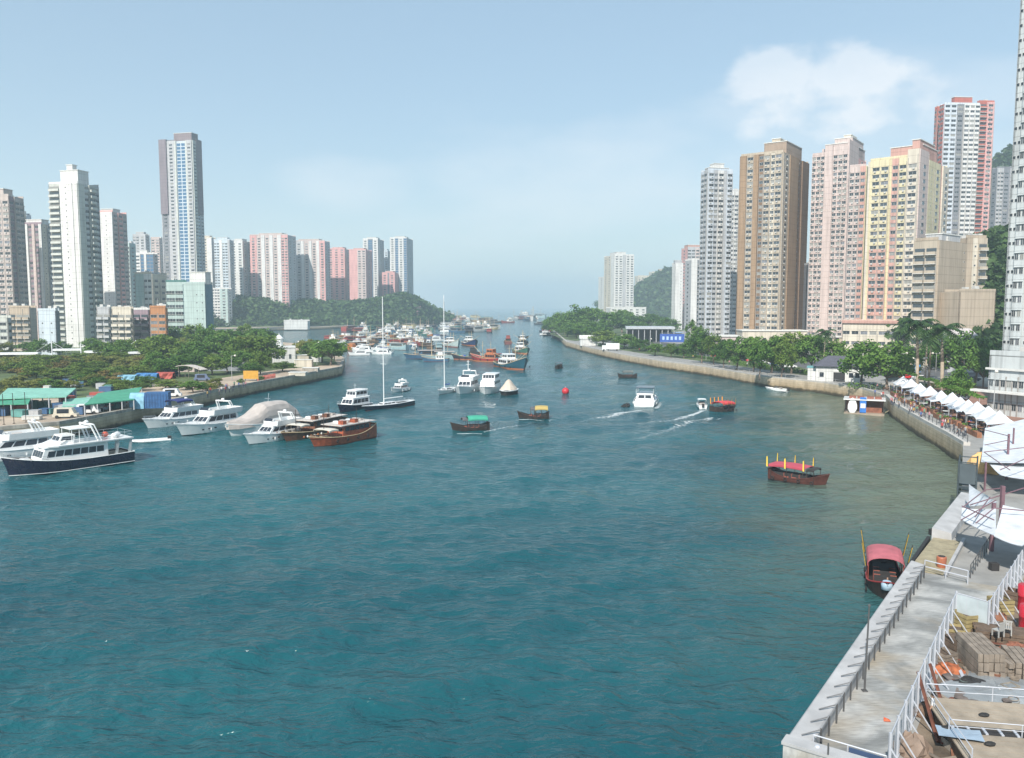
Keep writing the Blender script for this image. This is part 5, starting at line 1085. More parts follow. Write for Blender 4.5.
# ---------------------------------------------------------------- foreground pier
edge = deckEdge[3]; d3 = ddir; n3 = dn
def deckmat():
    m, t, p = newmat('pier_concrete'); L = t.links.new; tcn = t.nodes.new('ShaderNodeTexCoord')
    def nz(sc, det, dist=0, ms=(1,1,1), rot=0):
        mp = t.nodes.new('ShaderNodeMapping'); mp.inputs['Scale'].default_value = ms; mp.inputs['Rotation'].default_value = (0,0,rot); L(tcn.outputs['Object'], mp.inputs[0])
        n = t.nodes.new('ShaderNodeTexNoise'); n.inputs['Scale'].default_value = sc; n.inputs['Detail'].default_value = det; n.inputs['Distortion'].default_value = dist; L(mp.outputs[0], n.inputs[0]); return n.outputs['Fac']
    cr = t.nodes.new('ShaderNodeValToRGB'); L(nz(.33, 8, .8), cr.inputs[0]); e = cr.color_ramp.elements; e[0].position = .38; e[0].color = (.19,.195,.19,1); e[1].position = .62; e[1].color = (.40,.40,.385,1)
    k = e.new(.5); k.color = (.28,.285,.275,1)
    c2 = t.nodes.new('ShaderNodeMapRange'); L(nz(.16, 5, .5), c2.inputs[0]); c2.inputs['From Min'].default_value = .54; c2.inputs['From Max'].default_value = .66
    mx_ = t.nodes.new('ShaderNodeMix'); mx_.data_type = 'RGBA'; L(c2.outputs[0], mx_.inputs['Factor']); L(cr.outputs[0], mx_.inputs['A']); mx_.inputs['B'].default_value = (.31,.275,.22,1)
    c3 = t.nodes.new('ShaderNodeMapRange'); L(nz(1.6, 6, 0, (1,5,1), -.61), c3.inputs[0]); c3.inputs['From Min'].default_value = .3; c3.inputs['From Max'].default_value = .7; c3.inputs['To Min'].default_value = .78; c3.inputs['To Max'].default_value = 1.15
    sc = t.nodes.new('ShaderNodeVectorMath'); sc.operation = 'SCALE'; L(mx_.outputs['Result'], sc.inputs[0]); L(c3.outputs[0], sc.inputs['Scale']); L(sc.outputs[0], p.inputs['Base Color']); p.inputs['Roughness'].default_value = .8; MATS['pier_concrete'] = m; return m
def K(s, t, z=0): q = edge+d3*s+n3*t; return Vector((q.x, q.y, z))      # along / inland of the pier edge
slabm = deckmat(); paraM = M('parapet_concrete', (.40,.40,.40), rough=.85, var=.14, scale=.7, bump=.25, streak=.1)
def brickmat():
    m, t, p = newmat('beige_block'); L = t.links.new; tcn = t.nodes.new('ShaderNodeTexCoord'); br = t.nodes.new('ShaderNodeTexBrick'); L(tcn.outputs['Object'], br.inputs[0])
    br.inputs['Scale'].default_value = .6; br.inputs['Color1'].default_value = (.42,.30,.18,1); br.inputs['Color2'].default_value = (.36,.27,.17,1); br.inputs['Mortar'].default_value = (.12,.10,.08,1); br.inputs['Mortar Size'].default_value = .02
    L(br.outputs[0], p.inputs['Base Color']); p.inputs['Roughness'].default_value = .85; return m
blk = brickmat()
b = MB(); q = [K(0,0),K(33,0),K(33,6.5),K(19.5,6.5),K(19.5,4.2),K(0,4.2)]; b.add([(p.x,p.y,GZ+.006) for p in q], [(0,5,4,3,2,1)], slabm); structure(b, 'pier_deck')
def steps_mat(): return slabm
def beam(mb, s0, t0, s1, t1, z0, z1, m): # box in pier coordinates
    c = [K(s0,t0),K(s1,t0),K(s1,t1),K(s0,t1)]
    mb.add([(p.x,p.y,z0) for p in c]+[(p.x,p.y,z1) for p in c], [(0,3,2,1) if False else (0,1,2,3),(4,7,6,5),(0,4,5,1),(1,5,6,2),(2,6,7,3),(3,7,4,0)], m)
def parapet(s0, s1, label, endface=False):
    b = MB(); sec = lambda s: [K(s,-.08,GZ-.6),K(s,-.08,GZ+.88),K(s,.0,GZ+.95),K(s,.86,GZ+.78),K(s,.94,GZ+.7),K(s,.94,GZ+.0)]
    n = max(2, int((s1-s0)/2)); b.loft([sec(s0+(s1-s0)*i/n) for i in range(n+1)], paraM, closed=True); return tag(b.build('parapet'), label, 'parapet wall')
parapet(0, 33.0, 'long sloping-topped grey parapet along the near pier edge'); 
sL = (deckEdge[1]-edge).dot(d3); sM = (deckEdge[0]-edge).dot(d3)
# farther parapet piece bends slightly
a_, c_ = deckEdge[1], deckEdge[0]; dd = (c_-a_).normalized(); nn = Vector((dd.y,-dd.x,0)); b = MB()
secs = []
for i in range(6):
    q = a_+(c_-a_)*(i/5); secs.append([Vector((*(q+nn*t).to_2d(), z)) for t, z in ((-.08,GZ-.6),(-.08,GZ+.95),(1.5,GZ+.7),(1.55,GZ))])
b.loft(secs, paraM, closed=True); tag(b.build('parapet'), 'short pale parapet between the timber landing and the dark gangway frame', 'parapet wall')
b = MB(); beam(b, -.10, -.10, .55, 4.6, GZ+.0, GZ+.82, slabm); beam(b, -.18, -.16, .62, 4.6, GZ+.823, GZ+.97, paraM)
b.build('x') if False else None
cope = tag(b.build('parapet'), 'low coping across the near end of the pier', 'parapet wall')
b = MB(); c = [K(-.05,-.02),K(-.05,12),]; b.add([(c[0].x,c[0].y,-3),(c[1].x,c[1].y,-3),(c[1].x,c[1].y,GZ+.0),(c[0].x,c[0].y,GZ+.0)], [(0,1,2,3)], blk); structure(b, 'quay_end_wall')
# guard posts, each with a thin dark bar slanting over the parapet
rt = thing('pier_guard_rail', 'row of dark upright posts with slanting bars along the inner side of the parapet', 'railing'); dsm = M('dark_steel', (.10,.10,.10), rough=.6, metal=.3)
for i in range(21):
    s = 1.9+i*1.5; p = K(s, 1.08); b = MB(); b.box(p.x-.035, p.x+.035, p.y-.035, p.y+.035, GZ, GZ+1.05, dsm); b.build('post', rt)
    b = MB(); b.tube(K(s,1.08,GZ+1.0), K(s-.95,.45,GZ+.97), .03, M('dull_bar', (.17,.17,.17), rough=.7), 5); b.build('slant_bar', rt)
b = MB(); b.tube(K(1.9,1.08,GZ+1.06), K(31.9,1.08,GZ+1.06), .022, M('grey_tube', (.35,.35,.35), rough=.5, metal=.3), 5); b.build('rail', rt)
# lamp post without arm
lp = Vector((19.3,43.2,0)); r_ = thing('lamp_post', 'thin dark pole standing on the pier deck beside the posts', 'pole', (lp.x,lp.y,GZ)); b = MB(); b.tube((0,0,0), (.12,.1,4.7), .055, dsm, 8, .045); b.build('pole', r_); b = MB(); b.box(-.14, .14, -.14, .14, 0, .05, dsm); b.build('base_plate', r_); b = MB(); b.lathe((.12,.1,4.7), [(.05,0),(.08,.04),(.06,.14),(.01,.16)], dsm, 8); b.build('finial', r_)
# rail across the near end and a white sign board
r_ = thing('end_railing', 'pale tubular railing with a dark blue board across the near end of the pier', 'railing'); wh = M('white_steel', (.46,.48,.52), rough=.5, metal=.1, var=.06)
a = K(1.1,.95,GZ); c = K(1.1,4.1,GZ); up = Vector((0,0,1.05)); b = MB(); b.tube(a+up, c+up, .035, wh, 6); b.build('rail', r_)
for t in (0,.48,1): b = MB(); p = a.lerp(c, t); b.tube(p, p+up, .03, wh, 6); b.build('post', r_)
b = MB(); p = a.lerp(c,.5); e = a.lerp(c,.97); o_ = Vector((-d3.x*.05,-d3.y*.05,0)); b.add([p+o_+up*.3, e+o_+up*.3, e+o_+up*.92, p+o_+up*.92, p+up*.3, e+up*.3, e+up*.92, p+up*.92], [(0,1,2,3),(7,6,5,4),(0,4,5,1),(3,2,6,7)], M('navy_board', (.05,.08,.15), rough=.4)); b.build('board', r_)
b = MB(); p = K(.25,1.35,GZ+.98); b.ball(p, .14,.14,.10, wh, 8, 5); tag(b.build('bollard_light'), 'small round pale light on the corner of the pier coping', 'light')
b = MB(); p = K(-.12,1.9); b.tube((p.x,p.y,GZ-2), (p.x,p.y,GZ+1.5), .04, dsm, 6); tag(b.build('mooring_pole'), 'thin grey pole rising against the near end face of the pier', 'pole')
# mesh fence along the inner side
meshm = bpy.data.materials.new('fence_mesh'); meshm.use_nodes = True; t_ = meshm.node_tree; p_ = t_.nodes['Principled BSDF']; p_.inputs['Base Color'].default_value = (.62,.66,.68,1); p_.inputs['Roughness'].default_value = .6; p_.inputs['Alpha'].default_value = .30
def fence(name, label, pts, h, pan=1.8, brace=True, solid=False):
    r_ = thing(name, label, 'fence', (0,0,0)); pts = [Vector((p[0],p[1],GZ)) for p in pts]
    for a, c in zip(pts, pts[1:]):
        n = max(1, round((c-a).length/pan)); d = (c-a)/n; nr = Vector((d.y,-d.x,0)).normalized()
        for i in range(n):
            p = a+d*i; q = p+d; k = MB()
            for z in (.12, h): k.tube(p+Vector((0,0,z)), q+Vector((0,0,z)), .035, wh, 5)
            for f in (.33,.66): k.tube(p+d*f+Vector((0,0,.12)), p+d*f+Vector((0,0,h)), .014, wh, 4)
            k.build('frame', r_); k = MB(); u = Vector((0,0,1)); k.add([p+u*.12, q+u*.12, q+u*h, p+u*h], [(0,1,2,3)], MATS['white_panel'] if solid else meshm); k.build('panel', r_)
            k = MB(); k.box(p.x-.05, p.x+.05, p.y-.05, p.y+.05, GZ, GZ+h+.12, wh); k.build('post', r_)
            if brace: k = MB(); k.tube(p+u*h*.75, p+nr*1.1+u*.02, .035, wh, 5); k.build('brace', r_)
    return r_
M('white_panel', (.42,.48,.50), rough=.6)
FA = K(.9,4.25); FB = K(22.9,4.25); FC = K(22.2,6.2); FD = K(38,7.3); FE = K(46,7.6)
fence('mesh_fence', 'tall white mesh fence with raking braces between the pier deck and the cluttered yard', [FA, FB], 2.15)
fence('hoarding', 'pale solid panel closing the notch in the white mesh fence', [FB, FC], 2.15, brace=False, solid=True)
fence('mesh_fence', 'farther run of white mesh fence, from the pale panel to the purple post', [FC, FD, FE], 2.15)
# litter on deck, bin, timber landing
b = MB(); q = K(6.6,3.1,GZ+.05); b.add([(q.x-.18,q.y-.1,q.z),(q.x+.16,q.y-.16,q.z+.02),(q.x+.2,q.y+.12,q.z),(q.x-.05,q.y+.2,q.z+.07),(q.x,q.y,q.z+.1)], [(0,1,4),(1,2,4),(2,3,4),(3,0,4)], M('orange_scrap', (.6,.12,.05))); tag(b.build('scrap'), 'crumpled orange-red scrap lying on the near deck', 'litter')
r_ = thing('litter_bin', 'round orange-red litter bin at the corner of the timber landing', 'bin', (34.5,64.3,GZ)); b = MB(); b.lathe((0,0,0), [(.30,0),(.34,.1),(.38,.85),(.36,.95),(.30,.97)], M('orange_bin', (.36,.12,.06), rough=.5), 14); b.build('body', r_, smooth=True); b = MB(); b.lathe((0,0,.96), [(.28,0),(.26,.04),(.04,.06)], dk, 12); b.build('opening', r_)
tim = M('timber_decking', (.30,.26,.17), rough=.8, var=.2, scale=1.5); r_ = thing('timber_landing', 'yellowish plank landing with black rubber edge where sampans tie up', 'landing')
for i in range(18):
    s0 = 33.5+i*.62; b = MB(); beam(b, s0, -.25+i*.012, s0+.57, 2.2, GZ+.02, GZ+.09, tim); b.build('plank', r_)
b = MB(); beam(b, 33.2, -.55, 44.6, -.27, GZ-1.6, GZ+.12, rub); b.build('rubber_edge', r_)
b = MB(); beam(b, 33.3, 2.25, 45.0, 2.5, GZ, GZ+.35, paraM); tag(b.build('kerb'), 'pale kerb on the inner side of the timber landing', 'kerb')
r_ = thing('landing_barrier', 'two-bar white barrier closing the near side of the timber landing', 'railing'); a = K(33.3,.9,GZ); c = K(32.3,4.0,GZ)
for z in (.55,1.05): b = MB(); b.tube(a+Vector((0,0,z)), c+Vector((0,0,z)), .045, wh, 6); b.build('rail', r_)
for f in (0,.5,1): b = MB(); p = a.lerp(c,f); b.tube(p, p+Vector((0,0,1.05)), .04, wh, 6); b.build('post', r_)
r_ = thing('inner_railing', 'dark railing running beyond the barrier towards the white sail canopies', 'railing')
for i in range(12): p = K(34+i*1.2, 4.0+i*.05, GZ); b = MB(); b.tube(p, p+Vector((0,0,1.1)), .04, dsm, 5); b.build('post', r_)
b = MB(); b.tube(K(34,4.0,GZ+1.08), K(47.2,4.55,GZ+1.08), .03, dsm, 5); b.build('rail', r_)
b = MB(); p = K(37.3,5.3,GZ); b.box(p.x-.3, p.x+.3, p.y-.25, p.y+.25, GZ, GZ+.6, dk); tag(b.build('tool_box'), 'small black box on the deck beyond the barrier', 'box')
b = MB(); p = K(45.3,-.1,GZ+.1); b.box(p.x-.35, p.x+.35, p.y-.3, p.y+.3, p.z, p.z+.55, dk); tag(b.build('bollard'), 'squat black bollard at the far corner of the timber landing', 'bollard')
# dark gangway frame
o3 = Vector((51.4,91.2,0)); r_ = thing('gangway_frame', 'tall dark steel boarding frame hung with tyres at the bend of the quay', 'gangway', (o3.x,o3.y,0), R(-30)); gm = M('gangway_steel', (.06,.08,.09), rough=.6, metal=.3)
for x in (-.9,.9):
    for y in (-.1,4.0): b = MB(); b.tube((x,y,.2), (x,y,6.6), .09, gm, 6); b.build('post', r_)
for z in (1.8,2.7,3.6,4.5,5.4,6.4):
    b = MB()
    for a, c in (((-.9,-.1),(.9,-.1)),((-.9,4),(.9,4)),((-.9,-.1),(-.9,4)),((.9,-.1),(.9,4))): b.tube((*a,z), (*c,z), .06, gm, 5)
    b.build('cross_bar', r_)
b = MB()
for i in range(9): b.box(-.85, .85, -.05+i*.44, .28+i*.44, 3.0+i*.32, 3.07+i*.32, gm)
b.build('stair', r_); b = MB(); b.box(-.8, .8, -.18, -.14, 4.0, 6.2, M('gangway_panel', (.07,.09,.10), rough=.5)); b.build('panel', r_)
for i in range(4): b = MB(); b.lathe((0,0,0), [(.25,-.1),(.45,-.08),(.45,.08),(.25,.1),(.25,-.1)], rub, 12); o_ = b.build('tyre_fender', r_); o_.location = (-.45+(i%2)*.9,-.3,.9+(i//2)*1.0); o_.rotation_euler = (math.pi/2,0,0)
# tan tarpaulin heap
q = P(985,472,GZ); b = MB(); rr = random.Random(2); n = 14
b.loft([[(math.cos(6.283*i/n)*r*(1+rr.uniform(-.18,.18))*1.9, math.sin(6.283*i/n)*r*(1+rr.uniform(-.18,.18))*1.8, z*.95+rr.uniform(-.2,.2)) for i in range(n)] for r, z in ((1.0,.4),(1.05,1.6),(.8,2.4),(.45,2.9),(.08,3.0))], M('tan_tarpaulin', (.60,.38,.16), rough=.8, var=.25, scale=1.2), closed=True); o = b.build('tarpaulin_heap'); o.location = (q.x,q.y,GZ-.3); tag(o, 'orange-tan tarpaulin tied over a heap beside the dark gangway frame', 'tarpaulin')

# sail canopies on purple steel
sailm = M('sail_fabric', (.58,.61,.64), rough=.8, var=.10, scale=.9, streak=.15); purp = M('purple_steel', (.18,.10,.12), rough=.6, var=.2)
def sail(label, corners, sag=.2, group='white sail canopies by the pier'):
    b = MB(); n = 8; C4 = [P(px,py,z) for px,py,z in corners]; rows = []
    for j in range(n+1):
        v = j/n; rows.append([C4[0].lerp(C4[1], i/n).lerp(C4[3].lerp(C4[2], i/n), v)-Vector((0,0,sag*4*(i/n*(1-i/n)+v*(1-v))*.5)) for i in range(n+1)])
    b.loft(rows, sailm, caps=False); b.loft([[p-Vector((0,0,.04)) for p in r] for r in rows], sailm, caps=False); return tag(b.build('sail_canopy', smooth=True), label, 'canopy', group)
sail('small triangular white sail nearest the gangway frame', [(969,484,6.0),(987,495,6.6),(998,502,6.6),(969,506,5.4)])
sail('large white sail with crossed purple bracing above, over the deck', [(962,508,6.2),(996,508,6.8),(996,536,6.0),(961,519,5.8)])
sail('white sail right of the purple post, cut by the frame edge', [(1003,505,7.0),(1060,515,7.0),(1022,546,5.8),(994,536,6.0)])
sail('broad white sail at the near end of the restaurant row', [(985,428,6.5),(1050,412,8.0),(1060,462,6.4),(981,462,6.0)],.25)
sail('low white sail below the broad one, against the right frame edge', [(985,458,6.0),(1030,454,6.2),(1035,480,5.2),(1000,475,5.4)])
def frame(label, posts, bars, base=GZ):
    r_ = thing('steel_pylon', label, 'steel frame')
    for px, py, zt, w in posts:
        p = P(px,py,zt); b = MB(); b.box(p.x-w, p.x+w, p.y-w, p.y+w, base, zt, purp); b.build('post', r_)
    for a, c in bars: b = MB(); b.tube(P(*a), P(*c), .05, purp, 5); b.build('bar', r_)
    return r_
frame('purple-brown steel posts and crossed bars carrying the near white sails', [(994,503,7.2,.13),(1003,486,7.8,.15)],
      [((962,506,6.9),(994,520,7.0)),((961,520,6.2),(996,500,7.2)),((970,505,6.2),(1024,488,7.4)),((976,523,6.6),(994,508,7.2)),((994,508,7.2),(1040,512,7.2)),((985,490,7.0),(1003,488,7.4)),((963,507,6.9),(985,490,7.0)),((975,517,6.6),(990,497,7.0))])
frame('reddish steel masts and tie bars over the broad white sail', [(1009,434,8.6,.10),(1014,428,8.4,.08),(986,462,6.4,.08)],
      [((985,430,8.2),(1009,436,8.4)),((985,445,7.8),(1009,440,8.0)),((984,452,7.4),(1040,446,8.2)),((984,452,7.2),(1010,470,6.6)),((1000,470,6.6),(1040,452,7.6))])
# restaurant tents
peaks = [(894,380),(903,383),(911,386),(920,391),(930,394),(941,399),(952,401),(960,406),(968,409),(977,411),(988,416),(999,421)]
names = ['first','second','third','fourth','fifth','sixth','seventh','eighth','ninth','tenth','eleventh','twelfth']
TW = [P(x,y,5.5) for x,y in peaks]; tA = TW[0]; tB = TW[-1]; ax = (tB-tA); ax.z = 0; ax.normalize(); nx_ = Vector((-ax.y, ax.x, 0))
if nx_.x < 0: nx_ = -nx_
th0 = math.atan2(ax.y, ax.x); steelw = M('tent_pole', (.5,.5,.5), rough=.5)
tblm = M('table_top', (.26,.12,.06), rough=.6); chm = M('chair_brown', (.10,.05,.03), rough=.7)
rr = random.Random(9)
for i, p in enumerate(TW):
    root = thing('restaurant_tent', 'white peaked restaurant tent, %s from the far end of the row' % names[i], 'tent', (p.x,p.y,GZ), th0, 'white peaked tents along the quay'); n = 8; rows = []
    for j in range(n+1):
        v = j/n*2-1; row = []
        for k in range(n+1):
            u = k/n*2-1; r_ = max(abs(u),abs(v)); row.append((u*(2.55-.3*(1-v*v)), v*(2.55-.3*(1-u*u)), 2.15+.3*(1-min(abs(u),abs(v)))*r_+2.1*(1-r_)**1.45))
        rows.append(row)
    b = MB(); b.loft(rows, sailm, caps=False); b.loft([[(x,y,z-.04) for x,y,z in r] for r in rows], sailm, caps=False); b.build('roof', root)
    for u in (-1,1):
        for v in (-1,1): b = MB(); b.tube((u*2.5,v*2.5,0), (u*2.5,v*2.5,2.2), .05, steelw, 5); b.build('pole', root)
    for u in (-1.7,1.7):
        for v in (-1.5,1.6):
            loc = p+ax*u+nx_*v; t = thing('dining_table', 'brown dining table under the %s tent, %s corner' % (names[i], {(-1,-1):'far waterside',(1,-1):'near waterside',(-1,1):'far landside',(1,1):'near landside'}[(1 if u > 0 else -1, 1 if v > 0 else -1)]), 'table', (loc.x,loc.y,GZ), rr.uniform(0,1.5), 'restaurant tables under the tents')
            b = MB(); b.lathe((0,0,.72), [(.1,0),(.75,0),(.75,.05),(.05,.05)], tblm if rr.random() < .6 else gel, 12); b.build('table_top', t); b = MB(); b.lathe((0,0,0), [(.35,0),(.08,.06),(.06,.72)], dsm, 8); b.build('pedestal', t)
            for k in range(3):
                a = rr.uniform(0,6.28); c = loc+Vector((math.cos(a),math.sin(a),0))*1.15
                ch = thing('chair', 'brown chair at a table under the %s white tent' % names[i], 'chair', (c.x,c.y,GZ), a+math.pi/2, 'restaurant chairs under the %s tent' % names[i])
                b = MB(); b.box(-.22,.22,-.22,.22,.42,.47,chm); b.build('seat', ch); b = MB(); b.box(-.22,.22,-.24,-.19,.47,.92,chm); b.build('backrest', ch)
                for lx in (-.19,.19):
                    for ly in (-.19,.19): b = MB(); b.box(lx-.02,lx+.02,ly-.02,ly+.02,0,.42,chm); b.build('leg', ch)
                if rr.random() < .45: person((c.x,c.y,GZ-.03), a+math.pi/2, 'sit', 'seated diner in a # top under the %s white tent' % names[i], group='diners under the %s tent' % names[i])
# planter rail between tents and quay
orr = M('orange_planter', (.26,.11,.055), rough=.8, var=.4, scale=1.5)
for i in range(2, 12):
    p = TW[i]-nx_*3.5; b = MB(); b.T = Matrix.Translation((p.x,p.y,GZ)) @ Matrix.Rotation(th0,4,'Z'); b.box(-2.7,2.5,-.35,.35,0,.85,orr); b.T = None
    o = b.build('planter'); tag(o, 'orange-brown timber planter in front of the %s white tent' % names[i], 'planter', 'planters along the restaurant row')
    f = MB(); leaves(f, (p.x,p.y,GZ+1.05), .5, .3, 30, .2, rr, LF['broad']); 
    for k in (-3,-2,-1,1,2,3): leaves(f, tuple(p+ax*k*.75+Vector((0,0,GZ+1.05))), .6, .3, 30, .2, rr, LF['broad'])
    f.build('foliage', o)
for i in range(40):
    s = rr.uniform(-4, 82); w = rr.uniform(-7.6,-4.8) if s > 8 else rr.uniform(-4,3); p = tA+ax*s+nx_*w
    person((p.x,p.y,GZ), rr.uniform(0,6.28), rr.choice(('walk','stand','walk')), 'person in a # top strolling on the quay %s' % ('before the first tent' if s < 5 else 'beside the %s tent' % names[min(11,int(s/6.8))]), group='people strolling on the quay')
# quay railing on the right wall (thin, dark)
def quayrail(label, pts, off, h=1.05, step=2.4, m=dsm, z=GZ+.3, side=1):
    r_ = thing('quay_railing', label, 'railing'); P2 = [p.copy() for p in pts]; acc = []
    for a, c in zip(P2, P2[1:]):
        d = c-a; n = max(1, int(d.length/step)); nr = Vector((-d.y,d.x,0)).normalized()*off*side
        for i in range(n): acc.append(a+d*(i/n)+nr)
    acc.append(P2[-1]+nr); 
    for q in acc: q.z = z
    pb = MB(); cnt = 0
    for q in acc:
        if cnt < 100: k = MB(); k.box(q.x-.04,q.x+.04,q.y-.04,q.y+.04,z,z+h,m); k.build('post', r_)
        else: pb.box(q.x-.04,q.x+.04,q.y-.04,q.y+.04,z,z+h,m)
        cnt += 1
    if pb.v: pb.build('post', r_, kind='stuff')
    k = MB(); k.path([q+Vector((0,0,h)) for q in acc], .035, m, 4); k.path([q+Vector((0,0,h*.5)) for q in acc], .02, m, 4); k.build('rail', r_)
quayrail('dark railing above the sea wall beside the white tents', list(reversed(shoreR[13:])), -.6, z=GZ+.5)
quayrail('thin grey railing along the long curve of the right bank', list(reversed(shoreR[4:13])), -.6, m=M('grey_tube', (.35,.35,.35)), z=GZ+.3, step=3.4)

# pontoon
c = P(869,415,0); r_ = thing('floating_pontoon', 'small floating pontoon house with white roof edge, orange counter and a blue banner', 'pontoon', (c.x+.2,c.y+3,0), R(-24))
b = MB(); b.box(-4.1,4.1,-3,3,-.5,.35,M('pontoon_deck', (.32,.26,.2))); b.build('deck', r_); b = MB(); b.box(-4.3,4.3,-3.2,3.2,3.2,3.4,gel); b.build('roof', r_)
for x in (-3.9,0,3.9):
    for y in (-2.8,2.8): b = MB(); b.box(x-.08,x+.08,y-.08,y+.08,.35,3.2,dwood); b.build('post', r_)
b = MB(); b.box(-1.0,3.6,-1.2,-.9,.35,1.6,M('pontoon_counter', (.22,.085,.05), rough=.8, var=.3, scale=2)); b.box(-3.8,3.8,2.4,2.6,.35,3.1,M('pontoon_back', (.30,.12,.07))); b.build('counter', r_)
b = MB(); b.loft([[(-2.4+w*math.cos(6.283*i/10), -2.9+.12*math.sin(6.283*i/10), z) for i in range(10)] for w, z in ((.5,.36),(.95,1.2),(.95,2.0),(.7,2.9),(.1,3.7))], gel, closed=True); b.build('upturned_canoe', r_)
b = MB(); b.box(-.9,.4,-3.05,-2.95,.5,3.9,M('banner_blue', (.03,.16,.50))); b.box(-.75,.25,-3.08,-3.052,1.5,2.5,gel); b.build('banner', r_)
b = MB(); 
for x in (-2.5,-.8,1.2,2.8): b.box(x-.7,x+.7,-1.2,1.0,3.41,3.8,M('pontoon_seat', (.24,.09,.06), rough=.8))
b.build('roof_seat', r_); person((c.x+1.0,c.y+2.0,.35), 2.6, 'stand', 'person in a # top standing on the floating pontoon'); 
fp = thing('gangplank', 'short timber gangplank from the pontoon up to the quay steps', 'gangplank', (c.x+5.4,c.y+1.5,0), R(-30)); b = MB(); b.add([(-1,-.6,.4),(2.4,-.6,2.6),(2.4,.6,2.6),(-1,.6,.4),(-1,-.6,.28),(2.4,-.6,2.48),(2.4,.6,2.48),(-1,.6,.28)], [(0,1,2,3),(4,7,6,5),(0,4,5,1),(3,2,6,7)], tim); b.build('plank_deck', fp)
# moored sampan passengers
person((sp.location.x-.9,sp.location.y-2.4,.42), R(248-90), 'sit', 'boatman in a # top seated at the bow of the red-roofed sampan', 0)
b = MB(); q = sp.location+Vector((-1.35,-3.3,0)); b.lathe((q.x,q.y,.95), [(.1,0),(.42,.05),(.45,.5),(.3,.75),(.05,.8)], M('pale_blue_plastic', (.35,.48,.58), rough=.4), 12); tag(b.build('barrel', smooth=True), 'pale blue plastic barrel on the bow of the red-roofed sampan', 'barrel')
# ---------------------------------------------------------------- cluttered yard
b = MB(); q = [K(-3,4.5),K(19.5,4.5),K(23.2,6.5),K(40,7.6),K(40,30),K(-3,30)]; b.add([(p.x,p.y,GZ+.004) for p in q], [(0,5,4,3,2,1)], M('yard_dirt', (.16,.125,.09), rough=.95, var=.5, scale=.5, bump=.8)); structure(b, 'yard_ground')
plk = M('weathered_plank', (.24,.20,.16), rough=.9, var=.25, scale=2, streak=.3); plk2 = M('dark_plank', (.12,.085,.06), rough=.9, var=.3, scale=2); rust = M('rusty_steel', (.14,.05,.03), rough=.85, var=.3, scale=2)
def YP(px, py, z=GZ): return P(px, py, z)
def planks(px, py, L, Wd, n, h, rot, m, label, name='plank_stack', cat='timber', lay=3):
    p = YP(px,py); r_ = thing(name, label, cat, (p.x,p.y,GZ), R(rot)); rr = random.Random(int(px*3+py))
    for j in range(lay):
        for i in range(n):
            x = -Wd/2+Wd*(i+.5)/n; b = MB(); o = rr.uniform(-.12,.12); b.box(x-Wd/n*.44, x+Wd/n*.44, -L/2+o, L/2+o, h*j/lay+.02, h*(j+1)/lay-.02, m); b.build('plank', r_)
planks(979,668,3.2,1.5,5,1.5,-8,plk,'tall stack of pale boards in the yard left of centre, below the solid panel')
planks(1000,670,2.2,1.3,4,.9,4,plk,'lower board stack in the yard between the tall stack and the reddish heap')
planks(1024,672,2.6,1.7,5,1.0,-14,plk,'board stack at the right frame edge above the wet tarpaulin')
planks(962,655,1.8,1.2,4,1.0,10,plk2,'dark stack of boards close behind the mesh fence')
planks(1005,640,3.4,1.6,6,.7,70,plk2,'long dark board pile under the white garden chairs')
def crate(px, py, s, h, rot, m, label, slats=4):
    p = YP(px,py); r_ = thing('crate', label, 'crate', (p.x,p.y,GZ), R(rot), None)
    b = MB()
    for i in range(slats):
        z0 = h*i/slats+.02; z1 = h*(i+1)/slats-.03
        b.box(-s/2,s/2,-s/2,-s/2+.04,z0,z1,m); b.box(-s/2,s/2,s/2-.04,s/2,z0,z1,m); b.box(-s/2,-s/2+.04,-s/2+.042,s/2-.042,z0,z1,m); b.box(s/2-.04,s/2,-s/2+.042,s/2-.042,z0,z1,m)
    b.build('side', r_); b = MB(); b.box(-s/2+.05,s/2-.05,-s/2+.05,s/2-.05,.02,h*.8,plk2); b.build('contents', r_)
ylw = M('yellowed_wood', (.30,.24,.11), rough=.8, var=.2)
crate(967,628,1.3,1.1,12,ylw,'yellowish wooden crate just behind the solid fence panel'); crate(953,640,1.1,.9,-20,ylw,'small yellowish crate against the mesh fence'); crate(1000,612,1.2,1.0,5,ylw,'yellowish crate beyond the fence notch, left of the red drums')
crate(944,664,1.0,.8,22,plk,'pale slatted crate beside the orange rag heap'); crate(1012,606,1.0,1.2,40,plk2,'dark crate touching the red drums')
def heap(px, py, rx, ry, h, m, label, name='heap', cat='heap', seed=1, n=14):
    p = YP(px,py); rr = random.Random(seed); b = MB()
    b.loft([[(math.cos(6.283*i/n)*rx*f*(1+rr.uniform(-.22,.22)), math.sin(6.283*i/n)*ry*f*(1+rr.uniform(-.22,.22)), h*z*(1+rr.uniform(-.15,.15))) for i in range(n)] for f, z in ((1,0.02),(.95,.25),(.75,.6),(.45,.9),(.08,1))], m, closed=True)
    o = b.build(name); o.location = (p.x,p.y,GZ); return tag(o, label, cat)
tarpg = M('wet_grey_tarp', (.24,.26,.27), rough=.35, var=.25, scale=.6, bump=.5)
heap(1000,694,3.2,2.6,.35,tarpg,'big flat grey tarpaulin spread on the yard floor','tarpaulin','tarpaulin',3,18)
heap(971,686,1.1,.55,.5,rub,'black plastic bag bundle at the left rim of the grey tarpaulin','bag_bundle','bag',4)
heap(948,672,.9,.7,.5,M('orange_rag', (.32,.10,.04), rough=.9, var=.4, scale=3),'orange rags heaped beside the mesh fence braces','rag_heap','rags',5)
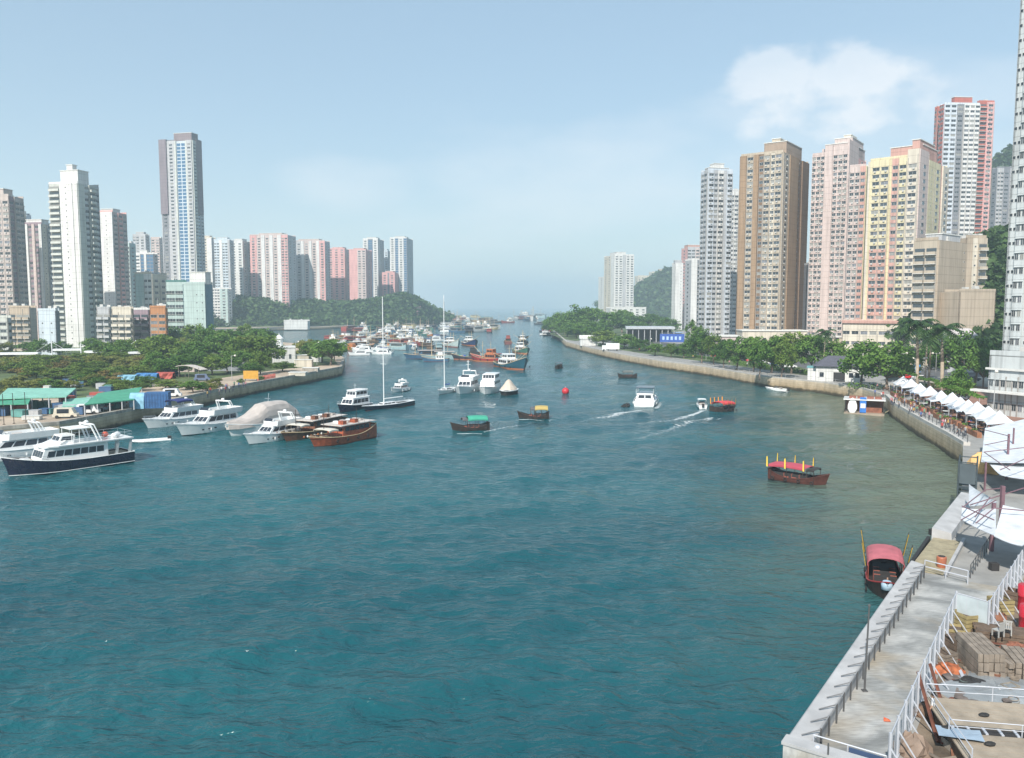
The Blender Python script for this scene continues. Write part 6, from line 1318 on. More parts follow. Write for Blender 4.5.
heap(935,715,1.2,.8,.7,M('brown_junk', (.14,.09,.06), rough=.95, var=.5, scale=2, bump=1),'brown junk heap beneath the rusty beams','junk_heap','junk heap',6)
heap(912,752,.9,.8,.9,M('brown_sheet', (.22,.16,.12), rough=.7, var=.3),'rounded brown covered lump at the bottom edge by the fence','covered_heap','heap',7)
heap(1016,655,1.3,.8,.7,M('reddish_junk', (.20,.08,.05), rough=.95, var=.5, scale=3),'reddish junk heap at the right edge of the yard','junk_heap','junk heap',8)
heap(983,660,.9,.5,.5,MATS['brown_junk'],'low scrap pile between the plank stacks','junk_heap','junk heap',9)
rr = random.Random(31)
for i in range(80):
    s = rr.uniform(-1, 24); t = rr.uniform(5.0, 14) if i % 2 else rr.uniform(5.0, 8); p = K(s, t); L_ = rr.uniform(.6,2.6); a = rr.uniform(0,3.14); m = rr.choice((plk,plk2,rust,plk,wh))
    b = MB(); b.T = Matrix.Translation((p.x,p.y,GZ+.04+.03*(i%5))) @ Matrix.Rotation(a,4,'Z') @ Matrix.Rotation(rr.uniform(-.12,.12),4,'Y'); b.box(-L_/2,L_/2,-.09,.09,0,.06,m); b.T = None
    cn = {plk.name:'pale board',plk2.name:'dark board',rust.name:'rusty bar',wh.name:'white slat'}[m.name]
    tag(b.build('loose_board'), '%s lying loose on the yard ground %s' % (cn, 'close behind the fence' if t < 8 else 'among the junk'), 'board', 'loose boards and bars on the yard ground')
for a, c, lb in (((918,672,GZ+2),(938,742,GZ+.1),'rusty beam leaning from the mesh fence, left one'),((930,664,GZ+1.8),(946,716,GZ+.1),'rusty beam leaning from the mesh fence, right one')):
    b = MB(); b.tube(P(*a), P(*c), .09, rust, 4); tag(b.build('leaning_beam'), lb, 'beam')
redp = M('red_plastic', (.40,.015,.03), rough=.4)
for i, (px, py, m, lb) in enumerate(((1027,632,redp,'glossy red drum at the right frame edge'),(1025,610,redp,'second red drum behind the glossy one'))):
    p = YP(px,py); r_ = thing('drum', lb, 'drum', (p.x,p.y,GZ)); b = MB(); b.lathe((0,0,0), [(.5,0),(.52,.1),(.5,.2),(.5,1.0),(.54,1.05),(.5,1.1),(.5,1.75)], m, 14); b.build('body', r_, smooth=True); b = MB(); b.lathe((0,0,1.75), [(.5,0),(.45,.06),(.05,.08)], m, 14); b.build('lid', r_)
gel_ = gel
def gchair(px, py, rot, label):
    p = YP(px,py,GZ+.7); t = thing('garden_chair', label, 'chair', (p.x,p.y,GZ+.7), R(rot), 'white plastic garden chairs'); b = MB(); b.box(-.25,.25,-.25,.25,.38,.42,M('grimy_plastic', (.36,.36,.34), rough=.6)); b.build('seat', t)
    b = MB()
    for x in (-.18,-.06,.06,.18): b.box(x-.04,x+.04,-.27,-.23,.42,.9,M('grimy_plastic', (.36,.36,.34), rough=.6))
    b.box(-.25,.25,-.275,-.225,.86,.94,M('grimy_plastic', (.36,.36,.34), rough=.6)); b.build('backrest', t)
    for x in (-.22,.22):
        for y in (-.22,.22): b = MB(); b.box(x-.03,x+.03,y-.03,y+.03,0,.38,M('grimy_plastic', (.36,.36,.34), rough=.6)); b.build('leg', t)
gchair(998,636,20,'white plastic chair on the dark boards, left one'); gchair(1007,634,-30,'white plastic chair on the dark boards, right one')
# beige roofed boat hull-house in the bottom right corner
e0 = YP(946,752); r_ = thing('moored_barge_roof', 'long low shed with a beige boarded roof and white pipe rails in the bottom right corner', 'shed', (e0.x,e0.y,GZ), R(-10)); bw = M('beige_board', (.31,.26,.20), rough=.85, var=.2, scale=1.2, bump=.3)
b = MB(); b.box(0.2,9.5,-2.8,3.2,0,.95,plk2); b.build('side', r_)
for j in range(2):
    y0 = (-3.0,.55)[j]; y1 = (-.1,3.4)[j]
    for i in range(6): b = MB(); b.box(0,9.8,y0+(y1-y0)*i/6+.02,y0+(y1-y0)*(i+1)/6-.02,.97+.03*j,1.05+.03*j,bw); b.build('roof_board', r_)
b = MB(); b.box(0.1,9.7,-.05,.5,.96,1.03,dk)
for i in range(14): b.box(.3+i*.68,.42+i*.68,-.08,.53,1.035,1.09,wh)
b.build('roof_ladder', r_)
rail(r_, [(0.05,-2.95,1.05),(0.05,-.1,1.05),(0.05,3.3,1.05),(3.2,3.35,1.1),(6.4,3.35,1.1),(9.7,3.35,1.1)], .75, m=wh, r=.03)
rail(r_, [(0.05,-.08,1.05),(3.2,-.08,1.05),(6.4,-.08,1.05),(9.7,-.08,1.05)], .6, m=wh, r=.025)
p = YP(958,735,GZ+1.1); b = MB(); rr = random.Random(5); b.loft([[(x,y,.05+rr.uniform(0,.07)) for x in (-.9,-.4,.1,.6,1.0)] for y in (-.55,-.2,.15,.5)], M('pale_blue_sheet', (.28,.36,.44), rough=.6), caps=False); o = b.build('plastic_sheet'); o.location = (p.x,p.y,GZ+1.12); o.rotation_euler = (0,0,R(-18)); tag(o, 'pale blue plastic sheet crumpled on the beige shed roof', 'sheet')
for px, py, lb in ((946,729,'black glove-like rag by the left rail of the shed roof'),(984,716,'dark rag on the middle of the shed roof'),(990,745,'dark rag low on the shed roof')):
    p = YP(px,py,GZ+1.1); b = MB(); b.ball((0,0,.08), .28,.16,.1, rub, 7, 4); o = b.build('rag'); o.location = (p.x,p.y,GZ+1.08); tag(o, lb, 'rag')
p = YP(942,728); person((p.x-.4,p.y+.2,GZ), 1.0, 'stand', 'worker in a # top standing between the fence and the beige shed roof', 0)
# wear on the pier deck: joints, stains, puddle, ropes
for i in range(5):
    c = K(2.5+i*6.5, -.16, 1.6); b = MB(); b.lathe((0,0,0), [(.26,-.12),(.48,-.1),(.48,.1),(.26,.12),(.26,-.12)], rub, 14); o = b.build('tyre_fender'); o.location = c; o.rotation_euler = (math.pi/2,0,math.atan2(d3.y,d3.x)); tag(o, 'black tyre hanging on the outer pier wall, %s from the near end' % names[i], 'tyre', 'tyres along the pier wall')
# more yard clutter of real kinds
rr = random.Random(91)
for i in range(70):
    s = rr.uniform(-1, 26); t = rr.uniform(5.3, 16); p = K(s, t); k = i % 4; a = rr.uniform(0,3.1); cl = rr.choice(((.20,.16,.12),(.12,.10,.09),(.26,.23,.19),(.10,.13,.12),(.22,.10,.06))); m = M('clutter_%d' % (int(cl[0]*100)), cl, rough=.9, var=.4, scale=2)
    wh_ = 'close behind the fence' if t < 8 else 'in the middle of the yard' if t < 12 else 'at the back of the yard'
    b = MB()
    if k == 0: b.lathe((0,0,0), [(.2,0),(.23,.3),(.25,.34),(.22,.36),(.03,.3)], m, 10); nm, cat, lb = 'bucket', 'bucket', 'dirty bucket standing %s' % wh_
    elif k == 1: b.box(-.4,.4,-.3,.3,0,.12,m); b.box(-.4,.4,-.3,-.26,.12,.4,m); b.box(-.4,.4,.26,.3,.12,.4,m); b.box(-.4,-.36,-.26,.26,.12,.4,m); b.box(.36,.4,-.26,.26,.12,.4,m); nm, cat, lb = 'fish_tray', 'tray', 'weathered fish tray lying %s' % wh_
    elif k == 2: b.path([Vector((math.cos(q*.6)*(.35-.004*q), math.sin(q*.6)*(.35-.004*q), .04+.012*q)) for q in range(34)], .03, m, 4); nm, cat, lb = 'rope_coil', 'rope', 'coil of worn rope lying %s' % wh_
    else: b.loft([[(x, y+rr.uniform(-.05,.05), .03+rr.uniform(0,.22)) for x in (-.8,-.4,0,.4,.8)] for y in (-.6,-.2,.2,.6)], m, caps=False); nm, cat, lb = 'sacking', 'sack', 'crumpled sacking spread %s' % wh_
    o = b.build(nm); o.location = (p.x,p.y,GZ+.02); o.rotation_euler = (0,0,a); tag(o, lb, cat, cat+' clutter of the yard '+wh_)

# ---------------------------------------------------------------- shore details, both banks
grass = M('park_grass', (.07,.10,.03), rough=.95, var=.4, scale=.15); brickp = M('brick_plaza', (.26,.14,.10), rough=.9, var=.2, scale=.4)
def patch(name, px, z, m, zz=GZ):
    pts = [P(x,y,zz) for x,y in px]; b = MB(); b.add([(p.x,p.y,zz+z) for p in pts], [tuple(range(len(pts)))], m); structure(b, name)
patch('lawn', [(-60,400),(90,398),(140,386),(215,379),(275,370),(315,366),(338,364),(328,353),(200,344),(-60,344)], .008, grass)
patch('grass_bank', [(550,334),(556,318),(600,312),(680,314),(690,330),(640,336),(600,339),(575,341),(562,339)], .012, grass)
patch('road', [(585,339),(585,337),(640,340),(700,346),(770,355),(860,366),(1000,372),(1000,384),(900,378),(830,371),(760,364),(700,355),(640,348)], .006, asph)
patch('plaza', [(905,392),(930,383),(1005,388),(1030,400),(1030,440),(985,432),(940,410)], .010, brickp)
patch('pale_road', [(880,384),(935,377),(992,377),(992,385),(930,383),(890,391)], .014, M('pale_road', (.40,.36,.30), rough=.9))
patch('verge', [(583,341),(640,349),(700,356),(800,367),(815,372),(810,376),(700,361),(640,353),(583,344)], .010, grass)
# hedges
def hedge(label, pts, h, w, seed):
    rr = random.Random(seed); b = MB(); pts = [P(x,y,GZ) for x,y in pts]
    for a, c in zip(pts, pts[1:]):
        n = int((c-a).length/1.1)+1
        for i in range(n): p = a.lerp(c, i/n); leaves(b, (p.x,p.y,GZ+h*.5), w, h*.6, 42, .26, rr, LF['broad'])
    tag(b.build('hedge'), label, 'hedge')
hedge('clipped green hedge behind the railing left of the white kiosk', [(735,364),(775,370),(814,375)], 1.4, 1.0, 1)
hedge('long low hedge on the promenade below the blue hoarding', [(600,345),(660,352),(720,361)], 1.2, 1.0, 2)
hedge('dark hedge right of the white kiosk, under the spreading trees', [(850,388),(885,390)], 1.5, 1.2, 3)
hedge('round flower bed of brown shrubs at the foot of the palms', [(921,388),(935,388),(950,389)], 1.3, 1.6, 4)
# white kiosk
p = P(840,382,GZ); r_ = thing('kiosk', 'white square waterside house with a dark hipped roof', 'house', (p.x,p.y+1,GZ), R(-22)); slate = M('slate_roof', (.08,.08,.10), rough=.7, var=.15)
b = MB(); b.box(-6,6,0,8,0,4.2,white); b.box(-6.1,6.1,-.1,-.003,3.5,3.75,grey); b.build('wall', r_); b = MB(); b.add([(-6.8,-.8,4.2),(6.8,-.8,4.2),(6.8,8.8,4.2),(-6.8,8.8,4.2),(-3,4,7.0),(3,4,7.0)], [(0,1,5,4),(1,2,5),(2,3,4,5),(3,0,4),(0,3,2,1)], slate); b.build('roof', r_)
b = MB(); b.box(-1.4,1.6,-.06,0,0,2.6,dk); b.build('door', r_)
for x in (-5.0,2.6,4.2): b = MB(); b.box(x,x+1.1,-.05,0,1.2,2.5,glz); b.build('window', r_)
b = MB(); b.box(-8.2,-6.1,1,7,0,3.6,white); b.box(-8.5,-6.1,.8,7.2,3.603,3.8,M('teal_roof', (.15,.35,.36))); b.build('annex', r_)
b = MB(); b.box(-.5,6,8.9,14,4.2,5.0,M('red_awning', (.45,.05,.04))); b.box(-.5,6,8.9,14,0,4.19,cream); o = b.build('shop_building'); o.location = (p.x,p.y+1,GZ); o.rotation_euler = (0,0,R(-22)); tag(o, 'cream shop with a red fascia behind the white kiosk', 'shop')
# grey canopy hall with blue hoarding
p = P(648,342,GZ); D0 = p.y; r_ = thing('open_hall', 'long open hall with a flat pale grey roof on posts', 'hall', (XD(626,D0),D0,GZ), R(-6)); L_ = XD(674,D0)-XD(626,D0)
b = MB(); b.box(0,L_,-2,18,7.6,8.9,M('hall_roof', (.42,.45,.48), rough=.5)); b.build('roof', r_); b = MB(); b.box(1,L_-1,10,17,0,7.5,M('hall_back', (.12,.11,.11))); b.build('back_wall', r_)
for i in range(9): b = MB(); x = .5+(L_-1)*i/8; b.box(x-.2,x+.2,-1.2,-.8,0,7.6,grey); b.build('post', r_)
p = P(672,345,GZ); r_ = thing('hoarding', 'bright blue hoarding with pale lettering-like patches beside the open hall', 'hoarding', (XD(660,p.y),p.y,GZ), R(-8)); L_ = XD(684,p.y)-XD(660,p.y); blue = M('hoarding_blue', (.03,.09,.36), rough=.5)
b = MB(); b.box(0,L_,0,.2,1.6,6.0,blue); b.build('board', r_); b = MB()
for i in range(5): b.box(L_*(.1+.17*i),L_*(.19+.17*i),-.03,0,2.8,4.6,M('pale_mark', (.4,.55,.75)))
b.build('marks', r_)
for x in (.3,L_/2,L_-.3): b = MB(); b.box(x-.1,x+.1,.21,.4,0,5.8,grey); b.build('post', r_)
b = MB(); p = P(672,342,GZ); b.box(0,L_,3,12,5.2,5.4,M('blue_roof', (.25,.40,.62))); b.box(.5,L_-.5,4,11,0,5.19,cream); o = b.build('market_building'); o.location = (XD(662,p.y),p.y,GZ); tag(o, 'low building with a light blue roof behind the blue hoarding', 'building')
# shops under the towers
for px0, px1, py, h, m, lb in ((700,740,352,7,palepink,'low pinkish shop block left of the brown tower'),(742,806,350,9,cream,'cream podium below the brown tower'),(808,844,350,6,sand,'sandy podium below the pale pink tower')):
    p = P(px0,py,GZ); w = XD(px1,p.y)-p.x; r_ = thing('shop_block', lb, 'building', (p.x,p.y,GZ), R(-4)); b = MB(); b.box(0,w,0,14,0,h,m); b.box(-.3,w+.3,-.5,14.2,h+.003,h+.5,slab); b.build('wall', r_)
    for i in range(int(w/4)): b = MB(); b.box(i*4+.5,i*4+3.4,-.05,0,.3,3.2,dk); b.build('shop_front', r_)
    for i in range(int(w/3)): b = MB(); b.box(i*3+.6,i*3+2.2,-.05,0,4.4,5.8,GL[0]); b.build('window', r_)
p = P(606,351,GZ); r_ = thing('box_truck', 'white box truck parked on the promenade at the start of the wall', 'truck', (p.x,p.y,GZ), R(-8)); b = MB(); b.box(0,6.2,0,2.4,.9,3.6,gel); b.build('cargo_box', r_); b = MB(); b.box(-1.8,-.1,.1,2.3,.5,2.6,gel); b.box(-1.83,-1.0,.3,2.1,1.5,2.3,glz); b.build('cab', r_)
for x in (-1.0,1.0,5.0): b = MB(); b.tube((x,-.02,.45),(x,.3,.45),.45,rub,10); b.build('wheel', r_)
p = P(588,346,GZ); r_ = thing('shed', 'small white gabled shed near the wooded point', 'shed', (p.x-4,p.y,GZ)); b = MB(); b.box(0,9,0,6,0,3.8,white); b.add([(-.4,-.4,3.8),(9.4,-.4,3.8),(9.4,6.4,3.8),(-.4,6.4,3.8),(-.4,3,5.6),(9.4,3,5.6)], [(0,1,5,4),(2,3,4,5),(1,2,5),(3,0,4)], white); b.build('wall', r_)
# metal sheds under the beige block
for px0, px1, py, zt, m, lb in ((948,975,336,16,M('corrugated_pale', (.55,.50,.48), rough=.6, streak=.4),'pale rusty corrugated roof between the palms and the beige wing'),(976,1002,330,15.5,M('corrugated_white', (.66,.66,.68), rough=.5),'whiter corrugated roof right of the rusty one')):
    p = P(px0,py,zt-1.5); w = XD(px1,p.y)-p.x; r_ = thing('metal_shed', lb, 'shed', (p.x,p.y,GZ), R(-10)); b = MB(); b.box(.3,w-.3,.3,13.5,0,zt-4.4,grey)
    for i in range(3): b.box(.2,w-.2,.18,.28,3.0+i*3.2,4.3+i*3.2,GL[i%2])
    b.build('wall', r_); b = MB(); b.add([(-.3,-.3,zt-4.3),(w+.3,-.3,zt-4.3),(w+.3,7,zt-2.2),(-.3,7,zt-2.2),(w+.3,14,zt-4.3),(-.3,14,zt-4.3)], [(0,1,2,3),(3,2,4,5),(0,3,5),(1,4,2)], m); b.build('roof', r_)
# ground-floor dark block behind palms
p = P(945,372,GZ); r_ = thing('shop_row', 'dark recessed shop row with pale awnings behind the palms', 'shops', (p.x,p.y,GZ), R(-8)); b = MB(); b.box(0,15,0,8,0,4.6,dgrey); b.box(-.5,15.5,-1.2,-.003,3.2,3.6,white); b.build('wall', r_)
for i in range(6): b = MB(); b.box(.4+i*2.5,2.5+i*2.5,-.06,0,.2,2.9,dk); b.build('shop_front', r_)
# podium slab on the edge building
b = MB(); T = Matrix.Translation((pd.org.x,pd.org.y,GZ)) @ Matrix.Rotation(R(-62),4,'Z'); 
for z, e in ((4.4,2.2),(8.7,.4)): b.T = T; b.box(-e,pd.W+e,-e,-.52,z,z+.4,slab); b.box(pd.W+.52,pd.W+e,-.515,pd.D,z,z+.4,slab)
b.T = None; o = b.build('canopy_slab'); M0 = pd.root.matrix_basis.inverted(); o.parent = pd.root; o.matrix_parent_inverse = Matrix.Identity(4); o.matrix_basis = (Matrix.Translation(pd.root.location) @ Matrix.Rotation(R(-62),4,'Z')).inverted()
# street lamps
lampg = M('lamp_grey', (.45,.45,.44), rough=.5, metal=.3)
def lamp(px, py, h, label, arms=1, D=None, z=GZ, group='street lamps of the right bank'):
    p = P(px,py,z); r_ = thing('street_lamp', label, 'street lamp', (p.x,p.y,z), R((px*7) % 60), group); b = MB(); b.tube((0,0,0),(0,0,h),.09,lampg,6,.06); b.build('pole', r_)
    for s in ((1,-1) if arms == 2 else (1,)):
        b = MB(); b.tube((0,0,h-.2),(s*1.0,0,h),.04,lampg,5); b.build('arm', r_); b = MB(); b.ball((s*1.05,0,h-.05),.32,.32,.28,M('lamp_globe', (.75,.72,.62), rough=.3),8,6); b.build('lamp_globe', r_)
for i, (px, py, h, lb) in enumerate([(902,385,8.5,'double street lamp left of the palms'),(914,387,7.5,'double street lamp in front of the widest tree'),(924,390,8,'double street lamp right beside the tallest palm'),(935,388,9,'double street lamp between the two big palms'),(963,386,8,'street lamp by the plaza road'),(982,383,9,'street lamp near the edge podium'),
      (993,420,9,'thin street lamp among the near tents'),(788,372,6,'street lamp left of the kiosk hedge'),(770,369,6,'street lamp behind the middle of the hedge'),(748,366,6,'street lamp before the brown tower'),(706,360,6,'street lamp near the parked cars'),(650,352,6,'street lamp before the open hall'),(620,347,6,'street lamp by the box truck')]): lamp(px, py, h, lb, 2 if i < 5 else 1)
b = MB(); p = P(916,386,GZ); r_ = thing('info_sign', 'bright blue round-cornered sign board beside the plaza lamps', 'sign', (p.x,p.y,GZ)); k = MB(); k.box(-.9,.9,-.08,.08,3.6,5.6,M('sign_blue', (.03,.25,.60))); k.build('board', r_); k = MB(); k.box(-.45,.45,-.1,-.083,4.1,5.1,M('sign_pale', (.4,.65,.8))); k.build('emblem', r_); k = MB(); k.tube((0,.1,0),(0,.1,5.4),.07,lampg,6); k.build('post', r_)
# cars
def car(loc, rot, c, label, group, van=False):
    r_ = thing('parked_car', label, 'van' if van else 'car', loc, rot, group); b = MB(); h = 1.95 if van else 1.4
    pr = [(-2.1,.35),(-2.15,.8),(-1.9,.95),(-1.75,h) if van else (-1.3,h-.02),(.6 if not van else 1.2,h),(1.2 if not van else 1.7,.95),(2.1,.8),(2.15,.35)]
    b.loft([[(x,y*(1 if z < 1 else .88),z) for x,z in pr] for y in (-.85,-.8,.8,.85)], paint, closed=True); b.build('body', r_)
    for y in (-.86,.84): k = MB(); k.box(-1.3,.75,y,y+.02,.98,h-.15,glz); k.build('window', r_)
    for x in (-1.3,1.3):
        for y in (-.88,.7): k = MB(); k.tube((x,y,.33),(x,y+.18,.33),.33,rub,10); k.build('wheel', r_)
    colr(r_, c); return r_
CC = [((.55,.03,.03),'red'),((.65,.65,.65),'white'),((.05,.05,.06),'black'),((.35,.37,.4),'silver'),((.05,.1,.3),'blue')]
for i, (px, py) in enumerate([(716,357),(724,359),(733,360),(742,361),(752,362),(763,364),(776,366),(690,353),(675,351),(660,349),(640,347),(790,368),(905,379),(920,380),(972,381)]):
    p = P(px,py,GZ); c, cn = CC[(0,1,3,2,0,1,4,3,1,2,3,1,0,1,2)[i]]; car((p.x,p.y,GZ+.01), R(-12+((i*37)%20)) if px < 800 else R(5), c, '%s car on the right bank road %s' % (cn, 'below the brown tower' if 735 < px < 800 else 'below the grey towers' if 685 < px <= 735 else 'before the open hall' if px < 685 else 'by the plaza'), 'cars on the right bank road')
p = P(962,400,GZ); car((p.x,p.y,GZ+.01), R(40), (.18,.22,.28), 'dark blue-grey car parked behind the seventh white tent', None)
p = P(1005,412,GZ); car((p.x,p.y,GZ+.01), R(80), (.4,.42,.42), 'pale van beside the green awning near the right frame edge', None, True)
p = P(990,410,GZ); r_ = thing('market_stall', 'small stall with a bright green awning behind the tents', 'stall', (p.x,p.y,GZ), R(20)); b = MB(); b.box(-1.8,1.8,-1.2,1.2,2.6,2.75,M('bright_green_awning', (.08,.40,.10))); b.build('awning', r_); b = MB(); b.box(-1.6,1.6,-1,1,0,1.0,plk); b.build('counter', r_)
for x in (-1.7,1.7):
    for y in (-1.1,1.1): b = MB(); b.tube((x,y,0),(x,y,2.6),.05,wh,5); b.build('post', r_)
for i in range(12):
    t = i/11; p = P(640+t*200, 352+t*30+rr.uniform(-1,0), GZ); person((p.x,p.y+rr.uniform(2,4),GZ), rr.uniform(0,6), 'walk', 'person in a # top walking the promenade %s' % ('before the open hall' if t < .3 else 'below the brown tower' if t < .8 else 'near the white kiosk'), group='people on the long promenade')
# ---------------------------------------------------------------- left bank
gr1 = M('green_sheet', (.06,.30,.18), rough=.6, var=.15, scale=.4, streak=.2); gr2 = M('teal_sheet', (.22,.48,.38), rough=.6, var=.12, scale=.4, streak=.2)
def shed(label, px, z, m, posts=5, dz=-.5):
    pts = [P(x,y,z) for x,y in px]; o0 = pts[0]; r_ = thing('canopy_shed', label, 'shed', (o0.x,o0.y,GZ)); pp = [(p.x-o0.x,p.y-o0.y,z-GZ+(dz if i in (2,3) else 0)) for i, p in enumerate(pts)]
    b = MB(); b.add(pp+[(x,y,zz-.18) for x,y,zz in pp], [(0,1,2,3),(7,6,5,4),(0,4,5,1),(1,5,6,2),(2,6,7,3),(3,7,4,0)], m); b.build('roof', r_)
    for e0, e1 in ((0,1),(3,2)):
        for i in range(posts): q = Vector(pp[e0]).lerp(Vector(pp[e1]), (i+.03)/(posts-.94)); k = MB(); k.box(q.x-.1,q.x+.1,q.y-.1,q.y+.1,0,q.z-.18,grey); k.build('post', r_)
shed('teal-green corrugated canopy at the back of the left quay yard', [(8,388),(76,388),(66,394),(-4,396)], 6.6, gr2)
shed('bright green canopy cut by the left frame edge', [(-30,395),(32,396),(28,401),(-40,402)], 6.0, gr1)
shed('long bright green canopy reaching towards the blue container', [(98,393),(142,387),(134,397),(84,402)], 5.6, gr1)
shed('small dull green canopy between the two long ones', [(64,399),(92,397),(84,403),(62,404)], 5.2, gr2, 3)
dkst = M('stored_goods', (.07,.08,.08), rough=.9, var=.5, scale=1); rr = random.Random(44)
gm_ = [grey,dgrey,M('goods_blue', (.05,.11,.22)),M('goods_teal', (.10,.26,.24)),M('goods_white', (.55,.55,.52)),plk,M('goods_red', (.38,.08,.06))]
gn = ['grey','charcoal','blue','teal','white','wooden','red']
for i in range(58):
    px = rr.uniform(-10,128); py = 424-px*.10+rr.uniform(-15,-1) if i % 3 else rr.uniform(383,398)-px*.02; p = P(px,py,GZ); k = rr.randrange(7); w = rr.uniform(1.2,3.2); d = rr.uniform(1,2.2); h = rr.uniform(.7,2.0)
    r_ = thing('storage_crate', '%s crate stored on the left quay yard %s' % (gn[k], 'at the frame edge' if px < 20 else 'under the green canopies' if px < 80 else 'near the blue container'), 'crate', (p.x,p.y,GZ), rr.uniform(-.4,.4), 'stored crates on the left quay yard')
    b = MB(); b.box(-w/2,w/2,-d/2,d/2,.1,h,gm_[k]); b.build('body', r_); b = MB(); b.box(-w/2-.05,w/2+.05,-d/2-.05,d/2+.05,h+.003,h+.08,gm_[(k+1)%7] if i%4==0 else gm_[k]); b.build('lid', r_)
b = MB(); p = P(50,402,GZ); 
# blue container with rounded tarp
p = P(133,409,GZ); r_ = thing('container', 'bright blue shipping container on the left quay', 'container', (p.x+2.4,p.y,GZ), R(10)); b = MB(); b.box(0,4.6,0,2.6,.1,3.3,M('container_blue', (.03,.10,.24), rough=.6, var=.3)); b.build('body', r_)
for i in range(8): b = MB(); b.box(.3+i*.55,.42+i*.55,-.05,0,.3,3.1,M('container_rib', (.02,.07,.18))); b.build('rib', r_)
b = MB(); b.loft([[(x, math.cos(math.pi*i/8)*1.5, math.sin(math.pi*i/8)**.7*3.2) for i in range(9)] for x in (-1.6,1.2)], M('light_blue_tarp', (.20,.40,.52), rough=.7, var=.25)); o = b.build('tarp_tunnel'); o.location = (p.x+.7,p.y+1.4,GZ+.02); o.rotation_euler = (0,0,R(10)); tag(o, 'light blue rounded tarpaulin tunnel left of the blue container', 'tarpaulin')
for px, py, w, m, lb in ((126,382,5,M('light_blue_tarp'),'light blue tarpaulin screen behind the green canopies, left one'),(146,380,6,M('tarp_blue', (.05,.18,.40), rough=.7, var=.3),'strong blue tarpaulin screen in front of the thicket'),(164,379,5,MATS['goods_red'],'faded red screen right of the blue tarpaulins'),(170,376,3.5,MATS['tarp_blue'],'small upright blue sheet beside the faded red screen')):
    p = P(px,py,GZ); b = MB(); rr2 = random.Random(px); b.loft([[(-w/2+w*i/8, rr2.uniform(-.3,.3), z) for i in range(9)] for z in (.05,.8,1.6)]+[[(-w/2+w*i/8, 1.5+rr2.uniform(-.3,.3), 1.9) for i in range(9)],[(-w/2+w*i/8, 2.5, .05) for i in range(9)]], m, caps=False); o = b.build('tarpaulin_screen'); o.location = (p.x,p.y,GZ); tag(o, lb, 'tarpaulin')
r_ = thing('barrier_fence', 'red and white barrier fence along the left quay edge', 'fence'); a = P(100,412,GZ); c = P(134,405,GZ)
for i in range(10): q = a.lerp(c, i/10); q2 = a.lerp(c, (i+.9)/10); b = MB(); b.tube(q+Vector((0,0,.9)), q2+Vector((0,0,.9)), .16, MATS['goods_red'] if i%2 else gel, 5); b.tube(q, q+Vector((0,0,1)), .06, gel, 5); b.build('panel', r_)
for px, py, lb, cc in ((88,414,'white van parked on the left quay edge',(.65,.65,.63)),(96,411,'pale blue van parked beside the white van',(.3,.42,.5)),(66,418,'cream van on the left quay, farther left',(.55,.5,.4)),(172,397,'white pickup by the foot of the blue container',(.65,.65,.65))):
    p = P(px,py,GZ); car((p.x,p.y,GZ), R(12), cc, lb, None, True)
for px in (4,14,26): p = P(px,425-px*.1,GZ); r_ = thing('mast_pole', 'thin pole on the left quay, %s' % {4:'closest to the frame edge',14:'second from the frame edge',26:'third from the frame edge'}[px], 'pole', (p.x,p.y,GZ)); b = MB(); b.tube((0,0,0),(0,0,5.5),.06,dwood,5); b.build('pole', r_); b = MB(); b.box(-.15,.15,-.15,.15,0,.1,dwood); b.build('base_plate', r_)
# white walkway roofs with masts
r_ = thing('covered_walkway', 'long white roofed walkway with cable masts behind the thicket', 'walkway'); wr = M('walkway_white', (.75,.76,.77), rough=.5)
for a, c, yy in ((-10,38,356),(52,88,352),(84,132,354),(128,152,355)):
    p = P(a,yy-1,6.6); q = P(c,yy-1.5,6.6); b = MB(); d = (q-p); n = Vector((-d.y,d.x,0)).normalized()*3.5; b.add([p,q,q+n,p+n]+[v+Vector((0,0,.7)) for v in (p,q,q+n,p+n)], [(0,3,2,1),(4,5,6,7),(0,1,5,4),(1,2,6,5),(2,3,7,6),(3,0,4,7)], wr); b.build('roof', r_)
    for k in range(7): t = (k+.5)/7; v = p.lerp(q,t)+n*.5; b = MB(); b.tube((v.x,v.y,GZ),(v.x,v.y,6.6),.12,wr,5); b.build('post', r_)
for px, yt in ((52,341),(81,343),(108,344),(136,340)):
    D_ = P(px,353,6.2).y+1.5; x = XD(px,D_,350); b = MB(); b.tube((x,D_,GZ),(x,D_,ZY(yt,D_)),.32,wr,6,.15)
    for s in (-1,1): b.tube((x,D_,ZY(yt+1,D_)),(x+s*6,D_,6.8),.06,wr,4)
    b.build('mast', r_)
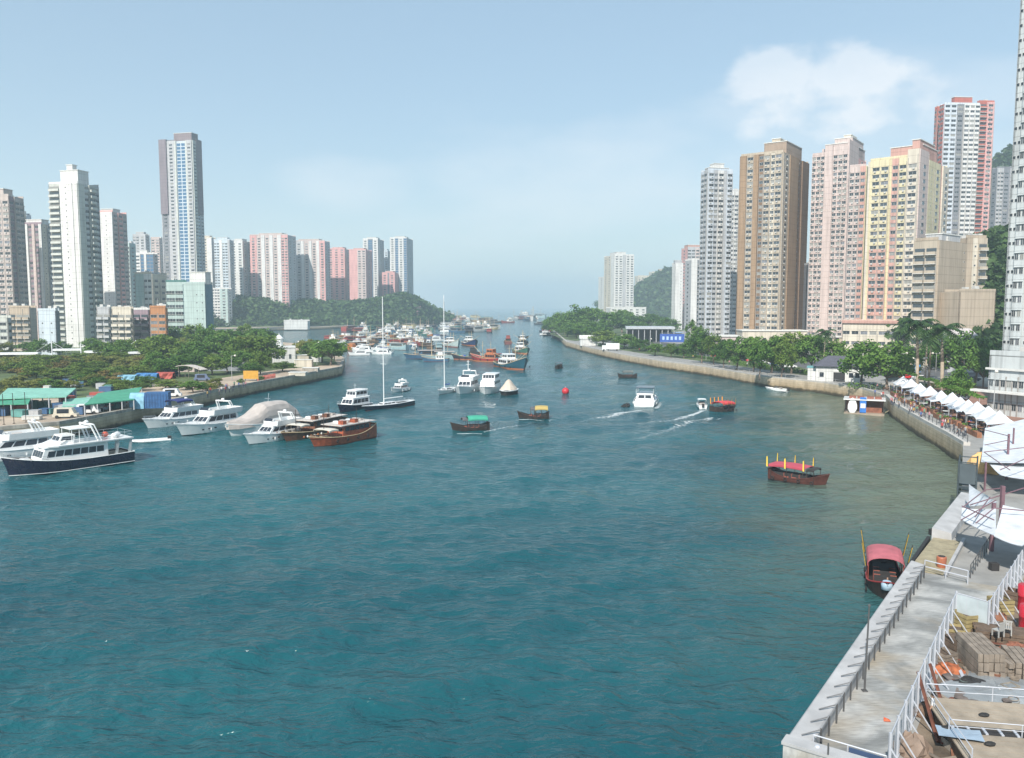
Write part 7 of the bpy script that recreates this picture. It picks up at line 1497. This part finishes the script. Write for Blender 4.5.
# turret house
p = P(284,363,GZ); r_ = thing('turret_house', 'white square house with a domed turret at the end of the promontory', 'house', (p.x,p.y,GZ), R(18)); b = MB(); b.box(-4,4,0,7,0,5.6,white); b.box(-4.25,4.25,-.25,7.25,5.603,6.1,gel); b.build('wall', r_)
b = MB(); b.lathe((-1.4,3,6.1), [(1.7,0),(1.7,.3),(1.3,.35),(1.25,2.6),(1.6,2.7),(1.6,2.95),(1.2,3.3),(.7,3.9),(.15,4.2),(.1,4.8)], gel, 12); b.build('turret', r_)
for x in (-2.8,-.6,1.8): b = MB(); b.box(x,x+.9,-.05,0,1.5,3.2,GL[1]); b.build('window', r_)
b = MB(); b.box(4.4,9,1,4,0,2.6,cream); b.box(4.2,9.2,.8,4.2,2.603,2.8,slab); b.build('side_wing', r_)
for px, py, w, h, m, lb in ((303,367,6,2.4,cream,'cream garden wall block right of the turret house'),(310,372,5,1.2,conc,'low stepped plinth by the quay below the garden wall'),(297,376,5,1.0,M('pale_stone', (.5,.46,.38)),'pale stone steps below the turret house'),(222,371,16,2.6,M('grey_wall', (.22,.24,.26)),'grey wall half hidden behind the front park trees'),(316,362,4,2.2,white,'little white hut between the tip trees'),(185,372,6,2.0,palepink,'pinkish hut beside the arched pavilion')):
    p = P(px,py,GZ); b = MB(); b.box(-w/2,w/2,0,2.5,0,h,m); b.box(-w/2-.15,w/2+.15,-.15,2.65,h+.003,h+.15,slab); o = b.build('garden_wall'); o.location = (p.x,p.y,GZ); tag(o, lb, 'wall')
p = P(192,378,GZ); r_ = thing('arched_pavilion', 'open pavilion with a pale arched roof at the front of the park', 'pavilion', (p.x,p.y,GZ), R(-20)); b = MB(); b.loft([[(-4.5+9*i/10, y, 2.6+1.2*math.sin(math.pi*(.25+.75*i/10))) for i in range(11)]+[(-4.5+9*i/10, y, 2.45+1.2*math.sin(math.pi*(.25+.75*i/10))) for i in reversed(range(11))] for y in (-1.5,1.5)], M('pavilion_roof', (.5,.45,.4)), closed=True); b.build('roof', r_)
for x in (-3.6,0,3.6):
    for y in (-1.3,1.3): b = MB(); b.tube((x,y,0),(x,y,3.2),.08,plk,5); b.build('post', r_)
p = P(202,381,GZ); car((p.x,p.y,GZ), R(20), (.12,.16,.25), 'dark blue vehicle parked beside the arched pavilion', None, True)
p = P(251,381,GZ); r_ = thing('notice_board', 'bright orange-yellow board on two legs on the dusty bank', 'sign', (p.x,p.y,GZ)); b = MB(); b.box(-2.1,2.1,-.06,.06,.6,2.9,M('orange_yellow', (.50,.27,.03))); b.build('board', r_)
for x in (-1.6,1.6): b = MB(); b.box(x-.07,x+.07,.07,.2,0,2.7,dwood); b.build('leg', r_)
r_ = thing('picket_fence', 'short reddish picket fence right of the orange board', 'fence'); a = P(258,381,GZ); c = P(275,378,GZ)
for i in range(14): q = a.lerp(c, i/13); b = MB(); b.box(q.x-.15,q.x+.15,q.y-.05,q.y+.05,GZ,GZ+1.3,MATS['goods_red']); b.build('picket', r_)
for i in range(14):
    px = rr.uniform(205,262); py = 402-(px-205)*.26-rr.uniform(3,7); p = P(px,py,GZ); person((p.x,p.y,GZ), rr.uniform(0,6), rr.choice(('stand','walk')), 'person in a # top on the dusty bank %s' % ('left of the orange board' if px < 240 else 'near the orange board'), group='people on the dusty bank')
for px, py, h in ((296,368,9),(317,365,8),(232,380,7)): lamp(px, py, h, {296:'slim lamp beside the turret house',317:'slim lamp among the tip trees',232:'slim lamp on the dusty bank'}[px], 1, group='lamps on the left bank')

# ---------------------------------------------------------------- haze
hz = bpy.data.materials.new('haze_air'); hz.use_nodes = True; t = hz.node_tree
t.nodes.remove(t.nodes['Principled BSDF'])
pv = t.nodes.new('ShaderNodeVolumePrincipled'); pv.inputs['Color'].default_value = (.68,.84,.93,1); pv.inputs['Density'].default_value = HAZE
pv.inputs['Anisotropy'].default_value = 0.1
t.links.new(pv.outputs[0], t.nodes['Material Output'].inputs['Volume'])
b = MB(); b.box(-9600, 9600, -500, 9100, -5.5, 245, hz); b.build('haze', kind='stuff')
